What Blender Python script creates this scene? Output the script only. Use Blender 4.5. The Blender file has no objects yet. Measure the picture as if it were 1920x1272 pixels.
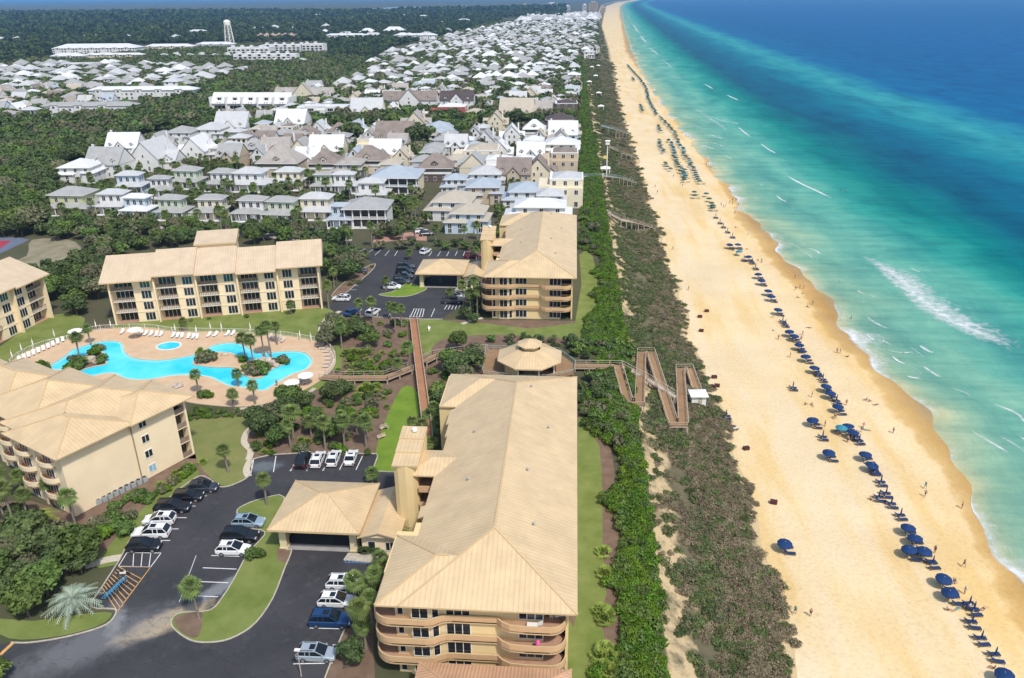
import bpy, bmesh, math, random
import numpy as np
from mathutils import Vector, Matrix
from mathutils.geometry import tessellate_polygon
SC = bpy.context.scene
COL = SC.collection
R = random.Random(7)
rad = math.radians

# ------------------------------------------------------------------ survey: camera pose and pixel -> ground point
CAM_H, FOC = 78.0, 1475.0
CX, CY, HZN, TILT = 960.0, 636.0, -9.0, -0.010
pitch = math.atan((CY - HZN) / FOC); roll = math.atan(TILT)
yaw = math.atan(127 / math.hypot(FOC, CY - HZN))
FW = np.array([-math.sin(yaw) * math.cos(pitch), math.cos(yaw) * math.cos(pitch), -math.sin(pitch)])
RT0 = np.array([math.cos(yaw), math.sin(yaw), 0.0]); DN0 = -np.cross(RT0, FW)
IX = math.cos(roll) * RT0 - math.sin(roll) * DN0
IY = math.sin(roll) * RT0 + math.cos(roll) * DN0
EYE = np.array([0, 0, CAM_H])

def P(px, py, z=0.0):
    d = FW * FOC + IX * (px - CX) + IY * (py - CY)
    k = (z - CAM_H) / d[2]
    return Vector(EYE + d * k)

def Q(x, y, z=0.0):
    v = np.array([x, y, z]) - EYE
    d = float(v @ FW)
    if d < 1: return (-9e9, -9e9)
    return (CX + FOC * float(v @ IX) / d, CY + FOC * float(v @ IY) / d)

def zat(px, py, x, y):
    """height of the point above (x,y) that the photo shows at row py"""
    lo, hi = -12.0, 70.0
    for _ in range(40):
        m = (lo + hi) / 2
        if Q(x, y, m)[1] > py: lo = m
        else: hi = m
    return (lo + hi) / 2

def pip(p, poly):
    x, y = p; c = False; n = len(poly)
    for i in range(n):
        x1, y1 = poly[i]; x2, y2 = poly[i - 1]
        if (y1 > y) != (y2 > y) and x < (x2 - x1) * (y - y1) / (y2 - y1) + x1: c = not c
    return c

def interp(tab, t):
    if t <= tab[0][0]: return tab[0][1]
    for (a, b), (c, d) in zip(tab, tab[1:]):
        if t <= c: return b + (d - b) * (t - a) / (c - a)
    return tab[-1][1]

# the four region views the photo was surveyed in
def v1(x, y): return (x / 2.814, 820 + y / 2.814)
def v2(x, y): return (420 + x / 2.586, 780 + y / 2.586)
def v3(x, y): return (1000 + x / 2.586, 780 + y / 2.586)
def v4(x, y): return (x / 3, 400 + y / 3)
def v5(x, y): return (560 + x / 3, 400 + y / 3)
def v6(x, y): return (1100 + x / 2.3415, 400 + y / 2.3415)
def v7(x, y): return (1100 + x / 2.3415, y / 2.3415)
def v8(x, y): return (1400 + x / 2.585, 780 + y / 2.585)

# ------------------------------------------------------------------ materials
def lin(c):
    c /= 255.0
    return c / 12.92 if c <= 0.04045 else ((c + 0.055) / 1.055) ** 2.4
_M = {}
def mat(name, rgb, rough=0.8, var=0.15, scale=0.6, bump=0.0, bscale=None, spec=0.3, metal=0.0, rnd=0.0, rgb2=None, detail=5.0, coat=0.0, trans=0.0):
    """rgb in linear base colour; var = brightness variation of a noise in world space; rnd = per object variation"""
    if name in _M: return _M[name]
    m = bpy.data.materials.new(name); m.use_nodes = True
    nt = m.node_tree; N = nt.nodes; L = nt.links
    b = N['Principled BSDF']
    b.inputs['Roughness'].default_value = rough; b.inputs['Specular IOR Level'].default_value = spec
    b.inputs['Metallic'].default_value = metal; b.inputs['Coat Weight'].default_value = coat
    geo = N.new('ShaderNodeNewGeometry')
    nz = N.new('ShaderNodeTexNoise'); nz.inputs['Scale'].default_value = scale; nz.inputs['Detail'].default_value = detail
    nz.inputs['Roughness'].default_value = 0.6
    L.new(geo.outputs['Position'], nz.inputs['Vector'])
    mx = N.new('ShaderNodeMix'); mx.data_type = 'RGBA'
    mr = N.new('ShaderNodeMapRange'); mr.inputs[1].default_value = 0.3; mr.inputs[2].default_value = 0.7
    L.new(nz.outputs['Fac'], mr.inputs[0]); L.new(mr.outputs[0], mx.inputs[0])
    if rgb2 is None:
        a = [min(1, c * (1 - var)) for c in rgb]; d = [min(1, c * (1 + var)) for c in rgb]
    else: a, d = rgb, rgb2
    mx.inputs[6].default_value = (*a, 1); mx.inputs[7].default_value = (*d, 1)
    out = mx.outputs[2]
    if rnd:
        oi = N.new('ShaderNodeObjectInfo'); hs = N.new('ShaderNodeHueSaturation')
        m1 = N.new('ShaderNodeMapRange'); m1.inputs[3].default_value = 1 - rnd; m1.inputs[4].default_value = 1 + rnd
        m2 = N.new('ShaderNodeMapRange'); m2.inputs[3].default_value = 0.5 - 0.07 * rnd; m2.inputs[4].default_value = 0.5 + 0.05 * rnd
        m3 = N.new('ShaderNodeMath'); m3.operation = 'FRACT'; m4 = N.new('ShaderNodeMath'); m4.operation = 'MULTIPLY'; m4.inputs[1].default_value = 17.3
        L.new(oi.outputs['Random'], m1.inputs[0]); L.new(oi.outputs['Random'], m4.inputs[0]); L.new(m4.outputs[0], m3.inputs[0])
        L.new(m3.outputs[0], m2.inputs[0]); L.new(m1.outputs[0], hs.inputs['Value']); L.new(m2.outputs[0], hs.inputs['Hue'])
        L.new(out, hs.inputs['Color']); out = hs.outputs[0]
    L.new(out, b.inputs['Base Color'])
    if bump:
        n2 = N.new('ShaderNodeTexNoise'); n2.inputs['Scale'].default_value = bscale or scale * 6; n2.inputs['Detail'].default_value = 4
        L.new(geo.outputs['Position'], n2.inputs['Vector'])
        bp = N.new('ShaderNodeBump'); bp.inputs['Strength'].default_value = bump; bp.inputs['Distance'].default_value = 0.3
        L.new(n2.outputs['Fac'], bp.inputs['Height']); L.new(bp.outputs[0], b.inputs['Normal'])
    if trans: b.inputs['Transmission Weight'].default_value = trans
    _M[name] = m
    return m

def seam_mat(name, rgb, period=0.6, var=0.06, axis=0, line=0.72, rough=0.45, rnd=0.0):
    """standing-seam or board pattern: thin darker line plus bump, along UV axis"""
    if name in _M: return _M[name]
    m = mat(name, rgb, rough=rough, var=var, scale=0.35, spec=0.35, rnd=rnd)
    nt = m.node_tree; N = nt.nodes; L = nt.links; b = N['Principled BSDF']
    src = b.inputs['Base Color'].links[0].from_socket
    uv = N.new('ShaderNodeUVMap'); sp = N.new('ShaderNodeSeparateXYZ'); L.new(uv.outputs[0], sp.inputs[0])
    dv = N.new('ShaderNodeMath'); dv.operation = 'DIVIDE'; dv.inputs[1].default_value = period; L.new(sp.outputs[axis], dv.inputs[0])
    fr = N.new('ShaderNodeMath'); fr.operation = 'FRACT'; L.new(dv.outputs[0], fr.inputs[0])
    pp = N.new('ShaderNodeMath'); pp.operation = 'PINGPONG'; pp.inputs[1].default_value = 0.5; L.new(fr.outputs[0], pp.inputs[0])
    mr = N.new('ShaderNodeMapRange'); mr.inputs[1].default_value = 0.0; mr.inputs[2].default_value = 0.22; mr.inputs[3].default_value = line; mr.inputs[4].default_value = 1.0
    L.new(pp.outputs[0], mr.inputs[0])
    mp = N.new('ShaderNodeMapping'); mp.inputs['Scale'].default_value = (1.6, .10, 1) if axis == 0 else (.3, .3, 1); L.new(uv.outputs[0], mp.inputs[0])   # rain streaks down the slope, panels faded unevenly
    sn = N.new('ShaderNodeTexNoise'); sn.inputs['Scale'].default_value = .9; sn.inputs['Detail'].default_value = 6; sn.inputs['Roughness'].default_value = .7; L.new(mp.outputs[0], sn.inputs['Vector'])
    sr = N.new('ShaderNodeMapRange'); sr.inputs[1].default_value = .30; sr.inputs[2].default_value = .62; sr.inputs[3].default_value = .93; sr.inputs[4].default_value = 1.02; L.new(sn.outputs['Fac'], sr.inputs[0])
    ms = N.new('ShaderNodeMix'); ms.data_type = 'RGBA'; ms.blend_type = 'MULTIPLY'; ms.inputs[0].default_value = 1.0; L.new(src, ms.inputs[6]); L.new(sr.outputs[0], ms.inputs[7]); src = ms.outputs[2]
    mu = N.new('ShaderNodeMix'); mu.data_type = 'RGBA'; mu.blend_type = 'MULTIPLY'; mu.inputs[0].default_value = 1.0
    L.new(src, mu.inputs[6]); L.new(mr.outputs[0], mu.inputs[7]); L.new(mu.outputs[2], b.inputs['Base Color'])
    bp = N.new('ShaderNodeBump'); bp.inputs['Strength'].default_value = 0.5; bp.inputs['Distance'].default_value = 0.06
    L.new(mr.outputs[0], bp.inputs['Height']); L.new(bp.outputs[0], b.inputs['Normal'])
    return m

def glass(name, rgb, rough=0.12):
    return mat(name, rgb, rough=rough, var=0.35, scale=0.5, spec=0.6)

def leaf_mat(name, rgb, rgb2, rnd=0.25):
    if name in _M: return _M[name]
    m = mat(name, rgb, rough=0.65, rgb2=rgb2, scale=0.9, spec=0.25, rnd=rnd)
    b = m.node_tree.nodes['Principled BSDF']
    b.inputs['Subsurface Weight'].default_value = 0.0
    return m

# ------------------------------------------------------------------ mesh builder
class MB:
    def __init__(s):
        s.v, s.f, s.m, s.u = [], [], [], []
        s.T = None
    def poly(s, pts, m=0, uv=None):
        i = len(s.v)
        for p in pts:
            p = Vector(p)
            if s.T is not None: p = s.T @ p
            s.v.append(p)
        s.f.append(tuple(range(i, i + len(pts)))); s.m.append(m)
        s.u.append(uv if uv else [(0.3, 0.3)] * len(pts))
    def slope(s, pts, m=0):
        """planar face whose first edge is the eave: UV u runs along it, v up the slope"""
        a, b = Vector(pts[0]), Vector(pts[1]); e = (b - a).normalized()
        n = Vector((0, 0, 0))
        for k in range(1, len(pts) - 1): n += (Vector(pts[k]) - a).cross(Vector(pts[k + 1]) - a)
        w = n.normalized().cross(e)
        s.poly(pts, m, [((Vector(p) - a).dot(e), (Vector(p) - a).dot(w)) for p in pts])
    def box(s, x0, x1, y0, y1, z0, z1, m=0, bottom=True):
        a, b, c, d = (x0, y0), (x1, y0), (x1, y1), (x0, y1)
        q = [a, b, c, d]
        for k in range(4):
            p, r = q[k], q[(k + 1) % 4]
            L_ = math.hypot(r[0] - p[0], r[1] - p[1])
            s.poly([(*p, z0), (*r, z0), (*r, z1), (*p, z1)], m, [(0, z0), (L_, z0), (L_, z1), (0, z1)])
        s.poly([(*p, z1) for p in q], m, [(p[0], p[1]) for p in q])
        if bottom: s.poly([(*p, z0) for p in reversed(q)], m)
    def prism(s, pts, z0, z1, m=0, cap=True, bottom=True):
        n = len(pts)
        for k in range(n):
            p, r = pts[k], pts[(k + 1) % n]
            L_ = math.hypot(r[0] - p[0], r[1] - p[1])
            s.poly([(p[0], p[1], z0), (r[0], r[1], z0), (r[0], r[1], z1), (p[0], p[1], z1)], m, [(0, z0), (L_, z0), (L_, z1), (0, z1)])
        if cap:
            tri = tessellate_polygon([[Vector((p[0], p[1], 0)) for p in pts]])
            for t in tri:
                a, b, c = [pts[i] for i in t]
                if (b[0]-a[0])*(c[1]-a[1]) - (b[1]-a[1])*(c[0]-a[0]) < 0: b, c = c, b
                s.poly([(*a[:2], z1), (*b[:2], z1), (*c[:2], z1)], m, [tuple(a[:2]), tuple(b[:2]), tuple(c[:2])])
                if bottom: s.poly([(*a[:2], z0), (*c[:2], z0), (*b[:2], z0)], m)
    def tube(s, pts, r, n=6, m=0, cap=True):
        rings = []
        rs = r if isinstance(r, (list, tuple)) else [r] * len(pts)
        pts = [Vector(p) for p in pts]
        for k, p in enumerate(pts):
            d = (pts[min(k + 1, len(pts) - 1)] - pts[max(k - 1, 0)]).normalized()
            a = d.orthogonal().normalized(); b = d.cross(a)
            rings.append([p + (a * math.cos(t) + b * math.sin(t)) * rs[k] for t in [2 * math.pi * j / n for j in range(n)]])
        for A, B in zip(rings, rings[1:]):
            for j in range(n): s.poly([A[j], A[(j + 1) % n], B[(j + 1) % n], B[j]], m)
        if cap:
            s.poly(rings[-1], m); s.poly(list(reversed(rings[0])), m)
    def bar(s, p, q, w, h, m=0):
        """rectangular bar from p to q, width w (horizontal), height h"""
        p, q = Vector(p), Vector(q); d = (q - p).normalized()
        a = Vector((-d.y, d.x, 0)); 
        if a.length < 1e-4: a = Vector((1, 0, 0))
        a.normalize(); b = d.cross(a) * -1
        if b.z < 0: b = -b
        A = [p + a * (w / 2 * i) + b * (h / 2 * j) for i, j in ((-1, -1), (1, -1), (1, 1), (-1, 1))]
        B = [x + (q - p) for x in A]
        for j in range(4): s.poly([A[j], A[(j + 1) % 4], B[(j + 1) % 4], B[j]], m)
        s.poly(A, m); s.poly(list(reversed(B)), m)
    def lathe(s, prof, n=12, m=0, at=(0, 0, 0)):
        at = Vector(at)
        for (r0, z0), (r1, z1) in zip(prof, prof[1:]):
            for j in range(n):
                a, b = 2 * math.pi * j / n, 2 * math.pi * (j + 1) / n
                q = [(r0 * math.cos(a), r0 * math.sin(a), z0), (r0 * math.cos(b), r0 * math.sin(b), z0), (r1 * math.cos(b), r1 * math.sin(b), z1), (r1 * math.cos(a), r1 * math.sin(a), z1)]
                if r0 < 1e-5: q = [q[0], q[2], q[3]]
                elif r1 < 1e-5: q = q[:3]
                s.poly([at + Vector(x) for x in q], m)
    def hip(s, x0, x1, y0, y1, z, sl, m=0, m2=None, th=0.22, soffit=True):
        m2 = m if m2 is None else m2
        w, d = x1 - x0, y1 - y0; h = min(w, d) / 2
        A, B, C_, D = (x0, y0, z), (x1, y0, z), (x1, y1, z), (x0, y1, z)
        if w >= d: E, F = (x0 + h, y0 + h, z + h * sl), (x1 - h, y0 + h, z + h * sl)
        else: E, F = (x0 + h, y0 + h, z + h * sl), (x0 + h, y1 - h, z + h * sl)
        if abs(w - d) < 1e-4:
            for q in ((A, B), (B, C_), (C_, D), (D, A)): s.slope([*q, E], m)
        elif w > d:
            s.slope([A, B, F, E], m); s.slope([B, C_, F], m); s.slope([C_, D, E, F], m); s.slope([D, A, E], m)
        else:
            s.slope([A, B, E], m); s.slope([B, C_, F, E], m); s.slope([C_, D, F], m); s.slope([D, A, E, F], m)
        q = [A, B, C_, D]
        for k in range(4):
            a, b = q[k], q[(k + 1) % 4]
            s.poly([(a[0], a[1], z - th), (b[0], b[1], z - th), b, a], m2)
        if soffit: s.poly([(p[0], p[1], z - th) for p in reversed(q)], m2)
        # ridge and hip caps
        return E, F
    def caps(s, x0, x1, y0, y1, z, sl, m=0, w=0.28):
        W, d = x1 - x0, y1 - y0; h = min(W, d) / 2
        if W >= d: E, F = (x0 + h, y0 + h, z + h * sl), (x1 - h, y0 + h, z + h * sl); ends = [((x0, y0), E), ((x0, y1), E), ((x1, y0), F), ((x1, y1), F)]
        else: E, F = (x0 + h, y0 + h, z + h * sl), (x0 + h, y1 - h, z + h * sl); ends = [((x0, y0), E), ((x1, y0), E), ((x0, y1), F), ((x1, y1), F)]
        for a, b in ends: s.bar((a[0], a[1], z + 0.03), (b[0], b[1], b[2] + 0.03), w, 0.1, m)
        if (Vector(E) - Vector(F)).length > 0.1: s.bar((E[0], E[1], E[2] + .03), (F[0], F[1], F[2] + .03), w, 0.1, m)
    def gable(s, x0, x1, y0, y1, z, sl, axis='x', m=0, mw=1, th=0.2):
        """ridge runs along axis; mw = material of gable walls"""
        if axis == 'y':
            T0 = s.T; T = Matrix(((0, -1, 0, 0), (1, 0, 0, 0), (0, 0, 1, 0), (0, 0, 0, 1)))
            s.T = T if T0 is None else T0 @ T
            s.gable(y0, y1, -x1, -x0, z, sl, 'x', m, mw, th); s.T = T0; return
        ym = (y0 + y1) / 2; h = (y1 - y0) / 2 * sl
        s.slope([(x0, y0, z), (x1, y0, z), (x1, ym, z + h), (x0, ym, z + h)], m)
        s.slope([(x1, y1, z), (x0, y1, z), (x0, ym, z + h), (x1, ym, z + h)], m)
        s.poly([(x1, y0, z - th), (x0, y0, z - th), (x0, ym, z + h - th), (x1, ym, z + h - th)], m)
        s.poly([(x0, y1, z - th), (x1, y1, z - th), (x1, ym, z + h - th), (x0, ym, z + h - th)], m)
        for x, f in ((x0, 1), (x1, -1)):
            for ya, yb, za, zb in ((y0, ym, z, z + h), (ym, y1, z + h, z)):
                s.poly([(x, ya, za - th), (x, ya, za), (x, yb, zb), (x, yb, zb - th)], m)
            g = 0.35 * f
            s.poly([(x + g, y0 + .3, z - th), (x + g, y1 - .3, z - th), (x + g, ym, z + h - th - .3 * sl)], mw)
        for y in (y0, y1): s.poly([(x0, y, z - th), (x1, y, z - th), (x1, y, z), (x0, y, z)], m)
    def build(s, name, mats, parent=None, loc=None, rz=0.0, smooth=False, link=True):
        me = bpy.data.meshes.new(name)
        me.from_pydata([tuple(p) for p in s.v], [], s.f)
        if not isinstance(mats, (list, tuple)): mats = [mats]
        for q in mats: me.materials.append(q)
        me.polygons.foreach_set('material_index', s.m)
        uv = me.uv_layers.new(name='UVMap')
        fl = [c for f in s.u for p in f for c in p]
        uv.data.foreach_set('uv', fl)
        if smooth: me.polygons.foreach_set('use_smooth', [True] * len(s.f))
        me.update()
        return put(name, me, parent, loc, rz, link)

def put(name, me, parent=None, loc=None, rz=0.0, link=True):
    o = bpy.data.objects.new(name, me)
    if link: COL.objects.link(o)
    if parent is not None: o.parent = parent
    if loc is not None: o.location = loc
    if rz: o.rotation_euler = (0, 0, rz)
    return o

def tag(o, label=None, cat=None, group=None, kind=None):
    if label: o['label'] = label
    if cat: o['category'] = cat
    if group: o['group'] = group
    if kind: o['kind'] = kind
    return o

def thing(name, label, cat, loc=(0, 0, 0), rz=0.0, group=None):
    return tag(put(name, None, None, loc, rz), label, cat, group)

KIDS = {}
def kids(o):
    return KIDS.get(o.name) or [c for c in bpy.data.objects if c.parent == o]
def remember(root):
    ch = [c for c in bpy.data.objects if c.parent == root]
    KIDS[root.name] = ch
    for c in ch: KIDS[c.name] = [d for d in bpy.data.objects if d.parent == c]
    return root
def dup(root, loc, rz=0.0, label=None, group=None, scale=None, cat=None):
    r = root.copy(); COL.objects.link(r); r.location = loc; r.rotation_euler = (0, 0, rz)
    if scale is not None: r.scale = scale if isinstance(scale, tuple) else (scale,) * 3
    if cat: r['category'] = cat
    if label: r['label'] = label
    if group: r['group'] = group
    for ch in KIDS[root.name]:
        c = ch.copy(); COL.objects.link(c); c.parent = r
        for g in KIDS.get(ch.name, ()):
            d = g.copy(); COL.objects.link(d); d.parent = c
    return r
def proto_done(root):
    """unlink a prototype from the scene after its copies exist"""
    for c in KIDS[root.name]:
        for g in KIDS.get(c.name, ()): bpy.data.objects.remove(g)
        bpy.data.objects.remove(c)
    bpy.data.objects.remove(root)

ORDN = ['first', 'second', 'third', 'fourth', 'fifth', 'sixth', 'seventh', 'eighth', 'ninth', 'tenth', 'eleventh', 'twelfth', 'thirteenth', 'fourteenth', 'fifteenth',
        'sixteenth', 'seventeenth', 'eighteenth', 'nineteenth', 'twentieth', 'twenty-first', 'twenty-second', 'twenty-third', 'twenty-fourth', 'twenty-fifth',
        'twenty-sixth', 'twenty-seventh', 'twenty-eighth', 'twenty-ninth', 'thirtieth'] + ['%s-%s' % (t, u) for t in ('thirty', 'forty', 'fifty', 'sixty') for u in ('first', 'second', 'third', 'fourth', 'fifth', 'sixth', 'seventh', 'eighth', 'ninth')]

def spline(pts, n=6, closed=True):
    pts = [Vector((*p, 0)) if len(p) == 2 else Vector(p) for p in pts]; out = []; N = len(pts)
    for i in range(N if closed else N - 1):
        a, b, c, d = (pts[(i - 1) % N], pts[i], pts[(i + 1) % N], pts[(i + 2) % N]) if closed else (pts[max(i - 1, 0)], pts[i], pts[i + 1], pts[min(i + 2, N - 1)])
        for k in range(n):
            t = k / n
            out.append(0.5 * ((2 * b) + (c - a) * t + (2 * a - 5 * b + 4 * c - d) * t * t + (3 * b - a - 3 * c + d) * t ** 3))
    if not closed: out.append(pts[-1])
    return out
def gpoly(px, z=0.0, smooth=0):
    w = [P(a, b, z) for a, b in px]
    w = [(p.x, p.y) for p in w]
    if smooth: w = [(p.x, p.y) for p in spline(w, smooth)]
    return w
def sheet(name, poly, z, m, kind='structure', label=None, th=0.0):
    mb = MB()
    a = sum(p[0] * q[1] - q[0] * p[1] for p, q in zip(poly, poly[1:] + poly[:1]))
    if a < 0: poly = poly[::-1]
    if th: mb.prism(poly, z - th, z, 0, bottom=False)
    else:
        for t in tessellate_polygon([[Vector((*p, 0)) for p in poly]]):
            q = [poly[i] for i in t]
            if (q[1][0]-q[0][0])*(q[2][1]-q[0][1]) - (q[1][1]-q[0][1])*(q[2][0]-q[0][0]) < 0: q = q[::-1]
            mb.poly([(*p, z) for p in q], 0, [tuple(p) for p in q])
    return tag(mb.build(name, m), label, None, None, kind)

# things already standing on the ground: (x, y, radius) so that plants keep clear
BUSY = []
def busy(x, y, r): BUSY.append((x, y, r))
def free(x, y, r=0.0):
    for a, b, c in BUSY:
        if (a - x) ** 2 + (b - y) ** 2 < (c + r) ** 2: return False
    return True
HAZE = 7e-5
# ------------------------------------------------------------------ coast line tables (world x as a function of distance along the shore)
SEA_Z, SAND_Z = -10.0, -9.0
def _far(px, z): 
    p = P(*px, z); return (p.y, p.x)
BLUFF = [(-200, 12.4), (74, 12.4), (103, 13.1), (136, 13.3), (236, 13.4), (494, 11.4), (1213, 9.1), (1500, 20), (2500, 50)] 
TOE = [(-200, 29), (60, 30.5), (84, 32.2), (116, 34.7), (149, 34.4), (196, 33.4), (337, 35.3), (691, 39.9), (1349, 57), (2493, 78)]
WET = [(-200, 62), (60, 66.5), (90, 70)] + [_far(p, -9.8) for p in [(1920, 1180), (1830, 1000), (1770, 870), (1690, 770), (1600, 660), (1500, 550), (1405, 430), (1330, 310), (1235, 180)]] + [(1400, 85), (2200, 122), (3750, 192)]
WATER = [(-200, 68), (60, 71), (103, 72.7), (146.6, 80.4), (190, 79.1), (252, 79.3), (343, 76.1), (537, 75.7), (871, 77.1), (1300, 90), (2151, 125), (3752, 199)]
for px in [(1163, 12), (1175, 4.5), (1200, 0.5)]: WATER.append(_far(px, SEA_Z))
fy = WATER[-3:]
for (y, x) in fy: TOE.append((y, x - 110)); BLUFF.append((y, x - 150)); WET.append((y, x - 4))
def xb(y): return interp(BLUFF, y)
def xt(y): return interp(TOE, y) + 0.8 * math.sin(y * 0.21) + 0.6 * math.sin(y * 0.083 + 1)
def xs(y): return interp(WET, y) + 0.9 * math.sin(y * 0.11) + 0.7 * math.sin(y * 0.047 + 2)
def xw(y): return interp(WATER, y) + (1.5 * math.sin(y * 0.085) + 1.0 * math.sin(y * 0.19 + 1.3) + .6 * math.sin(y * .43)) * (1 if y < 1500 else 0)
YS = list(np.arange(-120, 60, 20)) + list(np.arange(60, 420, 3)) + list(np.arange(420, 900, 8)) + list(np.arange(900, 2200, 30)) + list(np.arange(2200, 5000, 120)) + list(np.arange(5000, 14001, 600)) + [18000, 24000, 32000, 40000]
YS = [float(y) for y in YS]
def strips(name, cols, m, label):
    """cols: list of functions y -> (x, z, u)"""
    v, uvs, f = [], [], []
    n = len(cols)
    for y in YS:
        for c in cols:
            x, z, u = c(y); v.append((x, y, z)); uvs.append((u, y))
    for i in range(len(YS) - 1):
        for j in range(n - 1):
            a = i * n + j; f.append((a, a + 1, a + n + 1, a + n))
    me = bpy.data.meshes.new(name); me.from_pydata(v, [], f); me.materials.append(m)
    uv = me.uv_layers.new(name='UVMap')
    uv.data.foreach_set('uv', [c for p in me.polygons for i in p.vertices for c in uvs[i]])
    me.polygons.foreach_set('use_smooth', [True] * len(f))
    return tag(put(name, me), label, None, None, 'structure')

# ground materials
g_land = mat('ground_soil', (.105, .090, .055), .95, rgb2=(.060, .072, .028), scale=.09, bump=.3, bscale=1.2)
g_dune = mat('dune_soil', (.165, .135, .080), .95, rgb2=(.095, .090, .045), scale=.30, bump=.4, bscale=2.0)

def ramp(nt, stops, interp_='LINEAR'):
    r = nt.nodes.new('ShaderNodeValToRGB'); r.color_ramp.interpolation = interp_
    el = r.color_ramp.elements
    el[0].position, el[0].color = stops[0][0], (*stops[0][1], 1)
    el[1].position, el[1].color = stops[-1][0], (*stops[-1][1], 1)
    for p, c in stops[1:-1]:
        e = el.new(p); e.color = (*c, 1)
    return r
def S(r, g, b, k=1.0): return (lin(r) * k, lin(g) * k, lin(b) * k)

def dune_sand():
    """bare pale sand shows in a broken streak under the bluff edge, and in patches toward the beach"""
    m = g_dune; nt = m.node_tree; N, L = nt.nodes, nt.links; b = N['Principled BSDF']; src = b.inputs['Base Color'].links[0].from_socket
    uv = N.new('ShaderNodeUVMap'); sp = N.new('ShaderNodeSeparateXYZ'); L.new(uv.outputs[0], sp.inputs[0])
    band = ramp(nt, [(0, (.0,) * 3), (.06, (.52,) * 3), (.20, (.54,) * 3), (.34, (.24,) * 3), (.6, (.22,) * 3), (.86, (.34,) * 3), (.97, (.75,) * 3), (1, (1,) * 3)]); L.new(sp.outputs[0], band.inputs[0])
    nz = N.new('ShaderNodeTexNoise'); nz.inputs['Scale'].default_value = .28; nz.inputs['Detail'].default_value = 8; nz.inputs['Roughness'].default_value = .68; L.new(N['Geometry'].outputs['Position'], nz.inputs['Vector'])
    a = N.new('ShaderNodeMath'); L.new(band.outputs[0], a.inputs[0]); L.new(nz.outputs['Fac'], a.inputs[1])
    r = N.new('ShaderNodeMapRange'); r.inputs[1].default_value = .88; r.inputs[2].default_value = 1.06; L.new(a.outputs[0], r.inputs[0])
    mx = N.new('ShaderNodeMix'); mx.data_type = 'RGBA'; L.new(r.outputs[0], mx.inputs[0]); L.new(src, mx.inputs[6]); mx.inputs[7].default_value = (*S(236, 208, 160, .62), 1); L.new(mx.outputs[2], b.inputs['Base Color'])
dune_sand()
def sand_material():
    m = mat('beach_sand', S(241, 215, 170, .77), .95, rgb2=S(250, 228, 186, .81), scale=.05, bump=.25, bscale=.9, detail=8)
    nt = m.node_tree; N, L = nt.nodes, nt.links; b = N['Principled BSDF']
    src = b.inputs['Base Color'].links[0].from_socket
    uv = N.new('ShaderNodeUVMap'); sp = N.new('ShaderNodeSeparateXYZ'); L.new(uv.outputs[0], sp.inputs[0])   # u: metres to the wet line (negative = dry)
    geo = N['Geometry'] if 'Geometry' in N else N.new('ShaderNodeNewGeometry')
    nz = N.new('ShaderNodeTexNoise'); nz.inputs['Scale'].default_value = .14; nz.inputs['Detail'].default_value = 5
    L.new(geo.outputs['Position'], nz.inputs['Vector'])
    a = N.new('ShaderNodeMath'); a.operation = 'MULTIPLY_ADD'; a.inputs[1].default_value = 7.0
    L.new(nz.outputs['Fac'], a.inputs[0]); L.new(sp.outputs[0], a.inputs[2])
    mr = N.new('ShaderNodeMapRange'); mr.inputs[1].default_value = -25; mr.inputs[2].default_value = 25; L.new(a.outputs[0], mr.inputs[0])
    dry = S(246, 214, 150, .80)
    r = ramp(nt, [(0.0, (1, 1, 1)), (.44, (1, .985, .95)), (.535, (1, .93, .78)), (.560, (.82, .68, .42)), (.61, (.74, .58, .31)), (.66, (.64, .50, .28)), (.72, (.50, .46, .36)), (1, (.40, .50, .45))])
    L.new(mr.outputs[0], r.inputs[0])
    # wind and foot tracks: patches of coarser, yellower sand along the shore
    mp = N.new('ShaderNodeMapping'); mp.inputs['Scale'].default_value = (.5, .07, .5); L.new(geo.outputs['Position'], mp.inputs[0])
    n3 = N.new('ShaderNodeTexNoise'); n3.inputs['Scale'].default_value = .35; n3.inputs['Detail'].default_value = 7; L.new(mp.outputs[0], n3.inputs['Vector'])
    r3 = ramp(nt, [(.40, (1.0, 1.0, 1.02)), (.52, (1, .97, .89)), (.66, (.96, .86, .64))]); L.new(n3.outputs['Fac'], r3.inputs[0])
    mu = N.new('ShaderNodeMix'); mu.data_type = 'RGBA'; mu.blend_type = 'MULTIPLY'; mu.inputs[0].default_value = 1
    L.new(src, mu.inputs[6]); L.new(r.outputs[0], mu.inputs[7])
    m4 = N.new('ShaderNodeMix'); m4.data_type = 'RGBA'; m4.blend_type = 'MULTIPLY'; m4.inputs[0].default_value = 1
    L.new(mu.outputs[2], m4.inputs[6]); L.new(r3.outputs[0], m4.inputs[7]); fp = N.new('ShaderNodeTexNoise'); fp.inputs['Scale'].default_value = 1.5; fp.inputs['Detail'].default_value = 9; fp.inputs['Roughness'].default_value = .8; L.new(geo.outputs['Position'], fp.inputs['Vector'])
    rf_ = ramp(nt, [(.36, (.86, .82, .76)), (.50, (1, 1, 1)), (.66, (1.04, 1.03, 1.0))]); L.new(fp.outputs['Fac'], rf_.inputs[0])      # trodden by many feet
    m5 = N.new('ShaderNodeMix'); m5.data_type = 'RGBA'; m5.blend_type = 'MULTIPLY'; m5.inputs[0].default_value = 1; L.new(m4.outputs[2], m5.inputs[6]); L.new(rf_.outputs[0], m5.inputs[7]); L.new(m5.outputs[2], b.inputs['Base Color'])
    rr = N.new('ShaderNodeMapRange'); rr.inputs[1].default_value = .54; rr.inputs[2].default_value = .60; rr.inputs[3].default_value = .95; rr.inputs[4].default_value = .45
    L.new(mr.outputs[0], rr.inputs[0]); L.new(rr.outputs[0], b.inputs['Roughness'])
    return m

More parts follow.
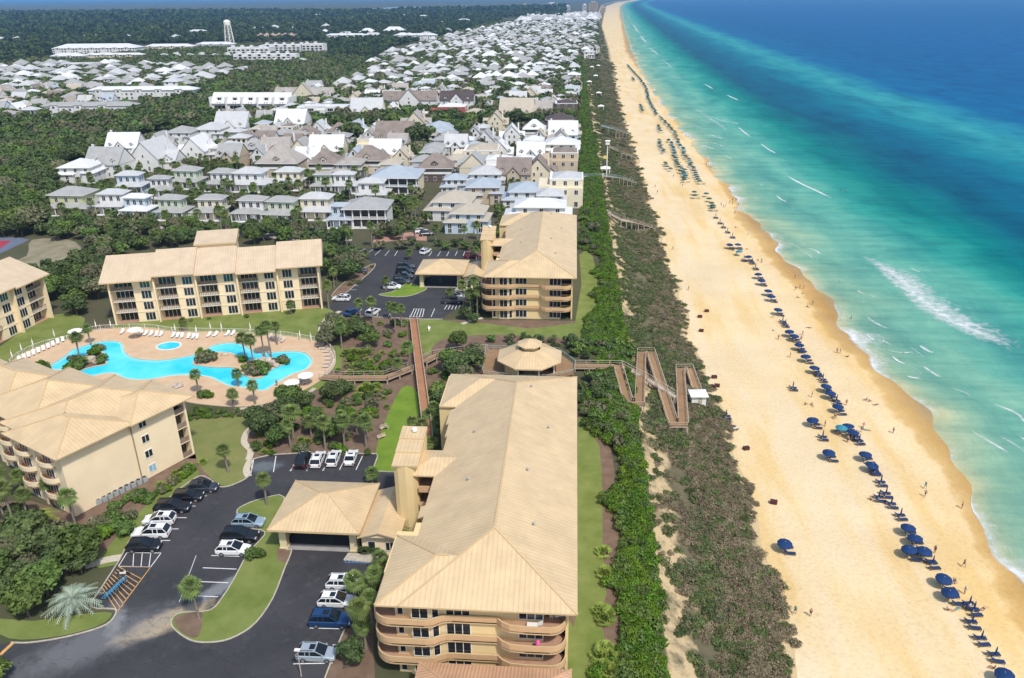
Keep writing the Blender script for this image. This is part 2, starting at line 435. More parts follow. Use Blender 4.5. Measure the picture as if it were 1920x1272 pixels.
def sea_material():
    m = bpy.data.materials.new('sea_water'); m.use_nodes = True
    nt = m.node_tree; N, L = nt.nodes, nt.links; b = N['Principled BSDF']
    uv = N.new('ShaderNodeUVMap'); sp = N.new('ShaderNodeSeparateXYZ'); L.new(uv.outputs[0], sp.inputs[0])
    mp = N.new('ShaderNodeMapping'); mp.inputs['Scale'].default_value = (1, .30, 1); L.new(uv.outputs[0], mp.inputs[0])
    n1 = N.new('ShaderNodeTexNoise'); n1.inputs['Scale'].default_value = .022; n1.inputs['Detail'].default_value = 5; n1.inputs['Roughness'].default_value = .55
    L.new(mp.outputs[0], n1.inputs['Vector'])
    # the bands wander by up to +-28 m, less close to the shore
    k = N.new('ShaderNodeMapRange'); k.inputs[1].default_value = 0; k.inputs[2].default_value = 120; k.inputs[3].default_value = 8; k.inputs[4].default_value = 62; L.new(sp.outputs[0], k.inputs[0])
    c = N.new('ShaderNodeMath'); c.operation = 'SUBTRACT'; c.inputs[1].default_value = .5; L.new(n1.outputs['Fac'], c.inputs[0])
    a = N.new('ShaderNodeMath'); a.operation = 'MULTIPLY'; L.new(c.outputs[0], a.inputs[0]); L.new(k.outputs[0], a.inputs[1])
    d = N.new('ShaderNodeMath'); d.operation = 'ADD'; L.new(a.outputs[0], d.inputs[0]); L.new(sp.outputs[0], d.inputs[1])
    mr = N.new('ShaderNodeMapRange'); mr.inputs[1].default_value = 0; mr.inputs[2].default_value = 600; L.new(d.outputs[0], mr.inputs[0])
    q = .78
    near = ramp(nt, [(0, S(196, 200, 158, q)), (5/600, S(150, 190, 160, q)), (16/600, S(120, 182, 160, q)), (34/600, S(104, 182, 164, q)), (55/600, S(54, 162, 150, q)), (75/600, S(8, 134, 132, q)),
                 (98/600, S(2, 96, 122, q)), (130/600, S(2, 102, 134, q)), (165/600, S(10, 128, 150, q)), (196/600, S(50, 160, 168, q)), (214/600, S(38, 148, 166, q)), (245/600, S(0, 108, 158, q)), (330/600, S(0, 98, 152, q)), (1, S(0, 99, 158, q))])
    L.new(mr.outputs[0], near.inputs[0])
    # broad sand and weed mottling
    n2 = N.new('ShaderNodeTexNoise'); n2.inputs['Scale'].default_value = .06; n2.inputs['Detail'].default_value = 6; L.new(mp.outputs[0], n2.inputs['Vector'])
    r2 = ramp(nt, [(.30, (.60, .72, .80)), (.50, (1.0, .96, .95)), (.70, (1.55, 1.12, 1.04))]); L.new(n2.outputs['Fac'], r2.inputs[0])
    mp3 = N.new('ShaderNodeMapping'); mp3.inputs['Scale'].default_value = (.26, 1, 1); L.new(uv.outputs[0], mp3.inputs[0])
    n3 = N.new('ShaderNodeTexNoise'); n3.inputs['Scale'].default_value = .15; n3.inputs['Detail'].default_value = 8; n3.inputs['Roughness'].default_value = .7; L.new(mp3.outputs[0], n3.inputs['Vector'])
    r4 = ramp(nt, [(.34, (.70, .80, .84)), (.52, (1, 1, 1)), (.70, (1.30, 1.16, 1.12))]); L.new(n3.outputs['Fac'], r4.inputs[0])  # light and dark of the ripples, painted into the water colour as streaks
    mu = N.new('ShaderNodeMix'); mu.data_type = 'RGBA'; mu.blend_type = 'MULTIPLY'; mu.inputs[0].default_value = 1
    L.new(near.outputs[0], mu.inputs[6]); L.new(r2.outputs[0], mu.inputs[7]); m6 = N.new('ShaderNodeMix'); m6.data_type = 'RGBA'; m6.blend_type = 'MULTIPLY'; m6.inputs[0].default_value = 1; L.new(mu.outputs[2], m6.inputs[6]); L.new(r4.outputs[0], m6.inputs[7]); L.new(m6.outputs[2], b.inputs['Base Color'])
    b.inputs['Roughness'].default_value = .45; b.inputs['Specular IOR Level'].default_value = .02; b.inputs['IOR'].default_value = 1.33
    # wind ripples and swell
    geo = N.new('ShaderNodeNewGeometry'); m2 = N.new('ShaderNodeMapping'); m2.inputs['Scale'].default_value = (1, .4, 1); L.new(geo.outputs['Position'], m2.inputs[0])
    w = N.new('ShaderNodeTexNoise'); w.inputs['Scale'].default_value = .55; w.inputs['Detail'].default_value = 5; L.new(m2.outputs[0], w.inputs['Vector'])
    bp = N.new('ShaderNodeBump'); bp.inputs['Strength'].default_value = .32; bp.inputs['Distance'].default_value = .9; L.new(w.outputs['Fac'], bp.inputs['Height']); L.new(bp.outputs[0], b.inputs['Normal'])
    return m

strips('ground', [lambda y: (-36000, 0, 0), lambda y: (-12000, 0, 0), lambda y: (-3000, 0, 0), lambda y: (-600, 0, 0), lambda y: (-100, 0, 0), lambda y: (-20, 0, 0), lambda y: (xb(y), 0, 0)], g_land, 'dark soil and undergrowth of the land behind the dune')
def dune_col(t):
    def f(y):
        a, b = xb(y), xt(y)
        x = a + (b - a + 1.2) * t
        z = -9.25 * (t ** .8) + (.7 * math.sin(y * .17 + 9 * t) + .5 * math.sin(y * .41 + 4 * t)) * math.sin(math.pi * min(1, t)) * .8
        return (x, 0 if t == 0 else z, t)
    return f
strips('dune', [dune_col(t / 10) for t in range(11)], g_dune, 'scrubby bluff sloping from the lawns to the beach')
def dune_z(x, y):
    a, b = xb(y), xt(y); t = max(0, min(1, (x - a) / (b - a + 1.2)))
    return dune_col(t)(y)[1]
def beach_z(x, y):
    a, b = xt(y), xw(y)
    return -9.0 - max(0, (x - a) / (b - a))
def bcol(t):
    def f(y):
        a, b = xt(y) - 3.0, xw(y)
        x = a + (b - a) * t; return (x, -8.95 - 1.05 * t if t <= 1 else -10 - (x - b) * .05, x - xs(y))
    return f
strips('beach', [bcol(t) for t in (0, .1, .2, .35, .5, .65, .75, .8, .85, .9, .95, 1.0, 1.06, 1.12, 1.3, 1.7)], sand_material(), 'wide golden sand beach with a darker wet edge')
def scol(d): return lambda y: (xw(y) + d, SEA_Z + (0.05 if d > 6 else 0.0), d)
strips('sea', [scol(d) for d in (-3, 0, 3, 7, 12, 20, 30, 42, 55, 70, 85, 100, 120, 145, 170, 190, 205, 220, 240, 270, 330, 430, 600, 1200, 4000, 12000, 36000)], sea_material(), 'banded turquoise to deep blue sea')

# ------------------------------------------------------------------ foam: lace of bubbles lying on the water, real thin sheets with holes
def foam_material():
    m = bpy.data.materials.new('sea_foam'); m.use_nodes = True
    nt = m.node_tree; N, L = nt.nodes, nt.links; b = N['Principled BSDF']; out = N['Material Output']
    b.inputs['Base Color'].default_value = (.80, .82, .80, 1); b.inputs['Roughness'].default_value = .8
    uv = N.new('ShaderNodeUVMap'); sp = N.new('ShaderNodeSeparateXYZ'); L.new(uv.outputs[0], sp.inputs[0])   # v: density 0..1
    geo = N.new('ShaderNodeNewGeometry')
    nz = N.new('ShaderNodeTexNoise'); nz.inputs['Scale'].default_value = .42; nz.inputs['Detail'].default_value = 9; nz.inputs['Roughness'].default_value = .74; L.new(geo.outputs['Position'], nz.inputs['Vector'])
    a = N.new('ShaderNodeMath'); a.operation = 'MULTIPLY_ADD'; a.inputs[1].default_value = 1.0; L.new(sp.outputs[1], a.inputs[0]); L.new(nz.outputs['Fac'], a.inputs[2])
    mr = N.new('ShaderNodeMapRange'); mr.inputs[1].default_value = .80; mr.inputs[2].default_value = 1.25; mr.inputs[4].default_value = .88; L.new(a.outputs[0], mr.inputs[0])
    L.new(mr.outputs[0], b.inputs['Alpha'])
    return m
FOAM = foam_material()
fm = MB()
def foam_strip(px, widths, dens, lift=.06):
    """polyline in the photo laid on the water, width to either side in metres (sea side, land side)"""
    pts = [P(a, b, SEA_Z) for a, b in px]; pts = spline(pts, 5, False); n = len(pts)
    rows = []
    for i, p in enumerate(pts):
        t = i / (n - 1); d = (pts[min(i + 1, n - 1)] - pts[max(i - 1, 0)]).normalized(); nrm = Vector((-d.y, d.x, 0))
        if nrm.x < 0: nrm = -nrm
        e = min(1, 4 * t, 4 * (1 - t)) ** .5
        ws = interp(widths[0], t); wl = interp(widths[1], t)
        rows.append([(p + nrm * ws, 0), (p + nrm * ws * .35, .55 * dens * e), (p, dens * e), (p - nrm * wl * .4, .72 * dens * e), (p - nrm * wl, 0)])
    for A, B in zip(rows, rows[1:]):
        for j in range(4):
            q = [A[j], A[j + 1], B[j + 1], B[j]]
            fm.poly([(x.x, x.y, SEA_Z + .05 + lift) for x, _ in q], 0, [(0, w) for _, w in q])
foam_strip([(1600, 474), (1640, 492), (1680, 520), (1720, 556), (1765, 590), (1820, 618), (1880, 642), (1960, 668)], ([(0, 4), (.3, 20), (.6, 20), (1, 12)], [(0, 2), (.3, 7), (1, 8)]), .60)
foam_strip([(1640, 494), (1690, 522), (1740, 560), (1800, 600), (1900, 640)], ([(0, 20), (1, 18)], [(0, 10), (1, 10)]), .42, .03)
for px, w, dn in [([(1472, 328), (1500, 344), (1530, 358), (1562, 374)], 3, .8), ([(1424, 268), (1440, 280), (1458, 290)], 2.4, .8), ([(1383, 238), (1395, 248), (1408, 258)], 3, .75),
                  ([(1454, 366), (1464, 374), (1476, 380)], 1.8, .8), ([(1622, 626), (1632, 634), (1642, 640)], 1.2, .85), ([(1658, 656), (1690, 662), (1720, 660)], 1.5, .62), ([(1672, 668), (1684, 678), (1700, 684)], 1.4, .85),
                  ([(1700, 706), (1712, 709), (1726, 710)], 1.1, .9), ([(1362, 178), (1374, 184), (1386, 189)], 3.5, .8), ([(1320, 158), (1328, 162), (1338, 168)], 3.5, .8),
                  ([(1290, 195), (1320, 215), (1350, 235), (1370, 250)], 10, .45), ([(1300, 210), (1340, 222), (1376, 232)], 9, .42), ([(1218, 90), (1228, 98), (1236, 104)], 8, .62), ([(1200, 66), (1206, 74), (1214, 82)], 12, .6),
                  ([(1186, 44), (1192, 54), (1200, 64)], 18, .55), ([(1240, 112), (1252, 120), (1262, 130)], 7, .5), ([(1250, 136), (1270, 146), (1290, 152)], 7, .42), ([(1570, 520), (1600, 540)], 2, .45)]:
    foam_strip(px, ([(0, w * .6), (1, w * .6)], [(0, w * .4), (1, w * .4)]), dn)
FR = random.Random(5)
for _ in range(46):                                                    # small broken crests over the inner bar
    y0 = FR.uniform(90, 300) if FR.random() < .35 else FR.uniform(250, 1300); dd = FR.choice((FR.uniform(5, 14), FR.uniform(8, 22), FR.uniform(22, 46))); ln = FR.uniform(3, 12) * (1 if y0 < 400 else 2)
    a = [Q(xw(y0) + dd + FR.uniform(-1, 1) + .15 * k * ln, y0 - k * ln * .5, SEA_Z) for k in (-1, 0, 1)]; q = FR.uniform(.7, 1.6) * (1 if y0 < 400 else 1.8)
    foam_strip(a, ([(0, q), (1, q * 1.2)], [(0, q * .5), (1, q * .5)]), FR.uniform(.42, .7), FR.uniform(.02, .05))
# swash line along the whole beach
prev = None
yy = 60.0
while yy < 1600:
    st = .9 if yy < 300 else 3 if yy < 700 else 12
    w = (1.0 + .8 * math.sin(yy * .13) + .6 * math.sin(yy * .037)) + .5
    dn = .45 + .16 * math.sin(yy * .071) + .12 * math.sin(yy * .31)
    x = xw(yy); row = [(x - .8 * w, 0), (x, max(0.05, dn)), (x + 1.2 * w, .72 * max(0, dn)), (x + 5.0 * w + 2.5, 0)]
    if prev:
        for j in range(3):
            fm.poly([(prev[0][j][0], prev[1], SEA_Z + .09 + .02 * (j == 0)), (prev[0][j + 1][0], prev[1], SEA_Z + .09), (row[j + 1][0], yy, SEA_Z + .09), (row[j][0], yy, SEA_Z + .09 + .02 * (j == 0))], 0,
                    [(0, prev[0][j][1]), (0, prev[0][j + 1][1]), (0, row[j + 1][1]), (0, row[j][1])])
    prev = (row, yy); yy += st
tag(fm.build('sea_foam', FOAM), 'white broken surf lying on the shallow water', None, None, 'stuff')
# a bay behind the far woods
lake = [P(*p, 0) for p in [(640, 24), (670, 19), (720, 15), (770, 13), (820, 15), (850, 19), (800, 21), (720, 22), (660, 24)]]
sheet('lake', [(p.x, p.y) for p in spline(lake, 4)], .6, mat('lake_water', S(150, 175, 200, .7), .4, var=.1, scale=.002), label='pale bay lying beyond the far woods')
# ------------------------------------------------------------------ paving, lawns and beds of the resort (flat sheets on the ground, each a few mm above the last)
lawn_m = mat('lawn_grass', (.120, .165, .028), .9, rgb2=(.215, .245, .070), scale=.22, bump=.25, bscale=6, detail=8)
lawn_dry = mat('dry_lawn', (.235, .225, .080), .9, rgb2=(.150, .180, .045), scale=.22, bump=.25, bscale=6, detail=7)
lawn_lush = mat('lush_lawn', (.120, .205, .018), .9, rgb2=(.190, .275, .030), scale=.3, bump=.25, bscale=6)
mulch_m = mat('pine_mulch', (.150, .092, .060), .95, rgb2=(.235, .160, .112), scale=.5, bump=.5, bscale=8, detail=8)
dirt_m = mat('sandy_dirt', (.33, .27, .19), .95, rgb2=(.19, .18, .10), scale=.25, bump=.4, bscale=5)
kerb_m = mat('kerb_concrete', (.46, .41, .33), .85, var=.2, scale=2)
walk_m = mat('path_concrete', (.55, .48, .37), .85, var=.12, scale=2)
deck_m = mat('pool_deck_paving', S(240, 208, 172, .74), .85, rgb2=S(230, 192, 152, .72), scale=.35, bump=.1, bscale=3)
brick_m = mat('brick_street', (.42, .24, .18), .9, var=.2, scale=.8)
line_m = mat('painted_line', (.72, .71, .68), .7, var=.12, scale=2)
line_o = mat('orange_paint', (.62, .33, .10), .7, var=.2, scale=2)
line_b = mat('blue_paint', (.07, .20, .42), .7, var=.2, scale=2)

def asphalt_mat():
    m = mat('asphalt', (.036, .036, .040), .85, rgb2=(.062, .060, .064), scale=.10, bump=.12, bscale=14, detail=9)
    nt = m.node_tree; N, L = nt.nodes, nt.links; b = N['Principled BSDF']; src = b.inputs['Base Color'].links[0].from_socket
    geo = N['Geometry']
    # washed-out sand tracked over the corner of the drive
    ends = [P(250, 1180), P(380, 1140)]
    def blob(cx, cy, ang, lx, ly, lo, hi, nscale, namp):
        mp = N.new('ShaderNodeMapping'); mp.vector_type = 'TEXTURE'; mp.inputs['Location'].default_value = (cx, cy, 0); mp.inputs['Rotation'].default_value = (0, 0, ang); mp.inputs['Scale'].default_value = (lx, ly, 1)
        L.new(geo.outputs['Position'], mp.inputs[0])
        ln = N.new('ShaderNodeVectorMath'); ln.operation = 'LENGTH'; L.new(mp.outputs[0], ln.inputs[0])
        nz = N.new('ShaderNodeTexNoise'); nz.inputs['Scale'].default_value = nscale; nz.inputs['Detail'].default_value = 7; nz.inputs['Roughness'].default_value = .65; L.new(geo.outputs['Position'], nz.inputs['Vector'])
        a = N.new('ShaderNodeMath'); a.operation = 'MULTIPLY_ADD'; a.inputs[1].default_value = namp; L.new(nz.outputs['Fac'], a.inputs[0]); L.new(ln.outputs['Value'], a.inputs[2])
        r = N.new('ShaderNodeMapRange'); r.inputs[1].default_value = hi; r.inputs[2].default_value = lo; r.interpolation_type = 'SMOOTHSTEP'; L.new(a.outputs[0], r.inputs[0]); return r.outputs[0]
    def over(fac, col, k):
        nonlocal src
        sc = N.new('ShaderNodeMath'); sc.operation = 'MULTIPLY'; sc.inputs[1].default_value = k; L.new(fac, sc.inputs[0])
        mx = N.new('ShaderNodeMix'); mx.data_type = 'RGBA'; L.new(sc.outputs[0], mx.inputs[0]); L.new(src, mx.inputs[6]); mx.inputs[7].default_value = (*col, 1); src = mx.outputs[2]
    a, c = P(215, 1205), P(400, 1130)
    ang = math.atan2(c.y - a.y, c.x - a.x); mid = (a + c) / 2
    over(blob(mid.x, mid.y, ang, (c - a).length * .62, 2.5, .95, 1.55, .5, 1.0), S(196, 176, 142, .8), .9)
    g = P(190, 1200); over(blob(g.x, g.y, ang, 13, 4.2, .9, 1.8, .45, 1.2), S(140, 140, 142, .8), .5)
    g = P(215, 1160); over(blob(g.x, g.y, ang + 1.3, 5, 1.8, .9, 1.6, .9, 1.2), S(160, 160, 160, .8), .55)
    g = P(410, 1105); over(blob(g.x, g.y, .9, 5.5, 1.8, .9, 1.6, .9, 1.2), S(165, 170, 172, .8), .55)
    g = P(495, 875); over(blob(g.x, g.y, .2, 4, 2.5, .9, 1.6, .9, 1.2), S(140, 150, 156, .8), .5)
    # sealed cracks and darker patched areas
    vo = N.new('ShaderNodeTexVoronoi'); vo.feature = 'DISTANCE_TO_EDGE'; vo.inputs['Scale'].default_value = .16
    wn = N.new('ShaderNodeTexNoise'); wn.inputs['Scale'].default_value = .5; wn.inputs['Detail'].default_value = 5; L.new(geo.outputs['Position'], wn.inputs['Vector'])
    wv = N.new('ShaderNodeVectorMath'); wv.operation = 'MULTIPLY_ADD'; wv.inputs[1].default_value = (5, 5, 5); L.new(wn.outputs['Color'], wv.inputs[0]); L.new(geo.outputs['Position'], wv.inputs[2]); L.new(wv.outputs[0], vo.inputs['Vector'])
    cr = N.new('ShaderNodeMapRange'); cr.inputs[1].default_value = .012; cr.inputs[2].default_value = .004; L.new(vo.outputs['Distance'], cr.inputs[0]); over(cr.outputs[0], (.018, .018, .020), .42)
    on = N.new('ShaderNodeTexNoise'); on.inputs['Scale'].default_value = .42; on.inputs['Detail'].default_value = 7; on.inputs['Roughness'].default_value = .7; L.new(geo.outputs['Position'], on.inputs['Vector'])
    orr = N.new('ShaderNodeMapRange'); orr.inputs[1].default_value = .56; orr.inputs[2].default_value = .72; L.new(on.outputs['Fac'], orr.inputs[0]); over(orr.outputs[0], (.105, .103, .100), .55)
    L.new(src, b.inputs['Base Color']); return m
ASPH = asphalt_mat()

# resort base bed, then asphalt
sheet('mulch_bed', gpoly([(330, 800), (470, 770), (560, 735), (600, 700), (620, 600), (700, 590), (800, 600), (905, 600), (1078, 602), (1110, 620), (1105, 640), (930, 660), (900, 710), (830, 720), (790, 800), (740, 890), (690, 860), (550, 852), (460, 862), (340, 860)]), .010, mulch_m, label='brown pine straw beds between the buildings')
sheet('mulch_bed', gpoly([(60, 940), (145, 968), (366, 852), (400, 875), (395, 900), (240, 1040), (180, 1060), (0, 1110), (0, 940)]), .010, mulch_m, label='brown bed along the foot of the west building')
sheet('mulch_bed', gpoly([(590, 1340), (609, 1272), (644, 1186), (668, 1140), (690, 1085), (702, 1043), (745, 1005), (720, 1100), (700, 1180), (705, 1340)]), .010, mulch_m, label='brown bed with palms along the west side of the near building')
lot = [(-60, 1215), (21, 1205.6), (53, 1206), (107, 1198.5), (160, 1186), (199, 1172), (215, 1156), (215, 1143), (170.6, 1138), (192, 1101), (224, 1051), (249, 1005), (295, 957), (330.5, 923), (359, 902), (376.7, 893), (394.5, 900), (408.7, 912.4), (426, 913), (448, 905), (465.5, 894.6), (472, 880), (472, 863), (509, 853.5), (551, 851), (706, 851.5), (708, 857), (700, 878.6), (708, 884.4), (742, 886), (742, 1020), (702, 1043), (690, 1085), (668, 1140), (644, 1186), (609.5, 1272), (590, 1330), (-200, 1330)]
LOT = gpoly(lot)
sheet('parking_lot', LOT, .025, ASPH, label='dark asphalt car park in front of the near building')
far_lot = [(665, 466), (872, 470), (905, 480), (905, 520), (880, 560), (828, 599), (795, 599), (635, 592), (615, 577), (640, 540), (690, 505), (698, 492), (672, 475)]
sheet('parking_lot', gpoly(far_lot), .025, ASPH, label='dark asphalt car park beside the far beachfront building')

def kerb(name, px, w=.18, h=.14, closed=True, smooth=3, z=.03):
    pts = [P(a, b, 0) for a, b in px]; pts = spline(pts, smooth, closed) if smooth else pts
    mb = MB(); n = len(pts); rng = n if closed else n - 1
    nr = []
    for i in range(n):
        a = pts[(i - 1) % n] if closed or i else pts[i]; c = pts[(i + 1) % n] if closed or i < n - 1 else pts[i]
        d = (c - a).normalized(); nr.append(Vector((-d.y, d.x, 0)) * w / 2)
    for i in range(rng):
        j = (i + 1) % n; A, B, na, nb = pts[i], pts[j], nr[i], nr[j]; Z = Vector((0, 0, h))
        q = [A - na, B - nb, B + nb, A + na]
        mb.poly([x + Z for x in q]); mb.poly([q[0], q[1], q[1] + Z, q[0] + Z]); mb.poly([q[2], q[3], q[3] + Z, q[2] + Z])
    return tag(mb.build(name, kerb_m), None, None, None, 'structure')
isl = [(547, 1033), (533, 1069), (512, 1122), (480, 1168), (444, 1193), (409, 1204), (366, 1204), (337.6, 1189.6), (321.6, 1172), (327, 1156), (348, 1149), (394.5, 1145), (419, 1118.5), (441, 1083), (465.5, 1037), (483, 1019), (497, 998), (462, 988), (444, 962), (458, 948), (494, 935.5), (533, 933), (523, 1000), (535, 1030)]
sheet('lawn', gpoly(isl, smooth=3), .10, lawn_m, th=.1, label='green grass island with pale kerb in the near car park')
kerb('kerb', isl)
sheet('mulch_bed', gpoly([(327, 1168), (331, 1158), (350, 1152), (380, 1150), (372, 1195), (345, 1190)], smooth=3), .112, mulch_m, label='mulch at the tip of the grass island')
sheet('mulch_bed', gpoly([(520, 1030), (536, 1030), (544, 1036), (536, 1056), (522, 1050)], smooth=3), .112, mulch_m, label='mulch patch by the canopy post')
kerb('kerb', lot[1:24], closed=False, smooth=3)
kerb('kerb', lot[23:31], closed=False, smooth=0)
kerb('kerb', lot[31:37], closed=False, smooth=3)
fi = [(710, 553), (735, 557), (765, 556), (790, 548), (800, 541), (783, 536), (765, 532), (752, 538), (735, 548)]
sheet('lawn', gpoly(fi, smooth=3), .10, lawn_lush, th=.1, label='small green island with kerb in the far car park')
kerb('kerb', fi)
f2 = [(703, 495), (698, 507), (672, 530), (640, 556), (622, 556), (640, 535), (680, 505)]
sheet('lawn', gpoly(f2, smooth=2), .08, mulch_m, th=.08, label='narrow planting strip in the far car park')
kerb('kerb', f2)
kerb('kerb', [(640, 592), (795, 599), (830, 599)], closed=False, smooth=0)

# lawns
def lawn(px, m, z, label, smooth=3): return sheet('lawn', gpoly(px, smooth=smooth), z, m, label=label)
lawn([(1083, 790), (1096, 797), (1104, 809), (1124, 838), (1129.5, 935), (1129.5, 1027), (1137, 1116), (1120, 1150), (1133, 1190), (1127, 1272), (1124, 1340), (1060, 1340), (1066, 1160), (1083, 1147)], lawn_m, .02, 'long green lawn between the near building and the dune', 2)
lawn([(1083, 775), (1102, 795), (1124, 812), (1146, 840), (1156, 935), (1160, 1027), (1166, 1116), (1168, 1190), (1168, 1290), (1060, 1300), (1083, 1000)], mulch_m, .012, 'brown mulch edging between lawn and dune shrubs', 2)
lawn([(786, 598), (830, 601), (905, 606), (1078, 606), (1086, 478), (1112, 482), (1122, 560), (1120, 614), (1092, 634), (1010, 632), (930, 628), (850, 632), (815, 645), (806, 664), (793, 660)], lawn_m, .02, 'green lawn at the foot of the far beachfront building', 2)
lawn([(753, 728), (780, 732), (788, 770), (772, 800), (744, 850), (726, 880), (704, 882), (702, 860), (718, 800)], lawn_lush, .02, 'bright green lawn strip beside the red footbridge')
lawn([(218, 606), (340, 596), (600, 577), (628, 588), (606, 612), (598, 640), (560, 640), (500, 634), (400, 628), (300, 618), (225, 622)], lawn_m, .02, 'green lawn between the pool and the long apartment building', 2)
lawn([(-20, 665), (92, 592), (150, 592), (158, 606), (130, 632), (40, 668), (-20, 690)], lawn_m, .02, 'green lawn west of the pool', 2)
lawn([(350, 790), (400, 786), (466, 775), (468, 800), (455, 830), (470, 860), (464, 893), (448, 905), (420, 912), (396, 898), (372, 870), (366, 850)], lawn_dry, .02, 'patchy lawn between the west building and the car park', 2)
lawn([(245, 1010), (330, 925), (374, 892), (362, 880), (320, 905), (262, 960), (236, 985), (200, 1030), (170, 1060), (215, 1060)], lawn_m, .03, 'grass verge behind the row of parked cars', 2)
lawn([(0, 1190), (40, 1200), (107, 1194), (160, 1182), (196, 1168), (210, 1150), (170, 1150), (60, 1165), (-10, 1160)], lawn_m, .03, 'grass strip at the corner of the drive', 2)
lawn([(600, 690), (640, 690), (640, 640), (625, 650)], lawn_m, .022, 'grass beside the pool terrace', 2)
lawn([(560, 740), (600, 730), (620, 712), (600, 700), (585, 722)], lawn_m, .022, 'grass south of the pool terrace', 2)
lawn([(700, 878), (708, 884), (742, 887), (735, 870)], lawn_lush, .021, 'grass corner behind the entrance canopy', 0)
sheet('sandy_yard', gpoly([(0, 500), (50, 480), (60, 450), (130, 450), (155, 470), (150, 495), (60, 505)], smooth=3), .02, dirt_m, label='pale sandy yard by the tennis court')
sheet('road', gpoly([(-20, 500), (90, 500), (215, 490), (215, 498), (90, 510), (-20, 512)]), .03, mat('old_asphalt', (.10, .10, .10), .9), label='narrow access road behind the long apartment building')
sheet('road', gpoly([(700, 442), (770, 436), (800, 442), (800, 452), (760, 450), (700, 456)]), .03, brick_m, label='brick paved street in front of the cottages')
sheet('road', gpoly([(300, 425), (560, 440), (660, 445), (660, 452), (540, 450), (300, 434)]), .03, mat('pale_lane', (.42, .37, .31), .9), label='pale lane in front of the cottage row')

# footpaths
def path(px, w, m, label, z=.035):
    pts = spline([P(a, b, 0) for a, b in px], 5, False); mb = MB(); n = len(pts); L_, R_ = [], []
    for i, p in enumerate(pts):
        d = (pts[min(i + 1, n - 1)] - pts[max(i - 1, 0)]).normalized(); nn = Vector((-d.y, d.x, 0)) * w / 2
        L_.append((p + nn)); R_.append((p - nn))
    for i in range(n - 1): mb.poly([(L_[i + 1].x, L_[i + 1].y, z), (L_[i].x, L_[i].y, z), (R_[i].x, R_[i].y, z), (R_[i + 1].x, R_[i + 1].y, z)])
    return tag(mb.build('path', m), label, None, None, 'structure')
path([(638, 584), (615, 596), (603, 612), (600, 628), (594, 638)], 1.3, walk_m, 'curved concrete path from the car park to the pool')
path([(466, 862), (470, 845), (458, 830), (462, 812), (475, 800), (490, 795)], 1.2, walk_m, 'winding concrete path through the planting beds')
path([(466, 894), (462, 880), (470, 862)], 1.2, walk_m, 'concrete path beside the near car park')
path([(160, 1062), (200, 1050), (226, 1046)], 1.6, walk_m, 'short concrete path from the car park into the trees')
path([(85, 1002), (120, 998), (160, 994)], 1.1, walk_m, 'concrete strip at the foot of the west building')
path([(866, 608), (890, 600), (905, 597)], 1.2, walk_m, 'short path beside the far beachfront building')
path([(590, 728), (575, 738), (520, 758), (440, 768)], 1.0, kerb_m, 'concrete edge below the pool terrace')

# painted markings
mk = MB()
def stripe(a, b, w=.14, m=0, z=.034):
    a, b = P(*a), P(*b); d = (b - a).normalized(); n = Vector((-d.y, d.x, 0)) * w / 2
    mk.poly([(a - n).to_tuple()[:2] + (z,), (b - n).to_tuple()[:2] + (z,), (b + n).to_tuple()[:2] + (z,), (a + n).to_tuple()[:2] + (z,)], m)
for a, b in [((905, 425), (985, 426)), ((900, 485), (942, 485)), ((845, 546), (898, 546)), ((995, 366), (1032, 364)), ((1060, 314), (1092, 310)), ((1115, 625), (1290, 631)), ((1070, 690), (1248, 697)), ((1030, 762), (1205, 769)), ((975, 836), (1150, 843)), ((1635, 1008), (1800, 1012)), ((1548, 1197), (1755, 1193)), ((1755, 1097), (1790, 1097)),
             ((1530, 180), (1560, 135)), ((1617, 180), (1650, 130)), ((1702, 178), (1730, 130)), ((1325, 190), (1338, 120)), ((1443, 185), (1456, 100))]:
    stripe(v1(*a), v1(*b), .15)
for a, b in [((325, 267), (352, 205)), ((403, 267), (432, 205)), ((482, 265), (510, 205)), ((560, 262), (592, 200)), ((640, 262), (672, 195))]: stripe(v2(*a), v2(*b), .15)
A, B, C_, D = (670, 610), (850, 612), (795, 686), (625, 682)          # white hatched bay
for a, b in ((A, B), (B, C_), (C_, D), (D, A)): stripe(v1(*a), v1(*b), .13)
for t in (.2, .45, .7):
    stripe(v1(A[0] + (B[0] - A[0]) * t, 611), v1(D[0] + (C_[0] - D[0]) * min(1, t + .25), 684), .11)
a0, a1, b0, b1 = (625, 684), (545, 790), (795, 686), (620, 920)        # orange hatched bay
stripe(v1(*b0), v1(*b1), .14, 1); stripe(v1(*a0), v1(600, 905), .10, 1) if False else None
for t in np.linspace(0.0, .92, 9):
    p = (a0[0] + (b0[0] - a0[0]) * 0 + (a1[0] - a0[0]) * t * 1.15, a0[1] + (a1[1] - a0[1]) * t * 1.15)
    q = (b0[0] + (b1[0] - b0[0]) * min(1, t * .80 + .27), b0[1] + (b1[1] - b0[1]) * min(1, t * .80 + .27)); stripe(v1(*p), v1(*q), .12, 1)
stripe(v1(625, 684), v1(795, 687), .12, 1)
stripe(v1(0, 1150), v1(70, 1085), .5, 1)
for t in range(8):                                                     # blue hatching by the entrance canopy
    x = 590 + t * 19; stripe(v2(x + 10, 684), v2(x - 4, 711), .22, 2)
stripe(v2(590, 712), v2(728, 716), .13, 2); stripe(v2(600, 683), v2(732, 680), .13, 2)
stripe(v1(970, 800), v1(1035, 625), .08); stripe(v1(945, 870), v1(975, 800), .08)
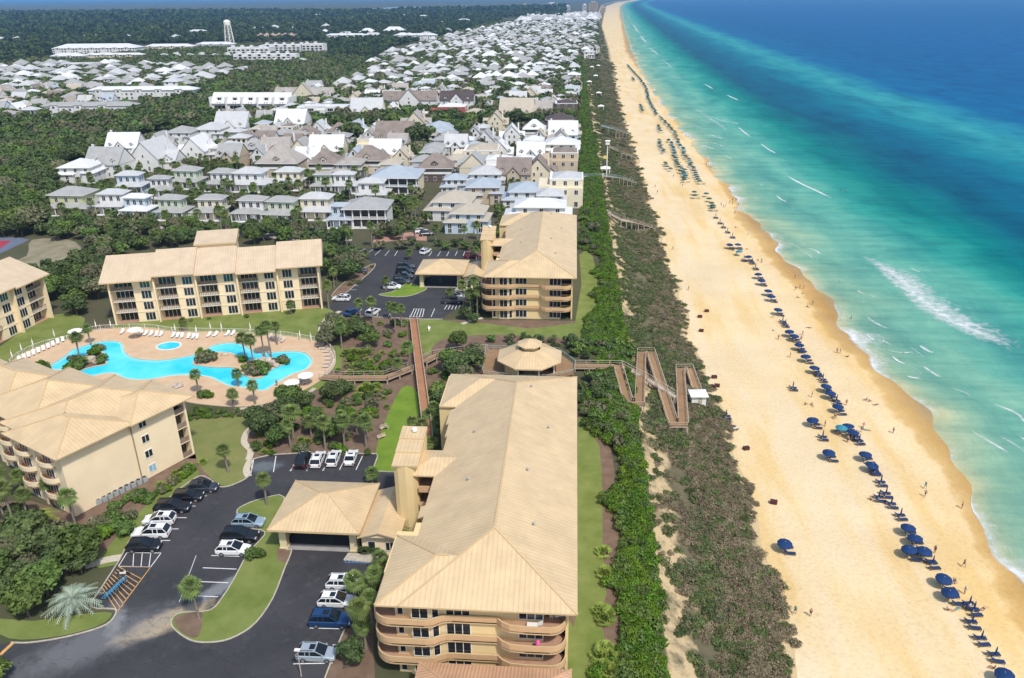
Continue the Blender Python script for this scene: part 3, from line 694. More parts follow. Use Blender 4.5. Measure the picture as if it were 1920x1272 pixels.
for a, b in [((330, 222), (375, 200)), ((375, 232), (420, 204)), ((428, 238), (462, 207)), ((485, 240), (510, 210)), ((540, 240), (557, 212)), ((732, 242), (750, 216)), ((782, 242), (798, 216)), ((832, 242), (846, 216)), ((880, 240), (893, 214)), ((925, 240), (935, 216)),
             ((300, 356), (365, 358)), ((270, 383), (345, 385)), ((244, 405), (335, 408)), ((222, 430), (325, 432)), ((345, 330), (385, 332)), ((310, 580), (355, 540)), ((505, 580), (525, 548)), ((745, 584), (765, 538)), ((440, 580), (455, 548))]: stripe(v5(*a), v5(*b), .16)
for t in range(5): stripe(v5(628 + t * 17, 584), v5(650 + t * 14, 538), .18)
stripe(v5(625, 584), v5(695, 584), .16); stripe(v5(645, 538), v5(705, 540), .16)
for t in range(5): stripe(v5(820 + t * 20, 542), v5(835 + t * 18, 518), .18)
tag(mk.build('road_markings', [line_m, line_o, line_b]), 'painted parking bay lines', None, None, 'structure')

# ------------------------------------------------------------------ swimming pool
deck = [v4(60, 850), v4(130, 795), v4(250, 745), v4(380, 715), v4(470, 680), v4(545, 658), v4(640, 652), v4(760, 648), v4(870, 652), v4(970, 668), v4(1150, 672), v4(1350, 676), v4(1580, 690), v4(1700, 708), v4(1800, 730), v4(1860, 765), v4(1888, 820), v4(1870, 880), v4(1790, 950), v4(1690, 1005), v4(1560, 1052), v4(1450, 1082), v4(1300, 1090), v4(1100, 1072), v4(1000, 1050), v4(800, 1010), v4(500, 1000), v4(250, 960), v4(80, 900)]
DECK = gpoly(deck, smooth=4)
DECK_PX = deck
pool = [v4(*p) for p in [(275, 862), (365, 805), (400, 772), (480, 745), (560, 725), (640, 720), (692, 735), (702, 775), (745, 812), (830, 826), (930, 826), (1060, 805), (1130, 782), (1200, 745), (1290, 730), (1360, 738), (1405, 762), (1455, 785), (1540, 783), (1640, 777), (1720, 788), (1757, 822), (1755, 850), (1718, 885), (1640, 912), (1560, 960), (1500, 997), (1440, 1000), (1380, 985), (1290, 977), (1230, 952), (1170, 925), (1060, 915), (960, 920), (860, 936), (770, 941), (690, 930), (650, 908), (600, 905), (520, 918), (440, 912), (375, 888), (300, 884)]]
POOL = gpoly(pool, smooth=3)
isl1 = [v4(*p) for p in [(376, 880), (382, 845), (430, 835), (480, 815), (500, 780), (545, 760), (580, 790), (590, 830), (600, 850), (545, 862), (490, 875), (440, 890)]]
isl2 = [v4(*p) for p in [(1085, 850), (1115, 815), (1150, 790), (1200, 785), (1290, 788), (1345, 812), (1370, 838), (1430, 830), (1500, 815), (1560, 825), (1610, 845), (1570, 862), (1520, 885), (1490, 915), (1450, 932), (1400, 925), (1350, 895), (1330, 872), (1200, 868), (1140, 862)]]
def sheet_holes(name, outer, holes, z, m, label, kind='structure'):
    polys = [[Vector((*p, 0)) for p in outer]] + [[Vector((*p, 0)) for p in h] for h in holes]
    flat = [p for q in polys for p in q]; mb = MB()
    for t in tessellate_polygon(polys):
        q = [flat[i] for i in t]
        if (q[1] - q[0]).cross(q[2] - q[0]).z < 0: q = q[::-1]
        mb.poly([(p.x, p.y, z) for p in q])
    return mb.build(name, m), mb
o, _ = sheet_holes('pool_terrace', DECK, [POOL], .14, deck_m, '')
tag(o, 'peach paved terrace around the pool', None, None, 'structure')
edge = MB()
for a, b in zip(DECK, DECK[1:] + DECK[:1]): edge.poly([(*a, 0), (*b, 0), (*b, .14), (*a, .14)])
edge.build('edge', walk_m, o)
pw = bpy.data.materials.new('pool_water'); pw.use_nodes = True
b_ = pw.node_tree.nodes['Principled BSDF']; b_.inputs['Base Color'].default_value = (*S(70, 218, 240, .95), 1); b_.inputs['Roughness'].default_value = .12; b_.inputs['Specular IOR Level'].default_value = .3
nt = pw.node_tree; ge = nt.nodes.new('ShaderNodeNewGeometry'); nz = nt.nodes.new('ShaderNodeTexNoise'); nz.inputs['Scale'].default_value = .12; nz.inputs['Detail'].default_value = 3
nt.links.new(ge.outputs['Position'], nz.inputs['Vector']); rp = ramp(nt, [(.35, S(44, 208, 238, .95)), (.65, S(104, 230, 242, .95))]); nt.links.new(nz.outputs['Fac'], rp.inputs[0]); nt.links.new(rp.outputs[0], b_.inputs['Base Color'])
n2 = nt.nodes.new('ShaderNodeTexNoise'); n2.inputs['Scale'].default_value = 2.5; nt.links.new(ge.outputs['Position'], n2.inputs['Vector']); bp = nt.nodes.new('ShaderNodeBump'); bp.inputs['Strength'].default_value = .12; bp.inputs['Distance'].default_value = .2
nt.links.new(n2.outputs['Fac'], bp.inputs['Height']); nt.links.new(bp.outputs[0], b_.inputs['Normal'])
I1, I2 = gpoly(isl1, smooth=3), gpoly(isl2, smooth=3)
po, _ = sheet_holes('swimming_pool', POOL, [], .03, pw, '')
tag(po, 'winding turquoise swimming pool with two planted islands', None, None, 'structure')
stp = MB(); sh = MB(); n = len(POOL); ar = sum(POOL[i - 1][0] * POOL[i][1] - POOL[i][0] * POOL[i - 1][1] for i in range(n)); sg = 1 if ar > 0 else -1
def inset(i, d):
    a, c = POOL[(i - 1) % n], POOL[(i + 1) % n]; L_ = math.hypot(c[0] - a[0], c[1] - a[1]) or 1
    return (POOL[i][0] - sg * (c[1] - a[1]) / L_ * d, POOL[i][1] + sg * (c[0] - a[0]) / L_ * d)
for i in range(n):
    j = (i + 1) % n
    stp.poly([(*inset(i, .1), .036), (*inset(j, .1), .036), (*inset(j, .75), .036), (*inset(i, .75), .036)][::sg])
    if (i // 6) % 4 == 0: sh.poly([(*inset(i, .75), .034), (*inset(j, .75), .034), (*inset(j, 1.5), .034), (*inset(i, 1.5), .034)][::sg])
stp.build('pool_ledge', mat('pool_ledge_water', S(150, 232, 240, .9), .15, var=.05, scale=1.5), po); sh.build('pool_step', mat('pool_step_water', S(112, 226, 240, .92), .15, var=.05, scale=1.5), po)
cop = MB()
for ring, s in ((POOL, 1), (I1, -1), (I2, -1)):
    n = len(ring)
    for i in range(n):
        a, b = Vector((*ring[i], 0)), Vector((*ring[(i + 1) % n], 0))
        if (b - a).length < .02: continue
        cop.poly([(a.x, a.y, .03), (b.x, b.y, .03), (b.x, b.y, .145), (a.x, a.y, .145)])
        cop.bar((a.x, a.y, .15), (b.x, b.y, .15), .34, .06)
cop.build('pool_coping', mat('pool_coping', S(240, 214, 180, .75), .8), po)
mb = MB(); mb.prism(I1, 0.0, .15); mb.build('pool_island', mulch_m, po)
mb = MB(); mb.prism(I2, 0.0, .15); mb.build('pool_island', deck_m, po)
mb = MB(); mb.prism(gpoly([v4(*p) for p in [(1385, 860), (1400, 840), (1480, 826), (1560, 832), (1590, 846), (1540, 866), (1500, 890), (1480, 912), (1440, 922), (1400, 905)]], smooth=3), .15, .19); mb.build('island_bed', mulch_m, po)
spa = [(P(*v4(950, 750)).x + 2.9 * math.cos(t), P(*v4(950, 750)).y + 2.4 * math.sin(t)) for t in np.linspace(0, 2 * math.pi, 24, endpoint=False)]
sp_ = sheet('spa_pool', spa, .165, pw, label='small round spa pool set in the pool terrace')
mb = MB()
for a, b in zip(spa, spa[1:] + spa[:1]): mb.bar((*a, .16), (*b, .16), .5, .12)
mb.build('spa_rim', mat('spa_rim', (.75, .68, .6), .8), sp_)
for q in [(-30, 462), (0, 462), (20, 462), (40, 456), (-10, 480), (20, 490), (60, 470), (90, 475), (120, 465), (130, 480), (0, 500), (50, 497)]: busy(P(*q).x, P(*q).y, 6.5)
# tennis court at the left edge
tc = sheet('tennis_court', gpoly([(-90, 500), (-90, 446), (36, 446), (56, 450), (0, 476)]), .05, mat('court_green', S(120, 130, 150, .7), .9), label='grey tennis court with red playing area')
mb = MB(); q = gpoly([(-70, 478), (-70, 452), (22, 452), (-5, 470)])
mb.poly([(*p, .058) for p in q]); mb.build('playing_area', mat('court_red', S(190, 70, 90, .7), .9), tc)
# ------------------------------------------------------------------ resort buildings
roof_m = seam_mat('cream_metal_roof', S(240, 210, 164, .73), .62, .10, line=.86)
roof_p = seam_mat('pale_metal_roof', S(238, 213, 179, .71), .62, .09, line=.88)
roof_cap = mat('roof_trim', S(228, 198, 150, .74), .5, var=.05)
roof_salmon = seam_mat('salmon_tile_roof', S(226, 180, 142, .80), .42, .14, line=.6)
wall_y = mat('cream_stucco', S(240, 212, 156, .86), .9, var=.04, scale=.4, bump=.05, bscale=9)
wall_c = mat('pale_stucco', S(246, 224, 186, .90), .9, var=.05, scale=.3, bump=.05, bscale=9)
wall_w = mat('white_stucco', S(232, 224, 208, .80), .9, var=.04, scale=.4)
slab_m = mat('balcony_band', S(230, 188, 142, .76), .85, var=.07, scale=.8)
slab_f = mat('balcony_floor', S(206, 164, 134, .66), .9, var=.1, scale=1)
trim_w = mat('white_trim', (.78, .75, .69), .6, var=.04)
glass_d = glass('dark_glass', (.018, .022, .026), .1)
glass_g = glass('green_glass', (.02, .10, .085), .12)
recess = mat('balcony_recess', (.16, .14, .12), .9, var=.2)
rail_br = mat('wood_rail', (.26, .19, .14), .8, var=.2, scale=3)
acm_ = mat('vent_metal', (.42, .40, .36), .5, var=.1)
post_c = mat('canopy_post', S(240, 222, 178, .78), .85, var=.05)

_WIN = {}
def window(parent, x, y, z, rz=0, w=2.0, h=2.1, n=3, gm=None, name='window', fm_=None):
    """frame with n lights plus its pane as sub-part; faces -y, origin bottom centre"""
    gm = gm or glass_d; fm_ = fm_ or trim_w
    key = (round(w, 2), round(h, 2), n, gm.name, fm_.name)
    if key not in _WIN:
        f = MB(); t = .09
        f.box(-w / 2, w / 2, -.07, .02, 0, t); f.box(-w / 2, w / 2, -.07, .02, h - t, h)
        for k in range(n + 1):
            c = -w / 2 + t / 2 + (w - t) * k / n; f.box(c - t / 2, c + t / 2, -.066, .016, t, h - t)
        p = MB(); p.poly([(-w / 2 + .04, -.03, .04), (w / 2 - .04, -.03, .04), (w / 2 - .04, -.03, h - .04), (-w / 2 + .04, -.03, h - .04)])
        fo = f.build(name, fm_, link=False); pn = p.build('pane', gm, link=False); _WIN[key] = (fo.data, pn.data)
        bpy.data.objects.remove(fo); bpy.data.objects.remove(pn)
    a, b = _WIN[key]
    fo = put(name, a, parent, (x, y, z), rz); put('pane', b, fo)
    return fo

def ribbon(parent, name, path, z, h, th, m, inner=None, floor=None, cap=None):
    """solid parapet following a plan polyline"""
    mb = MB(); n = len(path)
    nr = []
    for i in range(n):
        a, c = Vector((*path[max(i - 1, 0)], 0)), Vector((*path[min(i + 1, n - 1)], 0)); d = (c - a).normalized(); nr.append(Vector((-d.y, d.x, 0)) * th)
    for i in range(n - 1):
        A, B = Vector((*path[i], 0)), Vector((*path[i + 1], 0)); na, nb = nr[i], nr[i + 1]
        lo, hi = Vector((0, 0, z)), Vector((0, 0, z + h))
        mb.poly([A + lo, B + lo, B + hi, A + hi]); mb.poly([B + na * 0 + nb + lo, A + na + lo, A + na + hi, B + nb + hi]); mb.poly([A + hi, B + hi, B + nb + hi, A + na + hi]); mb.poly([A + na + lo, B + nb + lo, B + lo, A + lo])
    return mb.build(name, m, parent)

def beach_condo(y0, name, label, full=True):
    t = thing(name, label, 'apartment building', (-10.5, y0 + 1.5, 0))
    # local frame: x = world x + 10.5, y = world y - (y0 + 1.5); front wall at y = 0
    X0, X1 = -12.0, 11.2
    w = MB()
    w.box(X0 + 2.2, X1 - 3.0, 0, 14.6, 0, 11.9)              # front wing
    w.box(X1 - 3.0, X1, 2.6, 14.6, 0, 11.9)
    w.box(X0, X0 + 2.2, 4.4, 12.6, 0, 11.9)
    w.box(-7.0, X1, 14.6, 60.2, 0, 11.9)
    w.box(X0, -7.0, 48, 59.8, 0, 11.9)
    w.box(X1 - .35, X1, .2, 2.6, 0, 11.9)
    for z in (3.0, 6.0, 9.0): w.box(X0 + 2.2, X1 - 3.0, -.06, .0, z - .35, z - .1)
    w.build('wall', wall_y, t)
    r = MB(); sl = .37
    main = (-9.0, 12.2, -1.6, 60.6)
    wing = (-11.8, 12.196, -1.596, 11.6)
    rear = (-11.8, 6, 47.6, 60.59)
    r.hip(*main, 12.0, sl, 0, 1); r.hip(*wing, 11.996, sl, 0, 1); r.hip(*rear, 11.994, sl, 0, 1)
    for (e, c, d) in ((.9, 16.0, 18.6), (.25, 18.6, 26.6), (.4, 37.6, 42), (.9, 42, 47)):       # the left eave steps in and out on the same plane
        z1 = 12 - e * sl; r.slope([(-9.0, d, 12.0), (-9.0 - e, d, z1), (-9.0 - e, c, z1), (-9.0, c, 12.0)][1:3] + [(-9.0, c, 12.0), (-9.0, d, 12.0)], 0)
        r.poly([(-9 - e, d, z1 - .22), (-9 - e, c, z1 - .22), (-9 - e, c, z1), (-9 - e, d, z1)], 1); r.poly([(-9 - e, c, z1 - .22), (-9, c, 11.78), (-9, c, 12), (-9 - e, c, z1)], 1); r.poly([(-9, d, 11.78), (-9 - e, d, z1 - .22), (-9 - e, d, z1), (-9, d, 12)], 1); r.poly([(-9 - e, c, z1 - .22), (-9 - e, d, z1 - .22), (-9, d, 11.78), (-9, c, 11.78)], 1)
    r.hip(-13.6, -2, 25.9, 33.2, 11.97, .30, 0, 1)            # link to the stair tower
    rf = r.build('roof', [roof_m, roof_cap], t)
    c = MB(); c.caps(*main, 12.0, sl); E_ = (-11.8 + 6.6, -1.6 + 6.6, 11.996 + 6.6 * sl)
    c.bar((-11.8, -1.6, 12.03), (E_[0], E_[1], E_[2] + .03), .28, .1); c.bar((-11.8, 11.6, 12.03), (E_[0], E_[1], E_[2] + .03), .28, .1); c.bar((E_[0], E_[1], E_[2] + .03), (-1.6 - 2.2, E_[1], E_[2] + .03), .28, .1)
    for yy in (30, 42): c.box(7.2, 11.6, yy, yy + .08, 12.1, 12.4)
    c.build('ridge_cap', roof_cap, rf)
    for vx, vy in ((6.5, 12), (-3.5, 22), (5.0, 24), (-4.2, 36), (7.6, 38), (4.2, 50), (-5.5, 54), (-6, 4)):
        zz_ = 12 + sl * min(vx + 9.0, 12.2 - vx, vy + 1.6); v = MB(); v.tube([(vx, vy, zz_ - .3), (vx, vy, zz_ + .45)], .13, 8); v.lathe([(.24, zz_ + .45), (.2, zz_ + .55), (0, zz_ + .6)], 8, 0, (vx, vy, 0)); v.build('vent_pipe', acm_, rf)
    # gutter board under the eaves
    # balconies: curved at both ends of the front, thin and straight between
    def arc(cx, cy, rr, a0, a1, n=7): return [(cx + rr * math.cos(rad(a)), cy + rr * math.sin(rad(a))) for a in np.linspace(a0, a1, n)]
    left = [(X0 - .6, 7.0), (X0 - .6, 1.6)] + arc(X0 + 1.9, 1.1, 2.5, 180, 270, 8) + [(X0 + 6.6, -1.4)] + arc(X0 + 7.2, -2.3, .9, 90, 60, 3)[::1]
    left = [(X0 - .6, 7.0), (X0 - .6, 1.6)] + arc(X0 + 1.9, 1.1, 2.5, 180, 270, 8) + [(X0 + 6.0, -1.4), (X0 + 7.0, -1.25), (X0 + 7.7, -.75), (X0 + 8.3, -.45), (X0 + 9.2, -.38), (X0 + 14.6, -.38)]
    right = [(X0 + 14.6, -.38), (X0 + 15.2, -1.0), (X0 + 16.2, -1.5), (X0 + 18, -1.65), (X1 - 2.6, -1.65)] + arc(X1 - 2.2, .35, 2.0, 270, 350, 7) + [(X1 + .0, 2.2)]
    for z in (3.0, 6.0, 9.0):
        for nm, pth in (('l', left), ('r', right)):
            b = MB(); inner = [(pth[-1][0], 1.2), (pth[0][0], 1.2)] if nm == 'r' else [(pth[-1][0], .6), (X0 + 2.0, 4.4), (X0 + 1.0, 7.0)]
            b.prism(pth + inner, z - .28, z - .02, 0)
            bo = b.build('balcony', slab_f, t)
            ribbon(bo, 'parapet', pth, z - .30, 1.02, .14, slab_m)
            ribbon(bo, 'parapet_cap', [(p[0], p[1]) for p in pth], z + .72, .09, .17, roof_cap)
            ribbon(bo, 'slab_edge', [(p[0] * 1.0, p[1] - .03) for p in pth], z - .34, .16, .10, roof_cap)
    for z in (0, 3, 6, 9):
        window(t, X0 + 9.9, -.03, z + .45, 0, 3.0, 2.05, 3)
        window(t, X0 + 18.7, -.03, z + .45, 0, 3.0, 2.05, 3)
        # angled bay
        bm_ = MB(); bm_.prism([(X0 + 3.6, 0), (X0 + 4.2, -.5), (X0 + 6.6, -.5), (X0 + 7.6, 0)], z, z + 2.7)
        bo = bm_.build('bay_wall', wall_y, t)
        window(t, X0 + 5.35, -.53, z + .3, 0, 2.1, 2.25, 2); window(t, X0 + 7.15, -.27, z + .3, math.atan2(.5, 1.0), .9, 2.25, 1)
        window(t, X0 + 2.85, -.03, z + .3, 0, .8, 2.25, 1)
        rc = MB(); rc.box(X1 - 2.9, X1 - .4, 2.50, 2.58, z + .05, z + 2.55); rc.build('balcony_door', glass_d, t)
        window(t, X0 + 1.2, 4.36, z + .2, 0, 1.6, 2.2, 2)
    ft = MB()   # white chairs and a lounger on the upper balconies
    furn = [(X1 - 1.5, .6, 9.0, 'table'), (X1 - 4.3, -.8, 9.0, 'lounger')] if full else [(X1 - 1.5, .6, 3.0, 'table')]
    return t, furn

condo1, furn1 = beach_condo(71.3, 'apartment_building', 'near four storey cream building with long ribbed hip roof filling the bottom centre')
condo2, furn2 = beach_condo(189.8, 'apartment_building', 'cream four storey beachfront building with hip roof beyond the octagonal pavilion', False)
for y0 in (71.3, 189.8):
    busy(-5, y0 + 12, 13); busy(-5, y0 + 30, 14); busy(-5, y0 + 50, 15); busy(-17, y0 + 6, 7); busy(-17, y0 + 52, 7); busy(-24, y0 + 32, 6)

def stair_tower(dy, label):
    """tall slab-like stair and lift tower with stepped shed roof, west of the building"""
    t = thing('stair_tower', label, 'tower', (-24.0, 104 + dy, 0))
    w = MB()
    # plan narrows and curves at the front
    front = [(-1.9, -4.8), (-1.2, -5.35), (0, -5.6), (1.0, -5.3), (1.6, -4.4)]
    body = [(-1.9, 3.4), *[(x, y) for x, y in front], (1.7, 3.4)]
    n = len(body); zt = lambda y: 13.6 + (y + 5.6) * .14
    top = [(x, y, zt(y)) for x, y in body]
    for k in range(n):
        a, b = body[k], body[(k + 1) % n]; w.poly([(*a, 0), (*b, 0), (*b, zt(b[1])), (*a, zt(a[1]))])
    w.build('wall', wall_y, t)
    r = MB()
    for k, (ya, yb) in enumerate(((-5.5, -2.6), (-2.6, .4), (.4, 3.5))):
        z0, z1 = 13.72 + k * .22 + (ya + 5.7) * .13, 13.72 + k * .22 + (yb + 5.7) * .13
        r.slope([(-2.05, ya, z0), (1.9, ya, z0), (1.9, yb, z1), (-2.05, yb, z1)], 0)
        r.poly([(-2.05, ya, z0 - .3), (1.9, ya, z0 - .3), (1.9, ya, z0), (-2.05, ya, z0)], 1); r.poly([(1.9, ya, z0 - .3), (1.9, yb, z1 - .5), (1.9, yb, z1), (1.9, ya, z0)], 1)
        r.poly([(-2.05, yb, z1 - .5), (-2.05, ya, z0 - .5), (-2.05, ya, z0), (-2.05, yb, z1)], 1); r.poly([(1.9, yb, z1 - .5), (-2.05, yb, z1 - .5), (-2.05, yb, z1), (1.9, yb, z1)], 1)
    r.build('roof', [roof_m, roof_cap], t)
    v = MB(); v.lathe([(.45, 15.6), (.45, 16.0), (.3, 16.15), (0, 16.2)], 10, 0, (.1, 2.2, -.3)); v.build('vent_cap', trim_w, t)
    # open gallery between tower and building
    g = MB()
    for z in (0, 3, 6, 9): g.box(1.75, 6.6, -5.0, 1.2, z - .12, z + .1, 0)
    for z in (3, 6, 9): g.box(1.75, 6.6, -5.12, -5.0, z - .15, z + .95, 1)
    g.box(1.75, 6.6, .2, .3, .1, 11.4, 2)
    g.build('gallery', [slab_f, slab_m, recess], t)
    return t
stair_tower(0, 'tall cream stair tower with stepped roof beside the near building')
stair_tower(118.5, 'cream stair tower with stepped roof beside the far beachfront building')

def canopy(dy, label, k):
    """drive-through entrance canopy with hip roof on four posts and its low link to the tower"""
    t = thing('entrance_canopy', label, 'canopy', (-37.5, 100.2 + dy, 0))
    r = MB(); r.hip(-7.1, 7.1, -6.6, 6.6, 4.8, .36, 0, 1, th=.35); rf = r.build('roof', [roof_m, roof_cap], t)
    c = MB(); c.caps(-7.1, 7.1, -6.6, 6.6, 4.8, .36, w=.2); c.build('ridge_cap', roof_cap, rf)
    for (x, y) in ((-5.6, -4.4), (5.4, -4.4), (-5.6, 4.6), (5.4, 4.6)):
        p = MB(); p.box(x - .55, x + .55, y - .55, y + .55, 0, 4.45); p.box(x - .65, x + .65, y - .65, y + .65, 0, .35); p.build('post', post_c, t)
    wl = MB(); wl.box(-6.1, -5.8, -3.8, 4.0, 0, 1.1); wl.box(5.5, 5.8, -3.8, 4.0, 0, 4.4); wl.build('side_wall', post_c, t)
    fl = MB(); fl.box(-5.0, 4.8, -5.0, -3.6, 0.03, .045); fl.build('threshold', mat('threshold_paving', (.30, .29, .28), .8), t)
    lk = MB(); lk.box(6.9, 12.2, -5.4, 4.6, 0, 3.6); lo = lk.build('lobby', wall_c, t)
    lr = MB(); lr.gable(6.6, 13.0, -6.6, 5.6, 4.05, .30, 'y', 0, 1); lr.build('lobby_roof', [roof_m, wall_c], lo)
    window(t, 8.4, -5.43, .2, 0, 1.2, 2.4, 1); window(t, 11.2, -5.43, .9, 0, 1.4, 1.6, 2)
    pl = MB(); pl.prism([(4.3, -7.0), (9.8, -7.4), (9.8, -5.5), (4.6, -5.4)], 0.03, .2); pl.build('planter', kerb_m, t)
    busy(-37.5, 100.2 + dy, 9.5); busy(-28, 100 + dy, 6)
    return t
canopy(0, 'square entrance canopy with cream hip roof over the near driveway', 0)
canopy(118.6, 'entrance canopy with cream hip roof over the far driveway', 1)

# salmon roofed low building at the bottom edge
t = thing('low_building', 'low building with salmon tiled hip roof cut by the bottom edge', 'building', (-8, 60, 0))
w = MB(); w.box(-8, 8.2, -9, 8.6, 0, 4.2); w.build('wall', wall_y, t)
r = MB(); r.hip(-9.1, 9.2, -10, 9.7, 5.0, .34, 0, 1); rf = r.build('roof', [roof_salmon, roof_cap], t)
c = MB(); c.caps(-9.1, 9.2, -10, 9.7, 5.0, .34, w=.22); c.build('ridge_cap', roof_salmon, rf)

# west building (rotated): local x along the end wall, y away from it
wz = math.atan2(.885, .465)
wt = thing('apartment_building', 'cream building at left edge with stepped hip roofs and a blank end wall', 'apartment building', (-80.3, 101.2, 0), wz)
w = MB()
w.box(0, 12.2, 0, 14, 0, 11.9); w.box(12.2, 20.6, -.35, 9.2, 0, 11.9); w.box(20.6, 23.0, 1.4, 9.2, 0, 11.9); w.box(22.6, 23.0, -.35, 1.4, 0, 11.9)
w.box(1.2, 20.8, 14, 17.4, 0, 11.9); w.box(2.8, 17.8, 17.4, 28, 0, 11.9); w.box(3.8, 15.6, 28, 40, 0, 11.9); w.box(5, 12.8, 40, 55, 0, 11.9)
for z in (0, 3, 6, 9): w.box(20.6, 22.6, -.3, 1.4, z + (.0 if z else -.1), z + .12)
w.build('wall', wall_c, wt)
r = MB()
for (a, b, c_, d, z, s) in ((-1.3, 12.6, -1.4, 14.5, 12.0, .34), (11.3, 24.2, -1.75, 10.6, 11.99, .34), (.4, 22.0, 2.5, 18.6, 12.10, .34), (1.6, 19.2, 11, 29.2, 12.2, .38), (2.6, 16.8, 22, 41, 12.3, .42), (3.8, 14, 35, 56.5, 12.4, .46)): r.hip(a, b, c_, d, z, s, 0, 1)
rf = r.build('roof', [roof_m, roof_cap], wt)
c = MB()
for (a, b, c_, d, z, s) in ((-1.3, 12.6, -1.4, 14.5, 12.0, .34), (11.3, 24.2, -1.75, 10.6, 11.99, .34), (.4, 22.0, 2.5, 18.6, 12.10, .34), (1.6, 19.2, 11, 29.2, 12.2, .38), (2.6, 16.8, 22, 41, 12.3, .42)): c.caps(a, b, c_, d, z, s, w=.3)
c.build('ridge_cap', roof_cap, rf)
for z in (3.9, 6.9, 9.9): window(wt, 14.3, -.38, z, 0, 1.5, 1.5, 2)
window(wt, 14.4, -.38, .9, 0, 1.5, 1.5, 2, glass('pale_blue_glass', (.35, .55, .65), .2))
dp = MB(); dp.box(12.05, 12.2, -.45, -.30, .2, 11.8); dp.build('downpipe', mat('downpipe', (.25, .21, .17), .6), wt)
for z in (0, 3, 6, 9):
    b = MB(); b.box(20.65, 22.55, -.25, -.17, z + .15, z + 1.15); b.build('balcony_rail', rail_br, wt)
    b = MB(); b.box(20.65, 22.55, 1.3, 1.39, z + .13, z + 2.7); b.build('balcony_door', glass_d, wt)
# curved balconies on the face toward the trees
for k, (cy, rr) in enumerate(((4.2, 2.2), (11.0, 2.2), (22.5, 2.4))):
    x_ = 0 if cy < 14 else 1.2 if cy < 17 else 2.8
    for z in (3, 6, 9):
        pth = [(x_ - rr * math.sin(a) * .6, cy - rr * math.cos(a)) for a in np.linspace(0, math.pi, 11)]
        b = MB(); b.prism(pth[::-1], z - .28, z); bo = b.build('balcony', slab_f, wt)
        ribbon(bo, 'parapet', pth[::-1], z - .25, 1.05, .12, wall_c)
    for z in (0, 3, 6, 9): window(wt, x_ - .03, cy, z + .15, -math.pi / 2, 2.6, 2.3, 3)
    pp = MB(); pp.box(x_ - .35, x_, cy + 2.8, cy + 3.4, 0, 11.8); pp.build('pilaster', wall_c, wt)
for a, b, r_ in ((6, 6, 10), (17, 6, 10), (8, 20, 12), (18, 20, 10), (12, 38, 15), (12, 52, 14)):
    g = Matrix.Rotation(wz, 3, 'Z') @ Vector((a, b, 0)) + Vector((-80.3, 101.2, 0)); busy(g.x, g.y, r_)

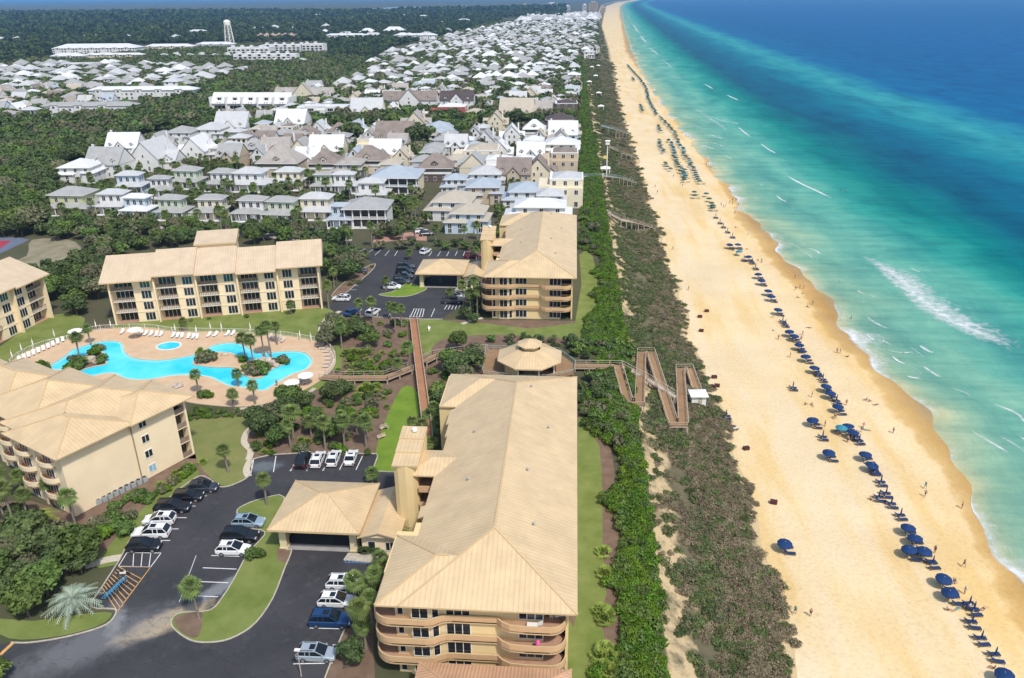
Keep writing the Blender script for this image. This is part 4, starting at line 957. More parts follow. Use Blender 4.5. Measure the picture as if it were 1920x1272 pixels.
def long_block(loc, rz, nsec, name, label, widths, mirror_last, roof, depth=15.0, ridge=4.1, tall=None):
    """four storey block of repeating bays: recessed balcony + triple window, cream fins between the bays"""
    t = thing(name, label, 'apartment building', loc, rz)
    w = MB(); x = 0.0; r = MB()
    L_ = sum(widths)
    for s, wd in enumerate(widths):
        off = -.5 * (s % 2) * 0 - s * .0
        mir = mirror_last and s == nsec - 1
        bw = wd * .50
        b0, b1 = (x + .2, x + bw) if not mir else (x + wd - bw, x + wd - .2)
        w0, w1 = (x + bw, x + wd) if not mir else (x, x + wd - bw)
        w.box(w0, w1, 0, depth, 0, 11.9)
        w.box(b0, b1, 1.9, depth, 0, 11.9)
        wc = (w0 + w1) / 2 + (.35 if not mir else -.2)
        for k, z in enumerate((0, 3, 6, 9)):
            gm = glass_g if (s in (0, 2) and z == 9) else glass_d
            window(t, wc, -.03, z + .35, 0, 2.5, 2.25, 3, gm)
            window(t, (b0 + b1) / 2, 1.87, z + .08, 0, (b1 - b0) * .84, 2.35, 4, glass_g if z == 9 and s == 0 else glass_d)
            sb = MB(); sb.box(b0, b1, -.15, 1.88, z - .16, z + .06)
            so = sb.build('balcony', wall_w if z else slab_f, t)
            if z:
                rl = MB(); rl.box(b0 + .02, b1 - .02, -.12, -.06, z + .95, z + 1.05)
                nb = int((b1 - b0) / .42)
                for q in range(nb + 1):
                    xx = b0 + .06 + (b1 - b0 - .14) * q / nb; rl.box(xx, xx + .16, -.11, -.07, z + .1, z + .95)
                rl.build('railing', rail_br, so)
        fx = x if not mir else x + wd - .4
        f = MB(); f.box(x - .18, x + .22, -1.15, 1.9, 0, 11.95); f.build('fin_wall', wall_c, t)
        if s == nsec - 1: f = MB(); f.box(x + wd - .2, x + wd + .2, -1.15, 1.9, 0, 11.95); f.build('fin_wall', wall_c, t)
        w.box(w0, w1, -.12, 0, 2.72, 2.95); w.box(w0, w1, -.12, 0, 5.72, 5.95); w.box(w0, w1, -.12, 0, 8.72, 8.95)
        zo = (.45 * ((s * 2) % 3) if s else .15)
        x0, x1 = x - (1.6 if s == 0 else 0), x + wd + (1.4 if s == nsec - 1 else -.003)
        ym, hh = depth * .55, 12.0 + zo + ridge
        ye = -2.1 - (.5 if s in (0, 4) else 0)
        r.slope([(x0, ye, 12.0 + zo), (x1, ye, 12.0 + zo), (x1, ym, hh), (x0, ym, hh)], 0)
        r.slope([(x1, depth + 1.5, 12.2 + zo), (x0, depth + 1.5, 12.2 + zo), (x0, ym, hh), (x1, ym, hh)], 0)
        r.poly([(x0, ye, 11.7 + zo), (x1, ye, 11.7 + zo), (x1, ye, 12.0 + zo), (x0, ye, 12.0 + zo)], 1)
        for xx in (x0, x1): r.poly([(xx, ye, 11.7 + zo), (xx, ye, 12 + zo), (xx, ym, hh), (xx, depth + 1.5, 12.2 + zo), (xx, depth + 1.5, 11.8 + zo)], 1)
        r.poly([(x0, ye, 11.69 + zo), (x0, depth + 1.5, 11.85 + zo), (x1, depth + 1.5, 11.85 + zo), (x1, ye, 11.69 + zo)], 1)
        x += wd
    w.build('wall', wall_c, t)
    r.build('roof', [roof, roof_cap], t)
    if tall:
        a, b, c_, d = tall
        q = MB(); q.box(a + .5, b - .5, c_ + .5, d - .5, 11, 17.2); q.build('stair_tower', wall_c, t)
        q = MB(); q.slope([(a, c_, 17.3), (b, c_, 17.3), (b, d, 18.9), (a, d, 18.9)], 0); q.poly([(a, c_, 16.9), (b, c_, 16.9), (b, c_, 17.3), (a, c_, 17.3)], 1)
        q.poly([(a, d, 16.9), (a, c_, 16.9), (a, c_, 17.3), (a, d, 18.9)], 1); q.poly([(b, c_, 16.9), (b, d, 16.9), (b, d, 18.9), (b, c_, 17.3)], 1); q.poly([(b, d, 16.9), (a, d, 16.9), (a, d, 18.9), (b, d, 18.9)], 1)
        q.build('stair_tower_roof', [roof, roof_cap], t)
    return t
mz = math.atan2(196.2 - 181.8, -67.6 + 118.0)
long_block((-118.0, 182.2, 0), mz, 5, 'apartment_building', 'long four storey cream apartment building facing the pool with five balcony bays', [10.9, 10.3, 10.3, 10.3, 10.6], True, roof_p, tall=(20.2, 31.2, 9.5, 17.5))
nwz = math.atan2(20, 2.4)
long_block((-138.8 - 41.4 * .119, 185.6 - 41.4 * .993, 0), nwz, 4, 'apartment_building', 'cream apartment building cut off by the left edge beyond the lawn', [10.4, 10.4, 10.4, 10.2], True, roof_p, depth=16)
for i in range(6):
    a = i * 10; busy(-118 + a * math.cos(mz) - 8 * math.sin(mz), 182.2 + a * math.sin(mz) + 8 * math.cos(mz), 9.5)
for i in range(5): busy(-147, 185.6 - i * 10, 10)

# ------------------------------------------------------------------ octagonal beach pavilion with deck
wood_d = seam_mat('weathered_deck', S(190, 152, 112, .62), .16, .15, line=.7, rough=.9)
wood_r = seam_mat('red_deck', S(206, 148, 108, .66), .16, .12, line=.72, rough=.9)
wood_g = mat('grey_timber', (.46, .38, .29), .9, var=.25, scale=1.5)
wood_b = mat('blue_grey_timber', (.30, .38, .38), .9, var=.2, scale=1.5)
gc = Vector((-8.6, 159.0, 0))
gt = thing('beach_pavilion', 'octagonal beach pavilion with cream roof and cupola on a timber deck', 'pavilion', gc)
def octa(r, y=1.0, k=8, ph=22.5): return [(r * math.cos(rad(ph + 360 / k * i)), r * y * math.sin(rad(ph + 360 / k * i))) for i in range(k)]
r = MB(); O = octa(7.6); Oi = octa(2.5)
for i in range(8):
    a, b, c, d = O[i], O[(i + 1) % 8], Oi[(i + 1) % 8], Oi[i]
    r.slope([(*a, 4.3), (*b, 4.3), (*c, 6.3), (*d, 6.3)], 0); r.poly([(*a, 4.0), (*b, 4.0), (*b, 4.3), (*a, 4.3)], 1)
r.poly([(*p, 4.0) for p in reversed(O)], 1)
rf = r.build('roof', [roof_m, roof_cap], gt)
cu = MB(); o8 = octa(2.1)
cu.prism(o8, 6.2, 7.3, 0); 
oe = octa(2.9)
for i in range(8): a, b = oe[i], oe[(i + 1) % 8]; cu.slope([(*a, 7.3), (*b, 7.3), (0, 0, 8.5)], 1); cu.poly([(*a, 7.1), (*b, 7.1), (*b, 7.3), (*a, 7.3)], 2)
cu.poly([(*p, 7.1) for p in reversed(oe)], 2)
cu.build('cupola', [wall_y, roof_m, roof_cap], gt)
wl = MB(); ow = octa(5.9); 
for i in range(8):
    if i in (5, 6): continue
    a, b = ow[i], ow[(i + 1) % 8]; wl.poly([(*a, 1.2), (*b, 1.2), (*b, 4.1), (*a, 4.1)], 0)
wl.build('wall', wall_y, gt)
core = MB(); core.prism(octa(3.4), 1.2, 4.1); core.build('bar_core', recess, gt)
for i in (5, 6, 7):
    p = MB(); p.tube([(ow[i][0], ow[i][1], 1.2), (ow[i][0], ow[i][1], 4.1)], .16, 8); p.build('post', trim_w, gt)
dk = MB(); D_ = [(-10.9, 9.8), (-10.3, -3.6), (-4, -5.2), (4, -5.2), (10, -2.0), (10.2, 2.6), (6, 9.4)]
dk.prism(D_, .85, 1.15); dk.build('deck', wood_d, gt)
def railing(mb, pts, z, h=1.05, step=1.6, w=.1):
    for a, b in zip(pts, pts[1:]):
        a, b = Vector(a), Vector(b); n = max(1, int((b - a).length / step))
        za, zb = Vector((0, 0, h)), Vector((0, 0, h * .5))
        mb.bar(a + za, b + za, .12, .05); mb.bar(a + zb, b + zb, .04, .05)
        for k in range(n + 1):
            p = a + (b - a) * k / n; mb.box(p.x - w / 2, p.x + w / 2, p.y - w / 2, p.y + w / 2, p.z - .05, p.z + h)
rl = MB(); railing(rl, [(*p, 1.15) for p in D_ + D_[:1]], 1.15); rl.build('railing', wood_b, gt)
for x, y in D_ + [(0, -4.6), (0, 9)]:
    p = MB(); p.box(x * .97 - .12, x * .97 + .12, y * .97 - .12, y * .97 + .12, -.2, .9); p.build('pile', wood_g, gt)
busy(gc.x, gc.y, 11)

# ------------------------------------------------------------------ timber walkways
def walkway(name, label, pts, w, deck_mat, cat, step=3.0, ground=None, rail_mat=None):
    t = thing(name, label, cat, tuple(pts[0]))
    o = Vector(pts[0]); pts = [Vector(p) - o for p in pts]
    n = len(pts); nr = []
    for i in range(n):
        d0 = (pts[i] - pts[i - 1]).normalized() if i else (pts[1] - pts[0]).normalized()
        d1 = (pts[i + 1] - pts[i]).normalized() if i < n - 1 else d0
        a, b = Vector((-d0.y, d0.x, 0)).normalized(), Vector((-d1.y, d1.x, 0)).normalized(); m = (a + b).normalized()
        nr.append(m * (w / 2 / max(.55, m.dot(a))))
    dk = MB(); rl = MB(); pl = MB(); s = 0
    for A, B in zip(pts, pts[1:]):
        m = max(1, int((B - A).length / 1.2))
        for k in range(m + 1): q = o + A + (B - A) * k / m; busy(q.x, q.y, w * .5 + .25)
    for i in range(n - 1):
        A, B = pts[i], pts[i + 1]; L_ = (B - A).length
        q = [A - nr[i], B - nr[i + 1], B + nr[i + 1], A + nr[i]]; dn = Vector((0, 0, -.22))
        dk.poly(q, 0, [(s, 0), (s + L_, 0), (s + L_, w), (s, w)])
        for k in range(4): a, b = q[k], q[(k + 1) % 4]; dk.poly([a + dn, b + dn, b, a], 1)
        dk.poly([p + dn for p in reversed(q)], 1); s += L_
        for sg in (-1, 1): railing(rl, [A + nr[i] * sg * .96, B + nr[i + 1] * sg * .96], 0, step=2.2)
        m = max(1, int(L_ / step))
        for k in range(m + (i == n - 2)):
            p = A + (B - A) * k / m; nn = nr[i] * .85
            for sg in (-1, 1):
                e = p + nn * sg; gz = (ground(e.x + o.x, e.y + o.y) if ground else 0) - o.z - .2
                if e.z - .2 > gz: pl.box(e.x - .11, e.x + .11, e.y - .11, e.y + .11, gz, e.z - .15)
    dk.build('deck', [deck_mat, wood_g], t); rl.build('railing', rail_mat or wood_g, t)
    pl.build('pile', wood_g, t)
    return t
def at(px, py, z): p = P(px, py, z); return (p.x, p.y, z)
walkway('footbridge', 'long straight red decked footbridge between the lawns', [at(775, 598, .8), at(778, 622, 1.6), at(800, 795, 1.6), at(803, 830, 1.6)], 1.9, wood_r, 'footbridge')
walkway('boardwalk', 'grey timber boardwalk from the pool terrace toward the pavilion', [at(604, 706, .5), at(640, 709, 1.0), at(724, 708, 1.2), at(770, 690, 1.2)], 2.3, wood_d, 'boardwalk')
walkway('boardwalk', 'short timber boardwalk from the footbridge into the pavilion deck', [at(795, 678, 1.25), at(815, 668, 1.2), at(870, 660, 1.1), at(915, 657, 1.1)], 2.0, wood_d, 'boardwalk')
def gz(x, y): return dune_z(x, y) if x > xb(y) else 0
zz = [at(1078, 687, 1.0), at(1158, 688, .9)]
Z = [(1178, 758, .1), (1199, 758, .05), (1203, 663, -.9), (1220, 663, -.95), (1262, 796, -3.6), (1281, 796, -3.65), (1275, 694, -5.2), (1293, 694, -5.3), (1308, 738, -8.4)]
z3 = zz + [at(*p) for p in Z]
walkway('beach_boardwalk', 'zigzag timber beach stair ramp stepping down the dune', z3, 2.1, wood_d, 'boardwalk', 2.6, gz)
walkway('beach_boardwalk', 'straight diagonal timber walk behind the zigzag beach ramp', [at(1164, 686, .8), at(1215, 712, -1.0), at(1266, 744, -3.0)], 1.2, wood_g, 'boardwalk', 2.6, gz)
walkway('beach_boardwalk', 'low timber walkover crossing the dune beside the far beachfront building', [at(1138, 398, .6), at(1165, 412, .2), at(1195, 418, -3), at(1226, 428, -7)], 1.5, wood_g, 'boardwalk', 3, gz)
walkway('beach_boardwalk', 'blue grey timber beach walkover below the flag pole', [at(1090, 331, .8), at(1135, 330, .6), at(1160, 333, -1), at(1190, 342, -5)], 1.8, wood_b, 'boardwalk', 3, gz, wood_b)
walkway('beach_boardwalk', 'far timber beach walkover near the white shades on the dune', [at(1128, 236, .6), at(1155, 243, -1), at(1180, 252, -6)], 1.8, wood_b, 'boardwalk', 4, gz, wood_b)
walkway('beach_boardwalk', 'thin brown timber walkover descending past the lifeguard mast', [at(1142, 275, .4), at(1165, 287, -3), at(1192, 296, -7)], 1.5, wood_g, 'boardwalk', 4, gz)
# white beach service hut
p = P(1306, 771, -8.6)
t = thing('beach_hut', 'small white beach hut with white roof at the end of the zigzag ramp', 'hut', (p.x, p.y, dune_z(p.x, p.y) + .1), rad(4))
w = MB(); w.box(-1.6, 1.6, -1.3, 1.3, 0, 2.3); w.build('wall', trim_w, t)
r = MB(); r.hip(-2.0, 2.0, -1.8, 1.8, 2.5, .28); r.build('roof', mat('white_roof', (.85, .83, .78), .5), t)
d = MB(); d.box(-.2, .7, -1.34, -1.3, .1, 2.0); d.build('door', wood_g, t)
for x in (-1.5, 1.5):
    l = MB(); l.box(x - .1, x + .1, -1.2, -1.0, -1.0, 0); l.build('leg', wood_g, t)
# little mast and lamp on the dune by the far walkover
p = P(1137, 330, 0)
t = thing('flag_mast', 'tall pale mast with white box on top standing on the dune', 'mast', (p.x, p.y, 0))
hgt = zat(1137, 268, p.x, p.y)
m = MB(); m.tube([(0, 0, 0), (0, 0, hgt - 1)], [.28, .22], 8); m.build('pole', trim_w, t)
m = MB(); m.box(-.9, .9, -.8, .8, hgt - .8, hgt + .7); m.hip(-1.2, 1.2, -1.1, 1.1, hgt + .9, .3); m.build('mast_box', trim_w, t)
m = MB(); m.box(-1.5, .05, -.03, .03, hgt * .52, hgt * .62); m.build('flag', mat('yellow_flag', (.75, .6, .08), .8), t)
# ------------------------------------------------------------------ plants
NR = np.random.default_rng(11)
lf_oak = leaf_mat('oak_leaves', (.042, .068, .021), (.112, .156, .050))
lf_mid = leaf_mat('bush_leaves', (.052, .095, .018), (.135, .200, .046))
lf_lush = leaf_mat('lush_leaves', (.046, .112, .006), (.122, .212, .016))
lf_olive = leaf_mat('olive_leaves', (.095, .105, .050), (.175, .175, .090))
lf_far_dark = leaf_mat('far_dark_leaves', (.024, .043, .024), (.062, .092, .046))  # darkened leaf copy that lowers the brightness of the distant woods
lf_palm = leaf_mat('palm_fronds', (.075, .120, .028), (.200, .260, .075), .2)
lf_yel = leaf_mat('palmetto_fronds', (.120, .180, .024), (.270, .330, .070), .2)
lf_grey = leaf_mat('silver_palm_fronds', (.30, .38, .27), (.48, .55, .42), .1)
lf_scrub = leaf_mat('scrub_leaves', (.135, .108, .060), (.27, .225, .135), .18)
lf_scrubg = leaf_mat('green_scrub_leaves', (.060, .088, .026), (.140, .170, .058), .25)
bark = mat('bark', (.13, .10, .075), .95, var=.25, scale=4)
bark_p = mat('palm_bark', (.24, .20, .16), .95, var=.25, scale=5)

def mesh_np(name, V, F4, mats, mi=None, smooth=False):
    me = bpy.data.meshes.new(name); nf = len(F4)
    me.vertices.add(len(V)); me.vertices.foreach_set('co', np.asarray(V, np.float32).ravel())
    me.loops.add(nf * 4); me.loops.foreach_set('vertex_index', np.asarray(F4, np.int32).ravel())
    me.polygons.add(nf); me.polygons.foreach_set('loop_start', np.arange(0, nf * 4, 4, dtype=np.int32)); me.polygons.foreach_set('loop_total', np.full(nf, 4, np.int32))
    for m in mats: me.materials.append(m)
    if mi is not None: me.polygons.foreach_set('material_index', np.asarray(mi, np.int32))
    me.update(calc_edges=True); me.validate(); return me

def leaf_quads(C, N_, size, jit=.6, asp=1.5):
    n = len(C); N_ = N_ + NR.normal(0, jit, (n, 3)); N_ /= np.linalg.norm(N_, axis=1, keepdims=True) + 1e-9
    T = NR.normal(0, 1, (n, 3)); T -= (T * N_).sum(1, keepdims=True) * N_; T /= np.linalg.norm(T, axis=1, keepdims=True) + 1e-9
    B = np.cross(N_, T); s = (size * NR.uniform(.6, 1.3, n))[:, None]
    a = T * s * asp * .5; b = B * s * .5
    sk = NR.uniform(-.5, .5, (n, 1))
    V = np.stack([C - a * .9 + b * sk, C - b + a * sk * .6, C + a, C + b * .9 - a * sk * .5], 1).reshape(-1, 3)
    return V, np.arange(4 * n).reshape(n, 4)

def crown_np(seed, rx, rz, h0, nl, nq, size, up=.25, lobe=(.38, .62), dens_in=.25):
    """lobed crown: leaves on and inside several lobes that fill a flattened dome"""
    g = np.random.default_rng(seed)
    L = []
    for i in range(nl):
        a = g.uniform(0, 6.283); rr = math.sqrt(g.uniform(0, 1)) * .72
        zz = g.uniform(-.25, .8) * math.sqrt(max(0.05, 1 - rr * rr))
        L.append((rx * rr * math.cos(a), rx * rr * math.sin(a), h0 + rz * zz, g.uniform(*lobe) * rx * (1 - .25 * rr)))
    L = np.array(L); k = g.choice(nl, nq, p=(L[:, 3] ** 2) / (L[:, 3] ** 2).sum())
    D = g.normal(0, 1, (nq, 3)); D[:, 2] += up; D /= np.linalg.norm(D, axis=1, keepdims=True)
    rad_ = L[k, 3] * np.where(g.uniform(0, 1, nq) < dens_in, g.uniform(.4, .85, nq), g.uniform(.82, 1.12, nq))
    C = L[k, :3] + D * rad_[:, None] * np.array([1, 1, rz / rx * .75 + .25])
    C[:, 2] = np.maximum(C[:, 2], .15)
    return leaf_quads(C, D, size)

def limb_mesh(name, h, r, nb, spread, m, lean=0.2, seed=0):
    g = random.Random(seed); mb = MB()
    top = (g.uniform(-lean, lean), g.uniform(-lean, lean), h)
    mb.tube([(0, 0, -.1), (top[0] * .4, top[1] * .4, h * .5), top], [r * 1.25, r, r * .8], 7)
    for i in range(nb):
        a = 6.283 * i / nb + g.uniform(-.4, .4); q = g.uniform(.55, 1) * h
        s = (top[0] * q / h, top[1] * q / h, q); e = (s[0] + spread * math.cos(a), s[1] + spread * math.sin(a), q + spread * g.uniform(.5, 1.0))
        mid = tuple((s[j] + e[j]) / 2 + (0, 0, .2)[j] for j in range(3)); mb.tube([s, mid, e], [r * .6, r * .4, r * .15], 5)
    o = mb.build(name, m, link=False); me = o.data; bpy.data.objects.remove(o); return me

def palm_np(seed, nf, pet, blade, nl=9, droop=.5, lo=-.55):
    """fan palm head: petioles fanning from the top, each ending in a fan of drooping blades"""
    g = np.random.default_rng(seed); V, F = [], []
    def quad(a, b, c, d): i = len(V); V.extend([a, b, c, d]); F.append((i, i + 1, i + 2, i + 3))
    for k in range(nf):
        az = k * 2.399963 + g.uniform(-.3, .3); el = lo + (1.35 - lo) * ((k + .5) / nf) ** .9 + g.uniform(-.15, .15)
        d = np.array([math.cos(az) * math.cos(el), math.sin(az) * math.cos(el), math.sin(el)])
        side = np.array([-math.sin(az), math.cos(az), 0.]); up = np.cross(d, side) * -1
        p0 = d * .08; p1 = d * pet * g.uniform(.85, 1.1) + np.array([0, 0, -.08 * pet])
        w = .035; quad(p0 - side * w, p0 + side * w, p1 + side * w, p1 - side * w)
        bl = blade * g.uniform(.85, 1.12)
        for j in range(nl):
            t = (j - (nl - 1) / 2) / ((nl - 1) / 2); an = t * 1.35
            dd = d * math.cos(an) + side * math.sin(an); dd = dd / np.linalg.norm(dd)
            L_ = bl * (1 - .28 * abs(t)); wv = np.cross(dd, up); wv = wv / (np.linalg.norm(wv) + 1e-9) * (.085 * bl)
            m_ = p1 + dd * L_ * .6 + np.array([0, 0, -droop * .12 * L_]); e = p1 + dd * L_ + np.array([0, 0, -droop * (.35 + .3 * abs(t)) * L_])
            quad(p1, m_ - wv, e, m_ + wv)
    return np.array(V), np.array(F)

def feather_np(seed, nf, ln, arch, nleaf=16):
    """feather palm head with long arching fronds"""
    g = np.random.default_rng(seed); V, F = [], []
    def quad(a, b, c, d): i = len(V); V.extend([a, b, c, d]); F.append((i, i + 1, i + 2, i + 3))
    for k in range(nf):
        az = k * 2.399963 + g.uniform(-.2, .2); el = .1 + 1.25 * (k / nf) + g.uniform(-.1, .1); L_ = ln * g.uniform(.85, 1.1)
        out = np.array([math.cos(az), math.sin(az), 0.]); side = np.array([-math.sin(az), math.cos(az), 0.]); pts = []
        for i in range(nleaf + 1):
            t = i / nleaf; pts.append(out * L_ * (t * math.cos(el) * 1.0 + .28 * t * t) + np.array([0, 0, L_ * (math.sin(el) * t - arch * t * t)]))
        for i in range(nleaf):
            quad(pts[i] - side * .03, pts[i] + side * .03, pts[i + 1] + side * .02, pts[i + 1] - side * .02)
            if i > 1:
                w = .55 * (1 - abs(i / nleaf - .45)); fwd = (pts[i + 1] - pts[i]); fwd /= np.linalg.norm(fwd)
                for sg in (-1, 1):
                    e = pts[i] + side * sg * w + fwd * .35 + np.array([0, 0, -.10]); quad(pts[i], pts[i] + fwd * .10, e + fwd * .03, e)
    return np.array(V), np.array(F)

OAK, BUSH, PALM, PALMET = [], [], [], []
for s in range(6):     # live oaks / broadleaf: unit about 4 m crown radius
    V, F = crown_np(100 + s, 3.6, 2.2, 4.2, 15, 1900, .62)
    OAK.append((mesh_np('crown', V, F, [(lf_oak, lf_oak, lf_mid, lf_oak, lf_olive, lf_mid)[s]]), limb_mesh('trunk', 2.9, .22, 6, 1.9, bark, .5, s)))
for s in range(5):     # rounded shrubs
    V, F = crown_np(200 + s, 1.5, .85, .62, 8, 720, .30, lobe=(.4, .6)); BUSH.append((mesh_np('foliage', V, F, [(lf_mid, lf_lush, lf_mid, lf_olive, lf_lush)[s]]), limb_mesh('stem', .5, .06, 5, .5, bark, .1, s)))
for s in range(5):     # cabbage palms, 6.0 m to the heart of the head
    V, F = palm_np(300 + s, 50, .85, 1.12, nl=8, droop=.85, lo=-.95); g = random.Random(s); tp = (g.uniform(-.25, .25), g.uniform(-.25, .25), 6.0)
    mb = MB(); mb.tube([(0, 0, -.1), (tp[0] * .2, tp[1] * .2, 2), (tp[0] * .6, tp[1] * .6, 4.2), tp], [.24, .18, .17, .22], 8)
    o = mb.build('trunk', bark_p, link=False); PALM.append((mesh_np('fronds', V + np.array(tp), F, [lf_palm]), o.data)); bpy.data.objects.remove(o)
for s in range(3):     # saw palmetto
    V, F = palm_np(320 + s, 22, .7, .75, lo=.05); PALMET.append((mesh_np('fronds', V + np.array([0, 0, .25]), F, [lf_yel]), limb_mesh('stem', .3, .07, 3, .2, bark, .1, s)))
V, F = feather_np(77, 46, 3.3, .62); mb = MB(); mb.tube([(0, 0, -.1), (0, 0, 1.5)], [.42, .34], 9); o = mb.build('trunk', bark_p, link=False)
PINDO = (mesh_np('fronds', V + np.array([0, 0, 1.5]), F, [lf_grey]), o.data)
V, F = feather_np(78, 30, 2.3, .66); V, F = V, F
YPALM = (mesh_np('fronds', V + np.array([0, 0, 2.6]), F, [lf_yel]), limb_mesh('trunk', 2.6, .2, 0, 0, bark_p, .05, 1))
# light versions for plants that are only a few pixels across
FAR = []
for s in range(7):
    V, F = crown_np(400 + s, 3.6 if s < 4 else 3.0, 2.3 if s < 4 else 3.0, 3.9, 9, 330, 1.25); o = bpy.data.objects.new('far_tree', mesh_np('far_tree', V, F, [(lf_oak, lf_oak, lf_mid, lf_olive, lf_far_dark, lf_far_dark, lf_oak)[s]])); FAR.append(o)
FARPALM = []
for s in range(2):
    V, F = palm_np(340 + s, 16, .9, 1.3, nl=5); g = []
    mb = MB(); mb.tube([(0, 0, 0), (0, 0, 6)], [.22, .2], 5); o = mb.build('far_palm', bark_p, link=False)
    V2 = np.array([tuple(v.co) for v in o.data.vertices]); F2 = [tuple(p.vertices) for p in o.data.polygons if len(p.vertices) == 4]; bpy.data.objects.remove(o)
    me = mesh_np('far_palm', np.vstack([V + np.array([0, 0, 6.]), V2]), np.vstack([F, np.array(F2) + len(V)]), [lf_palm, bark_p], [0] * len(F) + [1] * len(F2)); FARPALM.append(bpy.data.objects.new('far_palm', me))
DUNE_G, DUNE_B = [], []
for s in range(4):
    V, F = crown_np(500 + s, 1.15, .75, .55, 9, 420, .25, lobe=(.35, .6)); DUNE_G.append(bpy.data.objects.new('dune_bush', mesh_np('dune_bush', V, F, [(lf_lush, lf_mid, lf_lush, lf_mid)[s]])))
for s in range(5):
    V, F = crown_np(520 + s, 1.25, .30, .14, 12, 430, .17, up=1.0, lobe=(.22, .5)); DUNE_B.append(bpy.data.objects.new('dune_tuft', mesh_np('dune_tuft', V, F, [(lf_scrub, lf_scrub, lf_scrubg, lf_scrubg, lf_olive)[s]])))

def scatter_gn(name, label, pts, protos):
    """one 'stuff' object: plants nobody would count, set out on the points given as (x, y, z, scale, rot, which)"""
    if not pts: return
    A = np.array(pts, np.float32); me = bpy.data.meshes.new(name); me.vertices.add(len(A)); me.vertices.foreach_set('co', A[:, :3].ravel())
    for nm, c, ty in (('scl', 3, 'FLOAT'), ('rot', 4, 'FLOAT')):
        at_ = me.attributes.new(nm, ty, 'POINT'); at_.data.foreach_set('value', A[:, c].copy())
    at_ = me.attributes.new('idx', 'INT', 'POINT'); at_.data.foreach_set('value', A[:, 5].astype(np.int32))
    me.update(); o = put(name, me); tag(o, label, None, None, 'stuff')
    col = bpy.data.collections.new(name + '_plants')
    for p in protos: col.objects.link(p)
    ng = bpy.data.node_groups.new(name, 'GeometryNodeTree'); ng.interface.new_socket('Geometry', in_out='INPUT', socket_type='NodeSocketGeometry'); ng.interface.new_socket('Geometry', in_out='OUTPUT', socket_type='NodeSocketGeometry')
    N, L = ng.nodes, ng.links; gi, go = N.new('NodeGroupInput'), N.new('NodeGroupOutput')
    ci = N.new('GeometryNodeCollectionInfo'); ci.inputs['Collection'].default_value = col; ci.inputs['Separate Children'].default_value = True; ci.inputs['Reset Children'].default_value = True
    ip = N.new('GeometryNodeInstanceOnPoints'); ip.inputs['Pick Instance'].default_value = True
    def attr(nm, ty): a = N.new('GeometryNodeInputNamedAttribute'); a.data_type = ty; a.inputs['Name'].default_value = nm; return a.outputs['Attribute']
    cx = N.new('ShaderNodeCombineXYZ'); L.new(attr('rot', 'FLOAT'), cx.inputs['Z'])
    L.new(gi.outputs[0], ip.inputs['Points']); L.new(ci.outputs[0], ip.inputs['Instance']); L.new(attr('idx', 'INT'), ip.inputs['Instance Index']); L.new(cx.outputs[0], ip.inputs['Rotation']); L.new(attr('scl', 'FLOAT'), ip.inputs['Scale']); L.new(ip.outputs[0], go.inputs[0])
    md = o.modifiers.new('scatter', 'NODES'); md.node_group = ng
    return o

CLUST = {}
def note(key, o, x, y): CLUST.setdefault(key, []).append((Q(x, y, 3)[0], o))
def plant(kind, x, y, z, sc, rot, name, cat, key, group, sz=None):
    me = {'oak': OAK, 'bush': BUSH, 'palm': PALM, 'palmetto': PALMET}.get(kind)
    me = me[R.randrange(len(me))] if me else {'pindo': PINDO, 'ypalm': YPALM}[kind]
    r = put(name, None, None, (x, y, z), rot); r.scale = (sc, sc, sz or sc); tag(r, None, cat, group)
    a = put(me[0].name.split('.')[0], me[0], r); b = put(me[1].name.split('.')[0], me[1], r)
    note(key, r, x, y); return r
def palm_at(bx, by, cx, cy, key=('cabbage palm', 'in the resort gardens'), z0=0.0, kind='palm'):
    p = P(bx, by, z0); h = zat(cx, cy, p.x, p.y) - z0
    h = max(2.2, min(13, h)); k = h / 6.0; s = .80 if h < 5.5 else .95
    r = put('palm_tree', None, None, (p.x, p.y, z0), R.uniform(0, 6.28)); tag(r, None, 'palm tree', 'palms ' + key[1])
    me = PALM[R.randrange(len(PALM))]
    tr = put('trunk', me[1], r); tr.scale = (1, 1, k)
    fr = put('fronds', me[0], r); fr.location = (0, 0, 6 * k - 6 * s); fr.scale = (s, s, s)
    t = me[1].vertices; fr.scale = (s, s, s)
    note(key, r, p.x, p.y); busy(p.x, p.y, .4); return r

def scatter_poly(px, spacing, z=0.0, jit=.42):
    w = [P(a, b, z) for a, b in px]; x0, x1 = min(p.x for p in w), max(p.x for p in w); y0, y1 = min(p.y for p in w), max(p.y for p in w)
    out = []; y = y0; row = 0
    while y < y1:
        x = x0 + (spacing / 2 if row % 2 else 0)
        while x < x1:
            a, b = x + R.uniform(-jit, jit) * spacing, y + R.uniform(-jit, jit) * spacing
            if pip(Q(a, b, z), px): out.append((a, b))
            x += spacing
        y += spacing * .87; row += 1
    return out
TREES, PALMS, SHRUBS = [], [], []       # candidates: (apparent size, x, y, scale, key)
def depth(x, y, z=0): return float((np.array([x, y, z]) - EYE) @ FW)
def add_trees(px, spacing, sc, key, z=0.0, r=2.0, palms=0.0):
    for x, y in scatter_poly(px, spacing, z):
        if free(x, y, r):
            if R.random() < palms:
                PALMS.append((1.5 / depth(x, y), x, y, R.uniform(.8, 1.25), ('cabbage palm', key[1]))); continue
            s = R.uniform(*sc); TREES.append((s * 3.6 / depth(x, y), x, y, s, key))
def add_shrubs(px, spacing, sc, key, z=0.0, r=.6, pal=.25, keep=1.0):
    for x, y in scatter_poly(px, spacing, z):
        if R.random() > keep: continue
        if free(x, y, r): s = R.uniform(*sc); SHRUBS.append((s * 1.5 / depth(x, y), x, y, s, key, R.random() < pal))
